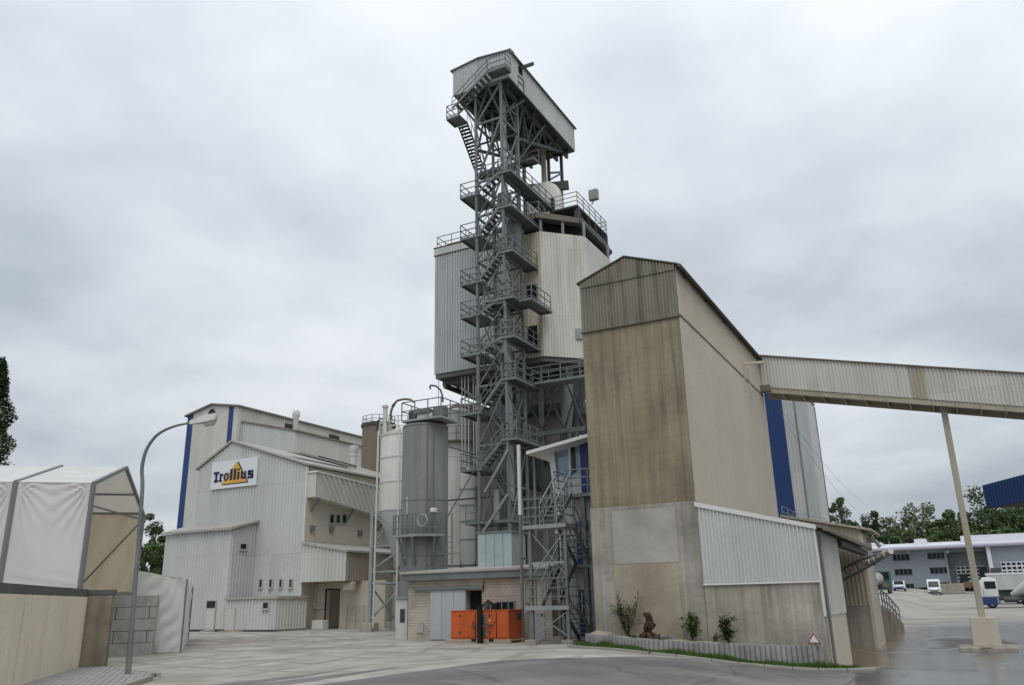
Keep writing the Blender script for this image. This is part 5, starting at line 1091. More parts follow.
def gallery():
    x = AXR+.9; a, c = PX(317, 472.5, x), PX(390, 491, x); d, e_ = PX(314.5, 496.5, x), PX(390, 520, x)
    t = thing('pipe_gallery', 'enclosed gallery with slanting ribs along the hall side above the small windows', 'gallery', (x, a[1]+4, 0))
    MB().add([(AXR+.06, a[1], d[2]), (x-.03, a[1], d[2]), (x-.03, a[1], a[2]), (AXR+.06, a[1], a[2]), (AXR+.06, c[1], e_[2]), (x-.03, c[1], e_[2]), (x-.03, c[1], c[2]), (AXR+.06, c[1], c[2])], [(0,1,2,3),(4,5,6,7),(0,1,5,4),(1,2,6,5),(2,3,7,6),(3,0,4,7)]).build('housing', m_sheetB, t)
    L = c[1]-a[1]; h_ = a[2]-d[2]; sh = h_*.75
    zb = lambda s_: d[2]+(e_[2]-d[2])*min(1, max(0, (s_+sh)/L)); zt = lambda s_: a[2]+(c[2]-a[2])*s_/L
    MB().sheet((x, a[1]+.1), (x, c[1]-sh), zb, zt, .62, .10, shear=sh, nrm=(1, 0)).build('cladding', m_sheetB, t)
    q = MB(); q.add([(x+.005, a[1], d[2]), (x+.005, a[1]+.1+sh, zb(.1)), (x+.005, a[1]+.1, zt(.1)), (x+.005, a[1], a[2])], [(0,1,2,3)]); q.build('end_panel', m_sheetB, t)
    MB().prism([(AXR+.0, a[1]-.1, a[2]+.02), (x+.12, a[1]-.1, a[2]+.02), (x+.12, a[1]-.1, a[2]+.14), (AXR+.0, a[1]-.1, a[2]+.14)], (0, L, c[2]-a[2])).build('cap', m_trim, t)
    for k in range(3): y = a[1]+.5+L*.45*k; z = d[2]+(e_[2]-d[2])*(.05+.45*k); MB().bar((AXR+.05, y, z-.9), (x-.1, y, z-.02), .12).build('bracket', m_siloT, t)
gallery()
def canopy_box():
    y = AY-.2; x0 = AXR+.1; x1 = PY(346.5, 560, y)[0]; za = PY(306, 543.5, y)[2]; zc = PY(346.5, 551.5, y)[2]; zb = PY(330, 581, y)[2]; yb = AY+9
    t = thing('loading_canopy', 'boxy ribbed loading canopy jutting over a dark doorway beside the gable hall', 'canopy', ((x0+x1)/2, AY+3, 0))
    MB().prism([(x0, y+.05, zb), (x1-.05, y+.05, zb), (x1-.05, y+.05, zc-.05), (x0, y+.05, za-.05)], (0, yb-y, 0)).build('housing', m_tan, t)
    L = x1-x0
    MB().sheet((x0, y), (x1, y), zb-.02, lambda s_: za+(zc-za)*s_/L, .32, .05).build('cladding', m_sheetB, t)
    MB().sheet((x1, y), (x1, yb), zb-.02, zc, .3, .05).build('cladding', m_dusty, t)
    MB().prism([(x0, y-.15, za), (x1+.2, y-.15, zc-.04), (x1+.2, y-.15, zc+.1), (x0, y-.15, za+.14)], (0, yb-y+.2, 0)).build('roof', m_roofmetal, t)
    p = PX(347, 585, x1-.2); MB().lathe(x1-.3, y+.8, [(.45, zb-.65), (.45, zb-.2), (.3, zb-.01)], 14).build('discharge_chute', m_tan, t)
    for yy in (yb-.4,): MB().box(x1-.2, x1, yy, yy+.2, -.1, zb).build('post', m_galv, t)
    # rendered rear wall with doorway, window grid and gate
    yw = AY+1.6; ox0, ox1 = PY(326.5, 600, yw)[0], PY(340, 600, yw)[0]; oz = PY(333, 590, yw)[2]; xe = PY(385, 600, yw)[0]
    wl = MB(); wl.box(x0, ox0, yw, yw+.4, -.1, zb-.01); wl.box(ox1, xe, yw, yw+.4, -.1, zb-.01); wl.box(ox0, ox1, yw, yw+.4, oz, zb-.01); wl.build('rear_wall', m_render, t)
    MB().box(ox0, ox1, yw+2, yw+2.1, -.1, oz+.1).build('dark_interior', m_dark, t); MB().box(ox0-.1, ox0-.001, yw-.06, yw+.1, -.05, oz).build('door_frame', m_black, t); MB().box(ox0-.1, ox1, yw-.06, yw+.1, oz, oz+.08).build('door_frame', m_black, t)
    q = PY(308, 596, AY+.2); window(t, x0+.28, q[2], .7, 1.7, y=yw, mull=1, fm=m_trim, gm=m_render)
    a, c = PY(347, 607, yw-.3)[0], PY(364, 607, yw-.3)[0]; zg = PY(355, 606, yw-.3)[2]
    g = MB(); [g.bar((p_, yw-.3, 0), (p_, yw-.3, zg), .06) for p_ in (a, (a+c)/2, c)]; g.bar((a, yw-.3, zg), (c, yw-.3, zg), .06); g.bar((a, yw-.3, .9), (c, yw-.3, .9), .05); g.build('gate_frame', m_tan, t)
    p = PY(316.5, 629, 47.9); q = MB().box(p[0]-.5, p[0]+.5, 47.9, 48.6, -.02, .62).build('grit_bin', m_trim, bevel=.05); tag(q, 'small white concrete bin beside the dark doorway under the canopy', 'bin')
canopy_box()
def lean_to():
    y = 44.9; x0 = PY(163.5, 560, y)[0]; x1 = PY(228, 580, y)[0]; z0 = PY(228, 530, y)[2]; z1 = PY(256, 523.5, AY)[2]
    t = thing('lean_to', 'windowless pale ribbed lean-to with a pitched roof against the gable hall', 'building', ((x0+x1)/2, y+1.2, 0))
    MB().add([(x0+.05, y+.05, -.1), (x1-.05, y+.05, -.1), (x1-.05, AY-.02, -.1), (x0+.05, AY-.02, -.1), (x0+.05, y+.05, z0-.05), (x1-.05, y+.05, z0-.05), (x1-.05, AY-.02, z1-.05), (x0+.05, AY-.02, z1-.05)], [(0,3,2,1),(4,5,6,7),(0,1,5,4),(1,2,6,5),(2,3,7,6),(3,0,4,7)]).build('wall_core', m_sheetg, t)
    MB().sheet((x0, y), (x1, y), .15, z0, .3, .05).build('cladding', m_sheetL, t); MB().sheet((x1, y), (x1, AY-.01), .15, lambda s_: z0+(z1-z0)*s_/(AY-y), .3, .05).build('cladding', m_sheetL, t)
    MB().box(x0, x1, y+.02, y+.1, -.1, .15).build('base_strip', m_dark, t)
    MB().add([(x0-.25, y-.3, z0-.02), (x1+.25, y-.3, z0-.02), (x1+.25, AY-.06, z1+.06), (x0-.25, AY-.06, z1+.06), (x0-.25, y-.3, z0+.16), (x1+.25, y-.3, z0+.16), (x1+.25, AY-.06, z1+.24), (x0-.25, AY-.06, z1+.24)], [(0,3,2,1),(4,5,6,7),(0,1,5,4),(1,2,6,5),(2,3,7,6),(3,0,4,7)]).build('roof', m_roofmetal, t)
    q = PX(243, 546.5, x1+.05); window(t, q[1], q[2], .75, .52, x=x1+.05, t=.08)
    a, c = PY(207, 600, y-.05), PY(214.5, 629, y-.05); zt = a[2]; d = MB().box(a[0], c[0], y-.1, y-.0, .05, zt).build('door', m_frame, t); MB().box(a[0]+.08, c[0]-.08, y-.12, y-.101, zt-.55, zt-.08).build('fanlight', m_glass, d); MB().box(a[0]+.1, c[0]-.1, y-.115, y-.101, .2, zt-.65).build('door_leaf', m_sheetB, d)
    MB().box(a[0]-.1, c[0]+.1, y-.4, y-.11, -.05, .08).build('step', m_conc_low, t)
lean_to()
def annex():
    y = 44.4; x0 = PY(225, 615, y)[0]; x1 = PY(276.2, 615, y)[0]; zt = PY(276, 598.5, y)[2]
    t = thing('annex', 'low flat-roofed ribbed annex with one small window and a door', 'building', ((x0+x1)/2, y+1.2, 0))
    MB().box(x0+.05, x1-.05, y+.05, AY-.02, -.1, zt-.02).build('wall_core', m_sheetg, t)
    MB().sheet((x0, y), (x1, y), .12, zt, .3, .05).build('cladding', m_sheetL, t); MB().sheet((x1, y), (x1, AY-.01), .12, zt, .3, .05).build('cladding', m_sheetB, t)
    MB().box(x0-.12, x1+.15, y-.15, AY-.06, zt+.001, zt+.16).build('roof', m_roofmetal, t); MB().box(x0, x1, y+.02, y+.1, -.1, .12).build('base_strip', m_dark, t)
    q = PY(266, 605.5, y-.05); window(t, q[0], q[2], .6, .52, y=y-.05, t=.07)
    a, c = PY(226.5, 608, y-.05), PY(234.5, 629, y-.05); d = MB().box(a[0], c[0], y-.1, y, .05, a[2]).build('door', m_frame, t); MB().box(a[0]+.08, c[0]-.08, y-.115, y-.101, .12, a[2]-.08).build('door_leaf', m_sheetB, d); MB().box(a[0]-.1, c[0]+.9, y-.5, y-.11, -.05, .1).build('step', m_patch2, t)
annex()
def sign():
    y = AY-.14
    p = PY(210.7, 490, y); q = PY(258.4, 456.5, y); x0, x1, z0, z1 = p[0], q[0], PY(234, 487.4, y)[2], PY(235.5, 459.8, y)[2]; W, Hh = x1-x0, z1-z0
    t = thing('company_sign', 'white company sign board with a yellow triangle on the gable hall', 'sign', ((x0+x1)/2, y, z0))
    MB().box(x0, x1, y-.05, y+.06, z0, z1).build('board', m_signw, t)
    P = lambda u, v, d: (x0+W*u, y-d, z0+Hh*v)
    def tri(pts, d, name, m, th=.012): MB().prism([P(u, v, d) for u, v in pts], (0, -th, 0)).build(name, m, t)
    A, B_, C_ = (.235, .155), (.555, .93), (.80, .155)
    sh = .022; tri([(A[0]+.02, A[1]-.035), (B_[0]+.035, B_[1]-.01), (C_[0]+.035, C_[1]-.035)], .052, 'triangle_shadow', m_navy)
    tri([A, B_, C_], .066, 'triangle', m_yellow)
    # lettering, bold slab capitals drawn as prisms
    z_b, z_t, z_x = .27, .63, .54; let = MB(); dk = .082
    def bar(u0, v0, u1, v1): let.prism([P(u0, v0, dk), (P(u1, v0, dk)), P(u1, v1, dk), P(u0, v1, dk)], (0, -.012, 0))
    def blk(name):
        nonlocal let
        let.build(name, m_navy, t); let = MB()
    u = .075; s_ = .042
    bar(u-.02, .55, u+.105, z_t); bar(u+.022, z_b, u+.066, .55); bar(u, z_b-.02, u+.09, z_b+.05); blk('letter_t')
    u = .195; bar(u, z_b, u+s_, z_x); bar(u+s_, .46, u+s_+.035, z_x); bar(u-.01, z_b-.015, u+s_+.012, z_b+.05); blk('letter_r')
    def ring(uc, vc, ru, rv, th):
        k = 14
        for i in range(k):
            a0, a1 = 6.2832*i/k, 6.2832*(i+1)/k
            let.prism([P(uc+ru*math.cos(a0), vc+rv*math.sin(a0), dk), P(uc+ru*math.cos(a1), vc+rv*math.sin(a1), dk), P(uc+(ru-th)*math.cos(a1), vc+(rv-th*1.3)*math.sin(a1), dk), P(uc+(ru-th)*math.cos(a0), vc+(rv-th*1.3)*math.sin(a0), dk)], (0, -.012, 0))
    ring(.345, .41, .062, .15, .042); blk('letter_o')
    bar(.425, z_b, .48, .67); blk('letter_l'); bar(.505, z_b, .56, .67); blk('letter_l')
    bar(.585, z_b, .635, z_x); bar(.585, .585, .635, .66); blk('letter_i')
    u = .665; bar(u, z_b+.06, u+s_, z_x); bar(u+.075, z_b, u+.115, z_x); bar(u+.01, z_b, u+.075, z_b+.085); blk('letter_u')
    u = .815; bar(u, z_x-.07, u+.115, z_x+.01); bar(u, .40, u+.042, z_x); bar(u, .37, u+.115, .45); bar(u+.075, z_b, u+.118, .40); bar(u-.008, z_b-.01, u+.115, z_b+.065); blk('letter_s')
sign()
def rear_halls():
    y = 62.; x0 = PY(179, 500, y)[0]; x1 = PY(238.5, 415, y)[0]; xm = PY(212.8, 405, y)[0]; zl = PY(187.3, 416.5, y)[2]; zm = PY(212.8, 405.5, y)[2]; zr = PY(238.8, 407, y)[2]; yb = 92.
    x0 = PY(187.5, 420, y)[0]
    t = thing('rear_hall', 'tall ivory hall with two vertical blue stripes behind the gable hall', 'hall', ((x0+x1)/2, y+8, 0))
    MB().prism([(x0+.05, y+.05, -.1), (x1-.05, y+.05, -.1), (x1-.05, y+.05, zr-.1), (xm, y+.05, zm-.1), (x0+.05, y+.05, zl-.1)], (0, yb-y, 0)).build('wall_core', m_sheetB, t)
    W = x1-x0; rs = xm-x0; zt = lambda q: zl+(zm-zl)*q/rs if q < rs else zm+(zr-zm)*(q-rs)/(W-rs)
    cuts = [x0, PY(193.2, 420, y)[0], PY(228.2, 420, y)[0], PY(233, 420, y)[0], x1]; cols = [m_blue, m_sheetB, m_blue, m_sheetB]
    for a, c, m in zip(cuts[:-1], cuts[1:], cols):
        br = (xm-a,) if a < xm < c else ()
        MB().sheet((a, y), (c, y), 0, lambda q, a=a: zt(a-x0+q), .3, .03, brk=br).build('cladding', m, t)
    MB().sheet((x1, y), (x1, yb), 0, zr, .35, .05).build('side_cladding', m_sheetB, t)
    for xa, za, xb, zb in ((x0-.25, zl-.08, xm, zm+.03), (xm+.001, zm+.03, x1+.25, zr-.03)):
        MB().prism([(xa, y-.25, za), (xb, y-.25, zb), (xb, y-.25, zb+.2), (xa, y-.25, za+.2)], (0, yb-y+.5, 0)).build('roof_slope', m_roofdark, t)
    c = PY(212, 414, y); r = .5
    MB().prism([(c[0]+r*math.cos(a), y-.1, c[2]+r*math.sin(a)*1.15) for a in np.linspace(0, math.pi, 14)], (0, .09, 0)).build('lunette_window', m_glass, t)
    for pa, pb in (((285, 426), (296, 428.8)), ((329, 436.8), (339, 439.5))):
        a, c = PX(*pa, x1+.06), PX(*pb, x1+.06); MB().box(x1+.02, x1+.1, a[1], c[1], a[2]-.4, a[2]+.35).build('side_window', m_glass, t)
    c = PX(343, 440, x1-1.2); s_ = 1/ppm(c); MB().lathe(x1-1.2, c[1], [(2.2*s_, c[2]-1), (2.2*s_, c[2]+3*s_), (2.5*s_, c[2]+5.5*s_), (.1, c[2]+6*s_)], 16).build('roof_ventilator', m_siloW, t)
    # aisle
    ya = y+.6; xa = x1+.06; xc = PY(295, 445, ya)[0]; za = PY(238.5, 423, ya)[2]; zc = PY(295, 431.5, ya)[2]
    t2 = thing('hall_aisle', 'lower pale ribbed aisle along the right side of the tall ivory hall', 'hall', ((xa+xc)/2, ya+8, 0))
    MB().prism([(xa, ya+.05, -.1), (xc-.05, ya+.05, -.1), (xc-.05, ya+.05, zc-.1), (xa, ya+.05, za-.1)], (0, yb-ya, 0)).build('wall_core', m_sheetL, t2)
    L = xc-xa; MB().sheet((xa, ya), (xc, ya), 0, lambda q: za+(zc-za)*q/L, .35, .05).build('cladding', m_sheetL, t2)
    MB().sheet((xc, ya), (xc, yb), 0, zc, .35, .04).build('side_cladding', m_sheetB, t2)
    MB().prism([(xa, ya-.15, za), (xc+.2, ya-.15, zc-.03), (xc+.2, ya-.15, zc+.14), (xa, ya-.15, za+.17)], (0, yb-ya+.3, 0)).build('roof', m_roofdark, t2)
    c = PY(299.7, 429, ya+3); s_ = 1/ppm(c); z0 = c[2]-1.2; z1 = PY(299.7, 410, ya+3)[2]; h_ = z1-z0
    MB().lathe(c[0]-.6, ya+3, [(2.6*s_, z0), (2.6*s_, z0+h_*.72), (3.8*s_, z0+h_*.8), (3.8*s_, z0+h_*.92), (2.6*s_, z1), (.1, z1+.03)], 18).build('roof_ventilator', m_siloW, t2, smooth=True)
rear_halls()

# ================================================================ LEFT: yard wall, tents, lamp
_ang = R(-42.5); DD = np.array([math.sin(_ang), math.cos(_ang), 0]); EE = np.array([DD[1], -DD[0], 0]); PC = PZ(78, 671, 0)
def LT(e_, d_, z=0.): return PC+EE*e_+DD*d_+np.array([0, 0, z])
def lbox(b, e0, e1, d0, d1, z0, z1):
    return b.add([LT(e0,d0,z0),LT(e1,d0,z0),LT(e1,d1,z0),LT(e0,d1,z0),LT(e0,d0,z1),LT(e1,d0,z1),LT(e1,d1,z1),LT(e0,d1,z1)], [(0,3,2,1),(4,5,6,7),(0,1,5,4),(1,2,6,5),(2,3,7,6),(3,0,4,7)])
def yard_wall():
    t = thing('yard_wall', 'cream concrete panel yard wall with dark coping at the left edge', 'wall', LT(0, -4))
    e0 = .02; d = -.02; k = 0
    for k in range(7):
        lbox(MB(), -.25, e0+.0, d-2.05, d-.03, -.15, 2.06).build('wall_panel', m_wallp, t, bevel=.015); d -= 2.08
    lbox(MB(), -.3, .0, d, -.02, 2.07, 2.28).build('coping', m_coping, t)
    t2 = thing('pillar_wall', 'stained brown concrete wall end under the white storage tent', 'wall', LT(.3, .4))
    lbox(MB(), -14, .68, 0., .5, -.15, 2.12).build('wall_body', m_pillar, t2, bevel=.02); lbox(MB(), -14, .70, -.02, .52, 2.121, 2.26).build('coping', m_coping, t2)
yard_wall()
def folds(b, pts_fn, nu, nv): 
    vs = [pts_fn(i/(nu-1), j/(nv-1)) for j in range(nv) for i in range(nu)]
    b.add(vs, [(j*nu+i, j*nu+i+1, (j+1)*nu+i+1, (j+1)*nu+i) for j in range(nv-1) for i in range(nu-1)]); return b
def storage_tent():
    ez, rz, W0, W1 = 5.5, 6.72, .3, 9.8; dm = (W0+W1)/2; bay = 2.2; n = 6
    t = thing('storage_tent', 'white tarpaulin storage tent with an open gable standing on the yard wall', 'tent', LT(-6, 5))
    for k in range(n):
        e1 = -.3-bay*k; e0 = e1-bay
        def side(u, v, e0=e0, e1=e1):
            c1 = math.atan2(1.02-v, u+.02); c2 = math.atan2(1.02-v, 1.02-u); f1 = max(0, 1-math.hypot(u, 1-v)*1.5); f2 = max(0, 1-math.hypot(1-u, 1-v)*1.5); s_ = .05*f1*math.sin(c1*26)+.05*f2*math.sin(c2*24+1)+.045*math.sin(u*9+v*4)*(1-v)**2+.03*max(0, .25-v)*4*math.sin(v*60+u*8)*.5+.02*math.sin(u*6+v*5)*v; edge = min(u, 1-u); s_ *= min(1, edge*10)
            return LT(e0+.05+(e1-e0-.1)*u, W0+s_, 2.27+(ez-2.27)*v)
        folds(MB(), side, 48, 40).build('side_tarp', m_tarp, t, smooth=True)
        for (da, za, db, zb, nm) in ((W0-.02, ez, dm, rz, 'roof_tarp'), (dm, rz, W1+.02, ez, 'roof_tarp')):
            folds(MB(), lambda u, v: LT(e0+.04+(e1-e0-.08)*u, da+(db-da)*v, za+(zb-za)*v-.05*math.sin(math.pi*u)*math.sin(math.pi*v)), 9, 9).build(nm, m_tarp, t, smooth=True)
        def back(u, v, e0=e0, e1=e1): return LT(e0+.05+(e1-e0-.1)*u, W1-.05+(.07*math.sin(u*7+v*6)+.04*math.sin(u*15-v*9+2*v*v))*min(1, 5*min(u, 1-u)), 2.3+(ez-2.3)*v)
        folds(MB(), back, 28, 20).build('back_tarp', m_tarpin, t, smooth=True)
    for k in range(n+1):
        e_ = -.3-bay*k; f = MB()
        f.bar(LT(e_, W0-.02, 2.2), LT(e_, W0-.02, ez), .11, .12); f.bar(LT(e_, W1, 2.2), LT(e_, W1, ez), .11, .12); f.bar(LT(e_, W0-.05, ez-.02), LT(e_, dm, rz), .1, .12); f.bar(LT(e_, dm, rz), LT(e_, W1+.05, ez-.02), .1, .12)
        f.build('portal_frame', m_alu, t)
    for k in range(n):
        e_ = -.3-bay*k
        MB().bar(LT(e_, W1-.15, ez), LT(e_-bay, W1-.15, ez), .08).build('eaves_purlin', m_alu, t); MB().bar(LT(e_, W1-.2, ez-.3), LT(e_-bay, W1-.2, 2.4), .06).build('diagonal_brace', m_alu, t)
        MB().bar(LT(e_, (dm+W1)/2, (rz+ez)/2-.1), LT(e_-bay, (dm+W1)/2, (rz+ez)/2-.1), .07).build('roof_purlin', m_alu, t)
    MB().bar(LT(-2.5, W0+.3, ez-.05), LT(-.35, W1-.3, ez-.25), .05).build('wind_brace', m_alu, t)
storage_tent()
def block_wall():
    t = thing('block_wall', 'grey interlocking concrete block wall beneath the open tent end', 'wall', LT(-.3, 8.6))
    hgt = 2.2; rows = 5; h_ = hgt/rows
    for r_ in range(rows):
        e_ = -2.4+(.6 if r_ % 2 else 0)
        while e_ < .8:
            w_ = min(1.2, .84-e_); d0 = 8.+random.uniform(-.02, .02)
            if w_ > .15: lbox(MB(), e_+.01, e_+w_-.01, d0, 8.6, r_*h_-.05*(r_ == 0), (r_+1)*h_-.015).build('concrete_block', m_block, t, bevel=.02)
            e_ += 1.2
    lbox(MB(), -14, .8, 9.5, 10.1, -.05, 2.36).build('rear_blockwork', m_block, t)
block_wall()
def tarp_tunnel():
    t = thing('tarp_shelter', 'crumpled white tarpaulin shelter with upright ribs behind the block wall', 'tent', LT(1.2, 15))
    d0, d1, ea = 8.7, 22.5, -.15; e1 = lambda d_: 1.78-(d_-d0)*.085
    za, zb = zat(*LT(.3, d0)[:2], 571), zat(*LT(1.78, d0)[:2], 579)
    def fr(u, v):
        q = u*3.1; w_ = .05*math.sin(q*2.3+v*7+2.2*math.sin(v*3.1+q))+.03*math.sin(v*19-q*9+2.5*math.sin(v*5+q*2))+.012*math.sin(q*6-v*14); w_ *= min(1, 6*min(u, 1-u)+.15)
        return LT(ea+(e1(d0)-ea)*u, d0-w_, .02+(za+(zb-za)*u-.02+.03*math.sin(u*7))*v)
    folds(MB(), fr, 40, 44).build('front_tarp', m_tarp, t, smooth=True)
    n = 6; L = (d1-d0)/n
    for k in range(n-1):
        def sd(u, v, k=k): d_ = d0+L*(k+u); return LT(e1(d_)+(.05*math.sin(v*9+u*4+k)+.03*math.sin(v*23-u*6))*min(1, 5*min(u, 1-u)), d_, .05+(zb-.05)*v)
        folds(MB(), sd, 12, 20).build('side_tarp', m_tarp, t, smooth=True)
    for k in range(n+1): d_ = d0+L*k; MB().bar(LT(e1(d_)+.02, d_, 0), LT(e1(d_)+.02, d_, zb), .05).build('upright', m_alu if k in (0, n-1, n) else m_tarp0, t)
    lbox(MB(), e1(d1)-1., e1(d1)-.2, d1-L+.1, d1, .05, zb-.1).build('dark_opening', m_dark, t)
    folds(MB(), lambda u, v: LT(ea+(e1(d0+(d1-d0)*v)-ea)*u, d0+(d1-d0)*v, za+(zb-za)*u), 6, 10).build('roof_tarp', m_tarp, t, smooth=True)
tarp_tunnel()
def pavement():
    def pm():
        m = bpy.data.materials.new('pavers_hex'); m.use_nodes = True; t = m.node_tree; n = t.nodes; L = t.links.new; b = n['Principled BSDF']; b.inputs['Roughness'].default_value = .9
        g = n.new('ShaderNodeNewGeometry'); mp = n.new('ShaderNodeMapping'); mp.inputs['Rotation'].default_value = (0, 0, .74); L(g.outputs['Position'], mp.inputs[0])
        br = n.new('ShaderNodeTexBrick'); L(mp.outputs[0], br.inputs['Vector']); br.inputs['Scale'].default_value = 1; br.inputs['Brick Width'].default_value = .24; br.inputs['Row Height'].default_value = .16; br.inputs['Mortar Size'].default_value = .012
        br.inputs['Color1'].default_value = (.33, .33, .32, 1); br.inputs['Color2'].default_value = (.26, .26, .255, 1); br.inputs['Mortar'].default_value = (.13, .13, .12, 1); L(br.outputs[0], b.inputs['Base Color'])
        bp = n.new('ShaderNodeBump'); bp.invert = True; bp.inputs['Distance'].default_value = .01; L(br.outputs['Fac'], bp.inputs['Height']); L(bp.outputs[0], b.inputs['Normal']); return m
    k0, k1 = PZ(131, 686, 0), PZ(157, 677.5, 0); k2 = PZ(110, 671.5, 0); d = (k1-k0)/np.linalg.norm(k1-k0); far = k0-d*14
    poly = [LT(.02, -16, .1), LT(.02, -.02, .1), LT(.9, -.05, .1), (k2[0], k2[1], .1), (k1[0]-.1, k1[1], .1), (far[0], far[1], .1)]
    q = MB(); q.prism([(p[0], p[1], -.2) for p in poly], (0, 0, .3)); struct(q.build('pavement', pm()))
    kb = tag(bpy.data.objects.new('kerb', None), None, None); COL.objects.link(kb); kb['kind'] = 'structure'; WM[kb.name] = Matrix.Identity(4)
    nrm = np.array([-d[1], d[0], 0]); 
    for i in range(14):
        a = k1-d*(i*.9); c = k1-d*(i*.9+.88)
        qq = MB(); qq.prism([a-nrm*.0-np.array([0,0,.2]), a-nrm*.14-np.array([0,0,.2]), a-nrm*.14+np.array([0,0,.12-.1*(i == 0)]), a+np.array([0,0,.12-.1*(i == 0)])], c-a); qq.build('kerb_stone', m_kerb, kb, bevel=.012)
    a = np.array(k2); nn = 3
    for i in range(nn):
        p = k2+(k1-k2)*i/nn; q2 = k2+(k1-k2)*(i+.97)/nn; n2 = np.array([(k1-k2)[1], -(k1-k2)[0], 0]); n2 /= -np.linalg.norm(n2)
        qq = MB(); qq.prism([p-np.array([0,0,.2]), p+n2*.12-np.array([0,0,.2]), p+n2*.12+np.array([0,0,.105]), p+np.array([0,0,.105])], q2-p); qq.build('kerb_stone', m_kerb, kb, bevel=.012)
pavement()
def street_lamp():
    p = PZ(128, 674, .1); hN = np.array([FW[0], FW[1], 0]); hN /= np.linalg.norm(hN)
    t = thing('street_lamp', 'curved-arm grey street lamp on the pavement at the left', 'street lamp', p)
    A = lambda px, py: PN(px, py, p, hN)
    side = np.array([hN[1], -hN[0], 0])
    top = A(141.8, 462)[2]
    pts = [p+np.array([0, 0, z]) for z in (1.2, 3, 4.8)]+[A(141.9, 470), A(144.4, 455.5), A(149, 445), A(156.3, 435.8), A(165, 430), A(175.3, 426), A(184, 424), A(194, 422)]
    pts[0:3] = [np.array([p[0]+(pts[3][0]-p[0])*f, p[1]+(pts[3][1]-p[1])*f, z]) for f, z in ((0.15, 1.2), (.4, 3), (.7, 4.8))]
    cr_ = []
    for i in range(len(pts)-1):
        p0_, p1_, p2_, p3_ = (pts[max(i-1, 0)], pts[i], pts[i+1], pts[min(i+2, len(pts)-1)])
        for f in (0, .25, .5, .75): cr_.append(.5*(2*p1_+(p2_-p0_)*f+(2*p0_-5*p1_+4*p2_-p3_)*f*f+(3*p1_-p0_-3*p2_+p3_)*f**3))
    cr_.append(pts[-1])
    MB().tube(cr_, list(np.linspace(.058, .03, len(cr_))), 12).build('mast', m_galv, t, smooth=True)
    MB().tube([p-np.array([0, 0, .1]), pts[0]], [.075, .07], 12).build('mast_base', m_galv, t, smooth=True)
    a, c = A(190, 422.3), A(216.5, 417.6); d = c-a; u = np.array([0, 0, 1.])
    def cs(f, w_, h0, h1): q = a+d*f; return [q+hN*w_+u*h0, q-hN*w_+u*h0, q-hN*w_*.8+u*h1, q+hN*w_*.8+u*h1]
    secs = [(0, .05, -.06, .05), (.3, .09, -.08, .08), (.55, .13, -.09, .11), (.95, .12, -.08, .12), (1, .08, -.04, .08)]
    b = MB(); vs = []; [vs.extend(cs(*s_)) for s_ in secs]; fs = [(0,1,2,3), (16,17,18,19)]+[(4*i+j, 4*i+(j+1) % 4, 4*i+4+(j+1) % 4, 4*i+4+j) for i in range(4) for j in range(4)]
    b.add(vs, fs).build('lamp_housing', m_tan if False else m_siloW, t, smooth=True)
    b = MB(); vs = []; [vs.extend([a+d*f+hN*w_-u*.085, a+d*f-hN*w_-u*.085, a+d*f-hN*w_*.6-u*h_, a+d*f+hN*w_*.6-u*h_]) for f, w_, h_ in ((.5, .1, .12), (.6, .11, .2), (.92, .1, .19), (.98, .08, .11))]
    b.add(vs, [(0,1,2,3), (12,13,14,15)]+[(4*i+j, 4*i+(j+1) % 4, 4*i+4+(j+1) % 4, 4*i+4+j) for i in range(3) for j in range(4)]).build('lamp_glass', mat('lamp_diffuser', (.42, .42, .38), .25, .05, 2, spec=.5), t, smooth=True)
street_lamp()

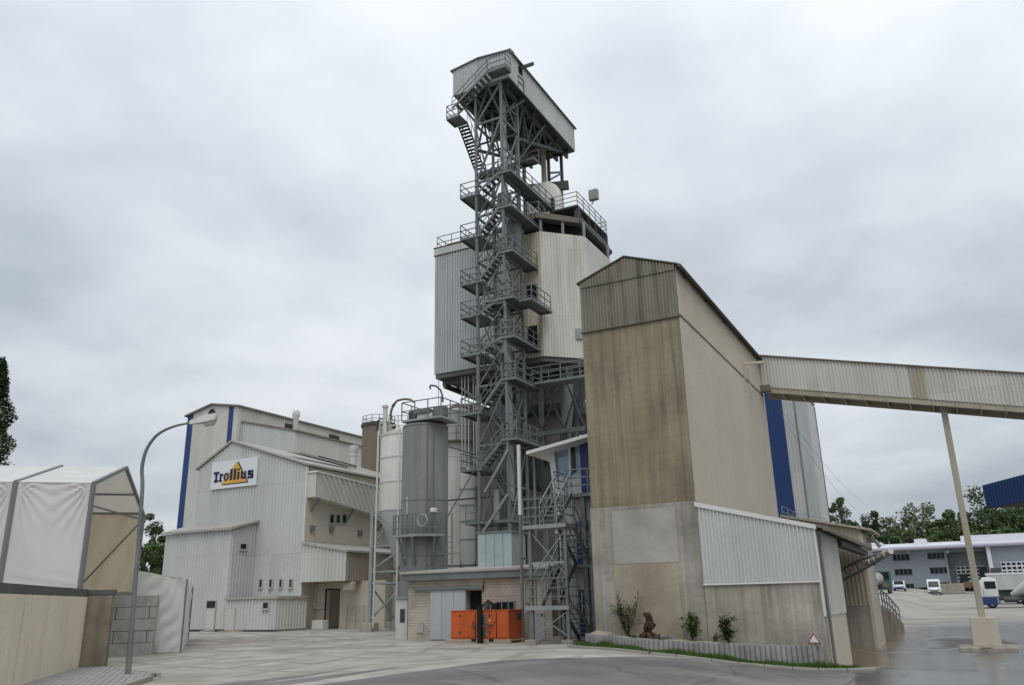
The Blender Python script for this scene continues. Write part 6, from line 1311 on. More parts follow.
# ================================================================ PLANTER in front of the silo
def planter():
    path = [(-11.75, 31.2), (-12.2, 29.6), (-12.1, 28.6), (-11.4, 27.75), (-10.26, 26.98), (-8.95, 26.35), (-7.46, 26.5), (-6.19, 27.1), (-4.9, 27.6), (-4.02, 27.86)]
    cum = [0]
    for a, c in zip(path[:-1], path[1:]): cum.append(cum[-1]+math.dist(a, c))
    def at(s_): return np.array([np.interp(s_, cum, [p[0] for p in path]), np.interp(s_, cum, [p[1] for p in path])])
    tops = [(587, 633.3), (634.7, 638), (703, 642.3), (755, 644.5), (823, 645.6)]
    def ztop(x, y):
        px = proj((x, y, .3))[0]; py = np.interp(px, [q[0] for q in tops], [q[1] for q in tops]); return zat(x, y, py)
    t = thing('planter_wall', 'curved planter edge of grey concrete palisades below the silo', 'planter', (-8.95, 26.4, gz(-8.95, 26.4)))
    s_ = 0; w_ = .155
    while s_ < cum[-1]-.05:
        p = at(s_+w_/2); q = at(s_+w_); ang = math.atan2(*(at(s_+w_)-at(s_))[::-1]); zt = ztop(*p)+random.uniform(-.012, .012); zb = gz(*p)-.2
        b_ = MB(); b_.lathe(0, 0, [(w_*.52, 0), (w_*.52, zt-zb-.02), (w_*.45, zt-zb)], 10); b_.build('palisade', m_pal, t, loc=(p[0], p[1], zb), smooth=True)
        s_ += w_
    # soil behind
    b_ = MB(); vs = []; n = 40; m = 8
    for i in range(n):
        p = at(cum[-1]*i/(n-1)); zt = ztop(*p)-.03
        q = np.array([max(min(p[0], -4.1), SX0-.0), SY0-.05]); 
        if p[1] > SY0: q = np.array([SX0-.03, p[1]])
        if p[0] < SX0 and p[1] < SY0: q = np.array([SX0, SY0-.05])
        zq = float(np.interp(q[0], [-11.5, -7.6, -4], [.62, .27, .1]))
        for j in range(m):
            f = j/(m-1); x, y = p+(q-p)*f; vs.append((x, y, zt+(zq-zt)*f+.03*math.sin(x*5+y*3)*math.sin(math.pi*f)+random.uniform(-.012, .012)))
    b_.add(vs, [(i*m+j, (i+1)*m+j, (i+1)*m+j+1, i*m+j+1) for i in range(n-1) for j in range(m-1)]); so_ = struct(b_.build('soil', m_soil, smooth=True))
    # grass strip outside, and its kerb
    g = MB(); 
    for k in range(15000):
        s0 = random.uniform(1.2, cum[-1]+.9); p = at(min(s0, cum[-1])); a = at(min(s0+.1, cum[-1])); c = at(max(min(s0, cum[-1])-.1, 0)); d = a-c; d /= np.linalg.norm(d); nm = np.array([d[1], -d[0]])
        if s0 > cum[-1]: p = p+d*(s0-cum[-1])
        off = .08+abs(random.gauss(0, .22)); 
        if off > .6: continue
        x, y = p+nm*off; z = gz(x, y); clump = .5+.5*math.sin(s0*3.1)*math.sin(s0*1.3+2); h_ = random.uniform(.05, .13)+.2*max(0, clump)*random.random()*(1 if off < .3 else .4); an = random.uniform(0, 6.28); r_ = random.uniform(.006, .014); lx, ly = random.gauss(0, .04), random.gauss(0, .04)
        g.add([(x-r_*math.cos(an), y-r_*math.sin(an), z), (x+r_*math.cos(an), y+r_*math.sin(an), z), (x+lx, y+ly, z+h_)], [(0, 1, 2)])
    tag(g.build('grass', m_grass), 'strip of uneven green grass along the planter foot', 'grass', kind='stuff')
    vb = MB(); n = 44; vs = []
    for i in range(n):
        s0 = 1.1+(cum[-1]+.8-1.1)*i/(n-1); sc = min(s0, cum[-1]); p = at(sc); d = at(min(sc+.1, cum[-1]))-at(sc-.1); d /= np.linalg.norm(d); nm = np.array([d[1], -d[0]]); p = p+d*max(0, s0-cum[-1])
        for off in (-.1, .62): q = p+nm*off; vs.append((q[0], q[1], gz(*q)+.02))
    vb.add(vs, [(2*i, 2*i+1, 2*i+3, 2*i+2) for i in range(n-1)]); struct(vb.build('verge', mat('verge_turf', (.06, .075, .03), .95, .35, 8, bump=.5)))
    kb = bpy.data.objects.new('kerb', None); COL.objects.link(kb); kb['kind'] = 'structure'; WM[kb.name] = Matrix.Identity(4)
    s0 = 1.1
    def kp(s0, off):
        sc = min(s0, cum[-1]); p = at(sc); d = at(min(sc+.1, cum[-1]))-at(sc-.1); d /= np.linalg.norm(d); nm = np.array([d[1], -d[0]]); q = p+d*max(0, s0-cum[-1])+nm*off; return np.array([q[0], q[1], gz(*q)])
    while s0 < cum[-1]+.7:
        a, c, a2, c2 = kp(s0, .63), kp(s0+.78, .63), kp(s0, .75), kp(s0+.78, .75); u = np.array([0, 0, 1.])
        MB().add([a-u*.15, a2-u*.15, c2-u*.15, c-u*.15, a+u*.07, a2+u*.06, c2+u*.06, c+u*.07], [(0,3,2,1),(4,5,6,7),(0,1,5,4),(1,2,6,5),(2,3,7,6),(3,0,4,7)]).build('kerb_stone', m_kerb, kb, bevel=.01); s0 += .8
    e_ = kp(cum[-1]+.7, .63); f_ = e_+np.array([.75, 1.5, 0]); f_[2] = gz(f_[0], f_[1]); MB().bar(e_+u*.0, f_, .12, .14).build('kerb_stone', m_kerb, kb)
    return at
planter()
def soilz(x): return float(np.interp(x, [-11.5, -7.6, -4], [.55, .24, .08]))
def shrub(name, label, x, y, h_, n, spread, m, stems=5, leaf=.045, cat='shrub', z=None, bare=.25, droop=0.):
    z = soilz(x) if z is None else z
    t = thing(name, label, cat, (x, y, z)); b = MB(); tips = []
    for k in range(stems):
        a = random.uniform(0, 6.28); l = random.uniform(.6, 1)*h_; d = np.array([math.cos(a)*spread*random.uniform(.3, 1), math.sin(a)*spread*random.uniform(.3, 1)*.7, l]); p0 = np.array([x, y, z-.05])
        mid = p0+d*.5+np.array([random.gauss(0, .05), random.gauss(0, .05), .05]); end = p0+d; b.tube([p0, mid, end], [.012*h_+.004, .008*h_+.003, .003], 5)
        for f in np.linspace(bare, 1, 9): tips.append(p0+d*f if f > .5 else p0+(mid-p0)*f*2)
        for q in range(3): f = random.uniform(.35, .9); s_ = p0+d*f; e_ = s_+np.array([random.gauss(0, .3), random.gauss(0, .3), random.uniform(.1, .35)])*h_*.5; b.tube([s_, e_], [.006, .002], 4); tips += [s_+(e_-s_)*g_ for g_ in (.4, .7, 1)]
    b.build('stem', m_bark, t); lv = MB()
    for k in range(n):
        c = tips[random.randrange(len(tips))]+np.array([random.gauss(0, .05), random.gauss(0, .05), random.gauss(0, .05)])*h_; a, e_ = random.uniform(0, 6.28), random.uniform(-.6, .9); u = np.array([math.cos(a)*math.cos(e_), math.sin(a)*math.cos(e_), math.sin(e_)]); v = np.cross(u, (0, 0, 1.)); v /= np.linalg.norm(v)+1e-9; L_ = leaf*random.uniform(.7, 1.3)
        lv.add([c-u*L_, c+v*L_*.45, c+u*L_, c-v*L_*.45], [(0, 1, 2, 3)])
    lv.build('foliage', m, t); return t
p = lambda px, py, y: PY(px, py, y)
shrub('shrub', 'airy pale shrub with upright twigs left of the root sculpture', p(627, 630, 27.6)[0], 27.6, 1.5, 1000, .55, m_leafp, 11, .055)
shrub('shrub', 'drooping dark shrub against the silo corner right of the stones', p(692, 635, 27.75)[0], 27.75, .95, 800, .35, m_leaf, 6, .06)
shrub('shrub', 'small glossy dark green bush near the middle of the planter', p(729, 638, 27.6)[0], 27.6, .95, 800, .3, m_leafd, 6, .065)
shrub('shrub', 'little yellow-green shoot right of the stones in the planter', p(714, 640, 27.3)[0], 27.3, .42, 160, .2, m_leafy, 5, .04)
shrub('shrub', 'low ground-hugging green plant under the pale shrub', p(637, 638, 27.2)[0], 27.2, .2, 500, .55, m_leaf, 12, .04)
def root():
    x, y = p(648.5, 635, 27.1)[0], 27.1; z = soilz(x); t = thing('root_sculpture', 'upright dark gnarled root stump standing in the planter', 'stump', (x, y, z))
    bm = bmesh.new(); bmesh.ops.create_icosphere(bm, subdivisions=4, radius=1)
    for v in bm.verts:
        c = v.co.copy(); sq = (1-c.z*c.z*.96)**-.32; w_ = (.13+.045*math.sin(c.z*7+1)+.03*math.sin(5*math.atan2(c.y, c.x)+c.z*5))*sq; v.co = Vector((c.x*w_+.07*math.sin(c.z*3+.5), c.y*w_, (c.z+1)*.5*.92-.08)); v.co += c*.035*math.sin(c.x*17+c.z*23+c.y*9)
    me = bpy.data.meshes.new('stump'); bm.to_mesh(me); bm.free(); me.materials.append(m_wood); place(me, 'stump', t, (x, y, z))
    for k in range(6): a = random.uniform(0, 6.28); MB().tube([(x, y, z+.2*random.random()+.1), (x+.2*math.cos(a), y+.2*math.sin(a), z+.15), (x+.42*math.cos(a), y+.3*math.sin(a), z-.02)], [.07, .06, .02], 7).build('root', m_wood, t, smooth=True)
root()
for k, (px, s_, col) in enumerate(((655.5, .13, m_wood), (660, .15, m_wood), (665.5, .17, m_stone), (670.5, .14, m_stone), (675, .1, m_stone))):
    x, y = p(px, 637, 27.05+.1*(k % 2))[0], 27.05+.1*(k % 2); z = soilz(x)-.05
    bm = bmesh.new(); bmesh.ops.create_icosphere(bm, subdivisions=3, radius=1)
    for v in bm.verts: c = v.co; f = 1+.22*math.sin(c.x*3+k)+.18*math.sin(c.y*4+2*k)+.1*math.sin(c.z*6-k); v.co = Vector((c.x*s_*f*1.15, c.y*s_*f, (c.z*f+.75)*s_*.85))
    me = bpy.data.meshes.new('stone'); bm.to_mesh(me); bm.free(); me.materials.append(col)
    tag(place(me, 'stone', None, (x, y, z)), ['dark brown lump touching the foot of the root stump', 'second dark lump beside the root stump', 'largest pale boulder in the planter', 'mid-sized grey boulder right of the largest', 'smallest grey stone at the right of the pile'][k], 'stone', 'planter stones')
def warn():
    y = 27.72; c = p(814.5, 640, y); s_ = 1/ppm(c); zb = zat(c[0], y, 644.3); zt = zat(c[0], y, 631.5)
    t = thing('warning_sign', 'triangular white warning sign with red border at the planter end', 'sign', (c[0], y, zb)); w_ = 8.2*s_; a = np.array([1., -.25, 0]); a /= np.linalg.norm(a)
    def tri(f, d, m, nm):
        ce = np.array([c[0], y, zb+(zt-zb)*.36]); n = np.array([-a[1], a[0], 0])*-1
        P_ = [np.array([c[0], y, zb])-a*w_, np.array([c[0], y, zb])+a*w_, np.array([c[0], y, zt])]; P_ = [ce+(q-ce)*f+n*d for q in P_]; MB().prism(P_, n*.012).build(nm, m, t)
    tri(1, 0, m_signw, 'backing_plate'); tri(.94, .014, m_red, 'red_border'); tri(.6, .028, m_signw, 'white_field')
    MB().rod((c[0], y+.03, zb-.4), (c[0], y+.03, zt-.05), .025, 8).build('sign_post', m_galv, t)
warn()

# ================================================================ TREES
def tree_mesh(h_, cr, cz0, n, leaf, seed, lobes=9, gap=.55):
    """trunk with limbs, crown made of leaf clumps on many small lobes"""
    rd = random.Random(seed); b = MB(); L = MB(); cl = []
    b.tube([(0, 0, -.3), (rd.gauss(0, .1), 0, h_*.3), (rd.gauss(0, .2), rd.gauss(0, .2), h_*.62), (rd.gauss(0, .3), rd.gauss(0, .3), h_*.93)], [.035*h_, .028*h_, .016*h_, .004*h_], 8)
    for k in range(lobes):
        a = 2.4*k+rd.uniform(-.5, .5); f = cz0+(1-cz0)*((k+.5)/lobes); z = h_*f*rd.uniform(.93, 1.02); rr = cr*math.sin(math.pi*min(.93, .22+.72*(f-cz0)/(1-cz0)))*rd.uniform(.45, .95)
        c = np.array([rr*math.cos(a), rr*math.sin(a), z]); st = np.array([0, 0, z*rd.uniform(.62, .8)]); b.tube([st, st+(c-st)*.5+(0, 0, .1*cr), c], [.012*h_, .007*h_, .002*h_], 5); cl.append((c, cr*rd.uniform(.26, .46)))
        for q in range(2): c2 = c+np.array([rd.gauss(0, .4), rd.gauss(0, .4), rd.gauss(0, .3)])*cr; b.tube([st+(c-st)*.6, c2], [.005*h_, .001*h_], 4); cl.append((c2, cr*rd.uniform(.15, .3)))
    for k in range(n):
        c, r_ = cl[rd.randrange(len(cl))]; d = np.array([rd.gauss(0, 1), rd.gauss(0, 1), rd.gauss(0, .8)]); d /= np.linalg.norm(d)+1e-9; pt = c+d*r_*rd.uniform(gap, 1)**.6; a = rd.uniform(0, 6.28); e_ = rd.uniform(-.9, .9); u = np.array([math.cos(a)*math.cos(e_), math.sin(a)*math.cos(e_), math.sin(e_)]); v = np.cross(u, d+np.array([.01, .02, .03])); v /= np.linalg.norm(v)+1e-9; s_ = leaf*rd.uniform(.6, 1.4)
        L.add([pt-u*s_, pt+v*s_*.6, pt+u*s_, pt-v*s_*.6], [(0, 1, 2, 3)])
    def me(mb, nm, m): q = bpy.data.meshes.new(nm); q.from_pydata(mb.v, [], mb.f); q.materials.append(m); return q
    return me(b, 'trunk', m_bark), L, me
def tree(name, label, x, y, z, h_, cr, cz0, n, leaf, m, seed, group=None, lobes=9, gap=.5):
    t = thing(name, label, 'tree', (x, y, z), group); tk, L, me = tree_mesh(h_, cr, cz0, n, leaf, seed, lobes, gap); place(tk, 'trunk', t, (x, y, z)); place(me(L, 'crown', m), 'crown', t, (x, y, z)); return t
G = 'trees behind the far hall'
far_t = [(840, 504, 3.6, m_leafd, .4, 'sparse tree rising over the shed roof at the left end of the tree row'), (872, 517, 4.2, m_leafd, .3, 'dark tree just left of the hall roof end'), (893, 519, 3.6, m_leafp, .25, 'greyish thin tree left of the tallest tree in the row'), (912, 507, 5.2, m_leafp, .3, 'tallest airy tree in the middle of the row'), (929, 521, 3.8, m_leaf, .2, 'rounded mid-green tree right of the tallest one'), (941, 517, 4., m_leafy, .2, 'yellow-green tree left of the conveyor post'), (952, 518, 4.2, m_leaf, .2, 'leafy green tree just behind the conveyor post'), (968, 519, 4.6, m_leaf, .2, 'bushy tree just right of the conveyor post'), (988, 505, 7.5, m_leafd, .12, 'big dense dark tree below the blue canopy'), (1010, 510, 7., m_leafd, .12, 'dense dark tree at the right edge of the row'), (1030, 508, 7., m_leafd, .12, 'dark tree cut by the right picture edge')]
for k, (px, py, cr, m, c0, lab) in enumerate(far_t):
    yy = 218+6*((k*7) % 3); q = PY(px, py, yy); zb = gz(q[0], yy)-1; hh = q[2]-zb; dens = 3600 if m in (m_leafp,) or k == 0 else (11000 if cr > 6 else 7000); cr *= 1.18
    tree('tree', lab, q[0], yy, zb, hh, cr, c0, dens, .34 if cr > 6 else .3, m, 40+k, G, 16 if cr > 6 else 10, .55 if dens < 2000 else .35)
# hedge-like understorey joining the row
G2 = 'shrubs below the tree row'
for k in range(8):
    px = 866+22*k; yy = 210; q = PY(px, 533, yy); zb = gz(q[0], yy)-1
    tree('bush', ['leftmost','second','third','fourth','fifth','sixth','seventh','rightmost'][k]+' bush from the left in the undergrowth below the tree row', q[0], yy, zb, q[2]-zb, 4.2, .1, 3600, .33, [m_leaf, m_leafd, m_leafp][k % 3], 70+k, G2, 10, .3)
def poplar():
    y = 40.; q = PN(2, 360, LT(-24, 45), DD); x, y = q[0], q[1]; hh = q[2]
    t = thing('poplar_tree', 'tall columnar dark poplar cut by the left picture edge', 'tree', (x, y, 0)); rd = random.Random(5); b = MB(); L = MB()
    b.tube([(0, 0, -.2), (0, 0, hh*.5), (.1, 0, hh*.96)], [.3, .2, .03], 8); b.build('trunk', m_bark, t, loc=(x, y, 0))
    for k in range(26): f = .1+.85*k/26; a = k*2.4; r_ = 1.5*math.sin(math.pi*(.15+.8*f)); MB().tube([(0, 0, hh*f*.85), (r_*.5*math.cos(a), r_*.5*math.sin(a), hh*f*.93), (r_*.8*math.cos(a), r_*.8*math.sin(a), hh*min(1, f*1.04))], [.05, .03, .008], 4).build('limb', m_bark, t, loc=(x, y, 0))
    for k in range(30000):
        f = rd.uniform(.08, 1.0); R0 = 2.05*math.sin(math.pi*min(.985, .1+.89*f))**.75*(1+.22*math.sin(f*31+3*math.sin(f*9))); a = rd.uniform(0, 6.28); r_ = R0*rd.uniform(.3, 1)**.5*(1+.15*math.sin(a*3+f*20)); c = np.array([r_*math.cos(a), r_*math.sin(a), hh*f+rd.gauss(0, .15)]); al, e_ = rd.uniform(0, 6.28), rd.uniform(-1, 1); u = np.array([math.cos(al)*math.cos(e_), math.sin(al)*math.cos(e_), math.sin(e_)]); v = np.cross(u, (.1, .2, 1.)); v /= np.linalg.norm(v); s_ = .115*rd.uniform(.6, 1.3); L.add([c-u*s_, c+v*s_*.6, c+u*s_, c-v*s_*.6], [(0, 1, 2, 3)])
    L.build('crown', m_leafd, t, loc=(x, y, 0))
poplar()
for k, (px, py, yy, cr, m, lab) in enumerate(((157, 521, 72, 2.6, m_leafd, 'dark bushy tree between the tent and the left hall'), (146, 545, 66, 2.2, m_leaf, 'lower fresh green bush in front of the dark tree beside the tent'), (164, 545, 69, 2., m_leaf, 'green bush against the blue-striped hall corner'))):
    q = PY(px, py, yy); tree('bushy_tree', lab, q[0], yy, 0, q[2], cr, .1, 5200, .16, m, 90+k, None, 14, .35)

# ================================================================ FAR HALL, VEHICLES
FY = 187.
def far_hall():
    xL = PY(874, 570, FY)[0]; xM = PY(949, 570, FY)[0]; xN = PY(992.5, 570, FY)[0]; xR = PY(1060, 570, FY)[0]; g = gz(-10, FY)-.2; ze = PY(950, 548.2, FY)[2]; zt = PY(950, 542, FY)[2]
    t = thing('far_hall', 'long blue-grey workshop hall with a white roof beyond the yard', 'hall', ((xL+xR)/2, FY+8, g))
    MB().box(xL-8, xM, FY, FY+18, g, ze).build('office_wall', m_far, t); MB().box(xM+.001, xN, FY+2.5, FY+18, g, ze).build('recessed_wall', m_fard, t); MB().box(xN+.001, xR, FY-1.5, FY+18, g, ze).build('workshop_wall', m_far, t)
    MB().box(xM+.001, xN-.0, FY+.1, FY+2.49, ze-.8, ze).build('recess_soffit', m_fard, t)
    MB().prism([(xL-9, FY-2.2, ze+.001), (xL-9, FY+19, ze+.001), (xL-9, FY+19, ze+2.2), (xL-9, FY-2.2, ze+.6)], (xR-xL+12, 0, 0)).build('roof', m_roofw, t); MB().box(xL-9, xR+3, FY-2.35, FY-2.21, ze-.05, ze+.3).build('fascia', m_fascia, t)
    for px0, px1 in ((868, 880), (913, 925), (960, 1060)): a, c = PY(px0, 535, FY+4)[0], PY(px1, 535, FY+4)[0]; MB().box(a, c, FY+4, FY+14, ze+1, PY((px0+px1)/2, 540.5-.085*((px0+px1)/2-900) if px0 < 950 else 533.5, FY+4)[2]).build('roof_light', m_roofw, t)
    MB().box(xM-.35, xM, FY-.12, FY-.002, g, ze).build('downpipe', m_galvL, t); MB().box(xN-.5, xN+.2, FY-1.75, FY-1.51, g, ze).build('corner_trim', m_roofw, t)
    for px in (908.5, 947): q = PY(px, 551, FY-1); MB().box(q[0]-.35, q[0]+.35, FY-1.2, FY-.5, q[2]-.45, q[2]+.2).build('bracket_lamp', m_galvL, t)
    s_ = 1/ppm((xM, FY, 5))
    rows = [[(901, 557.5, 14.5, 6.2), (936.5, 555.8, 15.2, 6.2)], [(903.5, 572, 15, 6), (939, 570.3, 15, 6)], [(905.5, 587, 15, 6), (942.5, 585.5, 15.2, 6)]]
    for rw in rows:
        for px, py, w_, h_ in rw:
            q = PY(px, py, FY-.0); window(t, q[0], q[2], w_*s_*1.1, h_*s_*1.05, y=FY, mull=3, fm=m_fard, t=.07)
    q = PY(883.5, 580, FY); MB().box(q[0]-1, q[0]+1, FY-.1, FY-.001, q[2]-1., q[2]+.7).build('shutter', m_rust, t)
    for px0, px1, py0, py1, yy, nc, nr in ((955.5, 987, 566, 584.5, FY+2.5, 6, 5), (1000, 1040, 561.5, 574, FY-1.5, 7, 3)):
        a, c = PY(px0, py0, yy), PY(px1, py1, yy); zA = PY((px0+px1)/2, py0, yy)[2]; zB = PY((px0+px1)/2, py1, yy)[2]
        d = MB().box(a[0], c[0], yy-.15, yy-.003, g, zA).build('roller_door', m_roofw, t)
        for i in range(nc):
            for j in range(nr):
                w_ = (c[0]-a[0])/nc; hh = (zA-zB)/nr; MB().box(a[0]+w_*(i+.14), a[0]+w_*(i+.86), yy-.2, yy-.151, zB+hh*(j+.2), zB+hh*(j+.8)).build('pane', m_glass, d)
far_hall()
def wheel(parent, x, y, z, r, w_, ax):
    d = np.array(ax, float); c = np.array([x, y, z]); o = MB().tube([c-d*w_/2, c-d*w_*.4, c+d*w_*.4, c+d*w_/2], [r*.9, r, r, r*.9], 18).build('wheel', m_rubber, parent, smooth=True)
    MB().tube([c-d*(w_/2+.015), c+d*(w_/2+.015)], r*.55, 14).build('rim', m_galvL, o)
def van(name, label, x, y, L, W, Hh, prof, cat, group, winz, hood):
    """vehicle nose towards -Y; prof = side outline (y from nose, z)"""
    z = gz(x, y); t = thing(name, label, cat, (x, y+L/2, z), group)
    MB().prism([(x-W/2, y+a, z+b_) for a, b_ in prof], (W, 0, 0)).build('body', m_carw, t, bevel=.09, smooth=True)
    (a0, z0), (a1, z1) = winz; n = np.array([0, -(z1-z0), a1-a0]); n /= np.linalg.norm(n); o = n*.02
    MB().prism([np.array([x-W*.42, y+a0, z+z0])+o, np.array([x+W*.42, y+a0, z+z0])+o, np.array([x+W*.38, y+a1, z+z1])+o, np.array([x-W*.38, y+a1, z+z1])+o], -n*.015+n*.03).build('windscreen', m_glass, t)
    for s_ in (-1, 1):
        MB().box(x+s_*W/2-.02, x+s_*W/2+.02, y+a1+.1, y+a1+1.1, z+z0+.02, z+z1-.08).build('side_window', m_glass, t)
        MB().box(x+s_*W*.36-.18, x+s_*W*.36+.18, y-.02, y+.1, z+hood-.28, z+hood-.08).build('headlight', m_galvL, t, bevel=.03)
        MB().box(x+s_*(W/2+.12)-.09, x+s_*(W/2+.12)+.09, y+a0+.3, y+a0+.42, z+z0-.05, z+z0+.2).build('mirror', m_dark, t)
        for yy in (y+.85, y+L-.95): wheel(t, x+s_*(W/2-.11), yy, z+.34, .35, .22, (1, 0, 0))
    MB().box(x-W*.47, x+W*.47, y-.07, y+.12, z+.25, z+.55).build('bumper', m_bluedoor if cat == 'car' else m_dark, t, bevel=.03)
    MB().box(x-W*.3, x+W*.3, y-.03, y+.1, z+.6, z+hood-.3 if hood > .95 else z+.72).build('grille', m_dark, t)
G3 = 'vehicles parked by the far hall'
q = PY(935, 594.5, 164); van('parked_van', 'white high-roof van parked nose out by the far hall', q[0], 164, 5.2, 2.05, 2.6, [(0, .25), (0, 1.0), (.75, 1.25), (1.35, 2.3), (1.8, 2.62), (5.2, 2.58), (5.2, .25)], 'van', G3, ((.78, 1.28), (1.36, 2.25)), 1.1)
q = PY(900, 596, 160); van('parked_car', 'white pickup-like car parked left of the white van', q[0], 160, 4.6, 1.9, 1.75, [(0, .3), (0, .85), (1.25, 1.02), (1.9, 1.7), (4.3, 1.75), (4.6, 1.1), (4.6, .3)], 'car', G3, ((1.3, 1.05), (1.88, 1.66)), .95)
def truck():
    y = 104.; x0 = PY(977, 600, y)[0]; x1 = PY(1000, 600, y)[0]; g = gz(x0, y); W = 2.5; zt = PY(990, 577.5, y)[2]; zb = PY(985, 597, y)[2]
    t = thing('tank_truck', 'white truck cab with blue skirt pulling a silver tank trailer', 'truck', ((x0+x1)/2+2, y+1.2, g))
    MB().prism([(x0+.05, y, zb), (x1, y, zb), (x1, y, zt-.15), (x1-.5, y, zt), (x0+.9, y, zt+.05), (x0+.25, y, zt-.7), (x0, y, zb+.9)], (0, W, 0)).build('cab', m_carw, t, bevel=.08, smooth=True)
    MB().box(x0-.05, x1-.2, y-.02, y+W+.02, g+.35, zb-.01).build('skirt', m_truckb, t, bevel=.06); MB().box(x0-.12, x0+.5, y+.1, y+W-.1, g+.3, g+.75).build('bumper', m_dark, t)
    hh = zt-zb; MB().box(x0+.95, x0+2.0, y-.04, y+.02, zb+.42*hh, zb+.8*hh).build('side_window', m_glass, t); MB().prism([(x0+.03, y+.2, zb+.95), (x0+.22, y+.2, zt-.8), (x0+.16, y+.2, zt-.8), (x0-.03, y+.2, zb+.95)], (0, W-.4, 0)).build('windscreen', m_glass, t)
    MB().box(x0+.3, x0+.42, y-.3, y-.03, zb+.8, zb+1.5).build('mirror', m_dark, t); MB().bar((x0+.75, y-.02, zb+.1), (x0+.75, y-.02, zb+.8), .03).build('door_seam', m_galvL, t)
    MB().box(x1+.01, x1+8.5, y+.5, y+2., g+.75, g+1.05).build('chassis', m_dark, t); MB().rod((x1+.4, y+.25, g+.85), (x1+1.7, y+.25, g+.85), .28, 12).build('fuel_tank', m_dark, t)
    for xx in (x0+1.35, x1+2.6, x1+7.2):
        for yy in (y+.2, y+W-.2): wheel(t, xx, yy, g+.52, .52, .34, (0, 1, 0))
    zc = g+2.3; MB().tube([(x1+1.2, y+1.25, g+1.25), (x1+2.6, y+1.25, g+1.9), (x1+4.4, y+1.25, zc+.1), (x1+9, y+1.25, zc+.2), (x1+14, y+1.25, zc)], [.25, .75, 1.2, 1.25, 1.2], 20).build('tank', m_tank, t, smooth=True)
    for k in range(3): MB().box(x1+3.5+.25*k, x1+3.6+.25*k, y+.1, y+.2, g+.7, g+1.3).build('hose_coupling', m_galv, t)
truck()
def trailer():
    y = 116.; a, c = PY(987, 580, y)[0], PY(1045, 580, y)[0]; g = gz(a, y); zt = PY(1000, 575, y)[2]; zm = PY(1000, 590, y)[2]
    t = thing('box_trailer', 'long pale box trailer parked behind the tank truck', 'trailer', ((a+c)/2, y+1.2, g))
    MB().box(a, c, y, y+2.5, zm, zt).build('box_body', m_sheetL, t, bevel=.04); MB().box(a-.05, c, y-.03, y+2.53, zt+.001, zt+.25).build('roof_rail', m_roofw, t); MB().box(a+.3, c, y+.4, y+2.1, g+.7, zm-.002).build('chassis', m_dark, t)
    for xx in (a+3, a+4.3, a+9, a+10.2):
        for yy in (y+.25, y+2.25): wheel(t, xx, yy, g+.5, .5, .3, (0, 1, 0))
    MB().box(a+.8, a+1.0, y+.3, y+.5, g-.02, g+.8).build('landing_leg', m_galv, t)
trailer()
def loader():
    y = 172.; c = PY(965, 590, y); g = gz(c[0], y); t = thing('wheel_loader', 'dusty tan wheel loader with raised bucket left of the truck', 'loader', (c[0], y, g)); x = c[0]
    MB().prism([(x-1, y, g+.8), (x+2.6, y, g+.8), (x+2.6, y, g+1.9), (x+.6, y, g+2.0), (x-1, y, g+1.4)], (0, 2, 0)).build('body', m_rust, t, bevel=.08); MB().prism([(x-.6, y+.3, g+1.6), (x+.9, y+.3, g+1.8), (x+.8, y+.3, g+3.2), (x-.4, y+.3, g+3.2)], (0, 1.4, 0)).build('cab', m_glass, t, bevel=.05); MB().box(x-.6, x+1., y+.2, y+1.8, g+3.2, g+3.35).build('cab_roof', m_rust, t)
    for xx in (x-.7, x+1.9):
        for yy in (y, y+2): wheel(t, xx, yy, g+.75, .75, .5, (0, 1, 0))
    MB().bar((x-.8, y+1, g+1.6), (x-2.6, y+1, g+.9), .35, .3).build('lift_arm', m_rust, t); MB().prism([(x-3.9, y-.3, g+.1), (x-2.6, y-.3, g+.1), (x-2.4, y-.3, g+1.7), (x-2.8, y-.3, g+1.6), (x-3, y-.3, g+.6)], (0, 2.6, 0)).build('bucket', m_conc_ext, t)
    y = 170.; q = PY(955, 592, y); g = gz(q[0], y); b_ = MB(); b_.box(q[0]-2.2, q[0]+1.6, y, y+2.2, g-.05, g+1.7); tag(b_.build('skip_container', m_conc_ext, bevel=.1), 'grey-brown skip container left of the wheel loader', 'skip')
    y = 160.; q = PY(991, 583, y); g = gz(q[0], y); t = thing('machine_row', 'dark farm-like machine standing before the grid-windowed door', 'machine', (q[0], y, g))
    MB().box(q[0]-2, q[0]+2, y, y+2.2, g+1., g+2.6).build('engine_body', m_dark, t, bevel=.1); MB().box(q[0]-1.4, q[0]-.2, y+.2, y+2, g+2.6, zat(q[0], y, 566)).build('cab', m_glass, t, bevel=.08); MB().box(q[0]+.3, q[0]+1.8, y+.3, y+1.8, g+2.6, zat(q[0], y, 568)).build('hopper', m_dark, t, bevel=.1)
    for xx in (q[0]-1.3, q[0]+1.3):
        for yy in (y+.1, y+2.1): wheel(t, xx, yy, g+.6, .6, .4, (0, 1, 0))
loader()
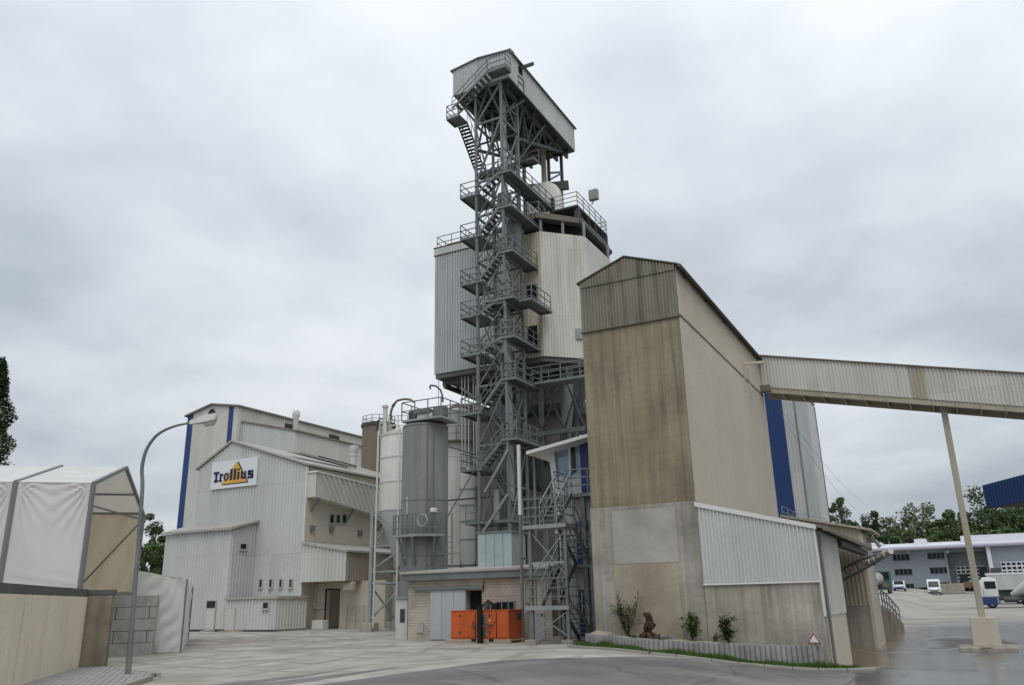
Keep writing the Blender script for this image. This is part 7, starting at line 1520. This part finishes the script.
def mixer():
    y = 138.; q = PY(880, 590, y); g = gz(q[0], y); x = q[0]; t = thing('mixer_truck', 'green truck with a grey mixer drum half hidden behind the ramp wall', 'truck', (x, y+3, g))
    MB().box(x-1.2, x+1.2, y+2, y+8, g+.6, g+.9).build('chassis', m_dark, t); MB().tube([(x-.4, y, g+1.9), (x-.4, y+1.2, g+2.1), (x-.4, y+3.5, g+2.3), (x-.4, y+5.5, g+2)], [.4, .8, .9, .5], 18).build('drum', m_galvL, t, smooth=True)
    MB().box(x-1.2, x+1.3, y+5.7, y+7.9, g+.9, g+3.5).build('cab', mat('paint_green', (.06, .13, .105), .5, .1, 2), t, bevel=.1); MB().box(x-1, x+1.1, y+5.6, y+5.69, g+2.2, g+3.2).build('rear_window', m_glass, t)
    for s_ in (-1, 1):
        for yy in (y+3, y+4.2, y+7): wheel(t, x+s_*1.0, yy, g+.5, .5, .32, (1, 0, 0))
    MB().prism([(x+.5, y-.2, g+1.0), (x+1.2, y-.2, g+1.0), (x+1.4, y-.2, g+1.2), (x+.5, y-.2, g+1.9)], (0, .5, 0)).build('discharge_chute', m_rust, t)
mixer()
def blue_canopy():
    y = 64.; a = PY(986.5, 508, y); b_ = PY(982, 485.5, y); h_ = b_[2]-a[2]; g = gz(a[0]+6, y-4)
    r1 = ray(1060, 495); 
    d = np.array([math.sin(R(-34)), math.cos(R(-34)), 0])*-1     # fascia runs towards the viewer and to the right
    t = thing('blue_canopy', 'blue ribbed canopy fascia reaching in at the right edge', 'canopy', (a[0]+9, y-8, g))
    p1 = a+d*26; q0 = a[:2]; q1 = p1[:2]; L = 26
    MB().sheet(q0, q1, a[2], lambda s_: a[2]+h_+s_*.035, .3, .05, nrm=(-d[1]*-1, d[0]*-1) if False else (d[1], -d[0])).build('fascia', m_blue, t)
    nrm = np.array([-d[1], d[0], 0]); MB().prism([a+nrm*.1, p1+nrm*.1, p1+nrm*9, a+nrm*9], (0, 0, .25)).build('soffit', m_roof_brown, t); MB().prism([a+nrm*.1+(0, 0, h_-.3), p1+nrm*.1+(0, 0, h_-.3), p1+nrm*9+(0, 0, h_-.3), a+nrm*9+(0, 0, h_-.3)], (0, 0, .2)).build('roof', m_blue, t)
    e0 = a; e1 = a+nrm*9; MB().sheet(e1[:2], e0[:2], a[2], a[2]+h_, .3, .05).build('fascia', m_blue, t)
    for f in (4, 14, 24):
        for k in (1.2, 8.): c = a+d*f+nrm*k; MB().box(c[0]-.25, c[0]+.25, c[1]-.25, c[1]+.25, gz(c[0], c[1])-.1, a[2]).build('column', m_galv, t)
blue_canopy()
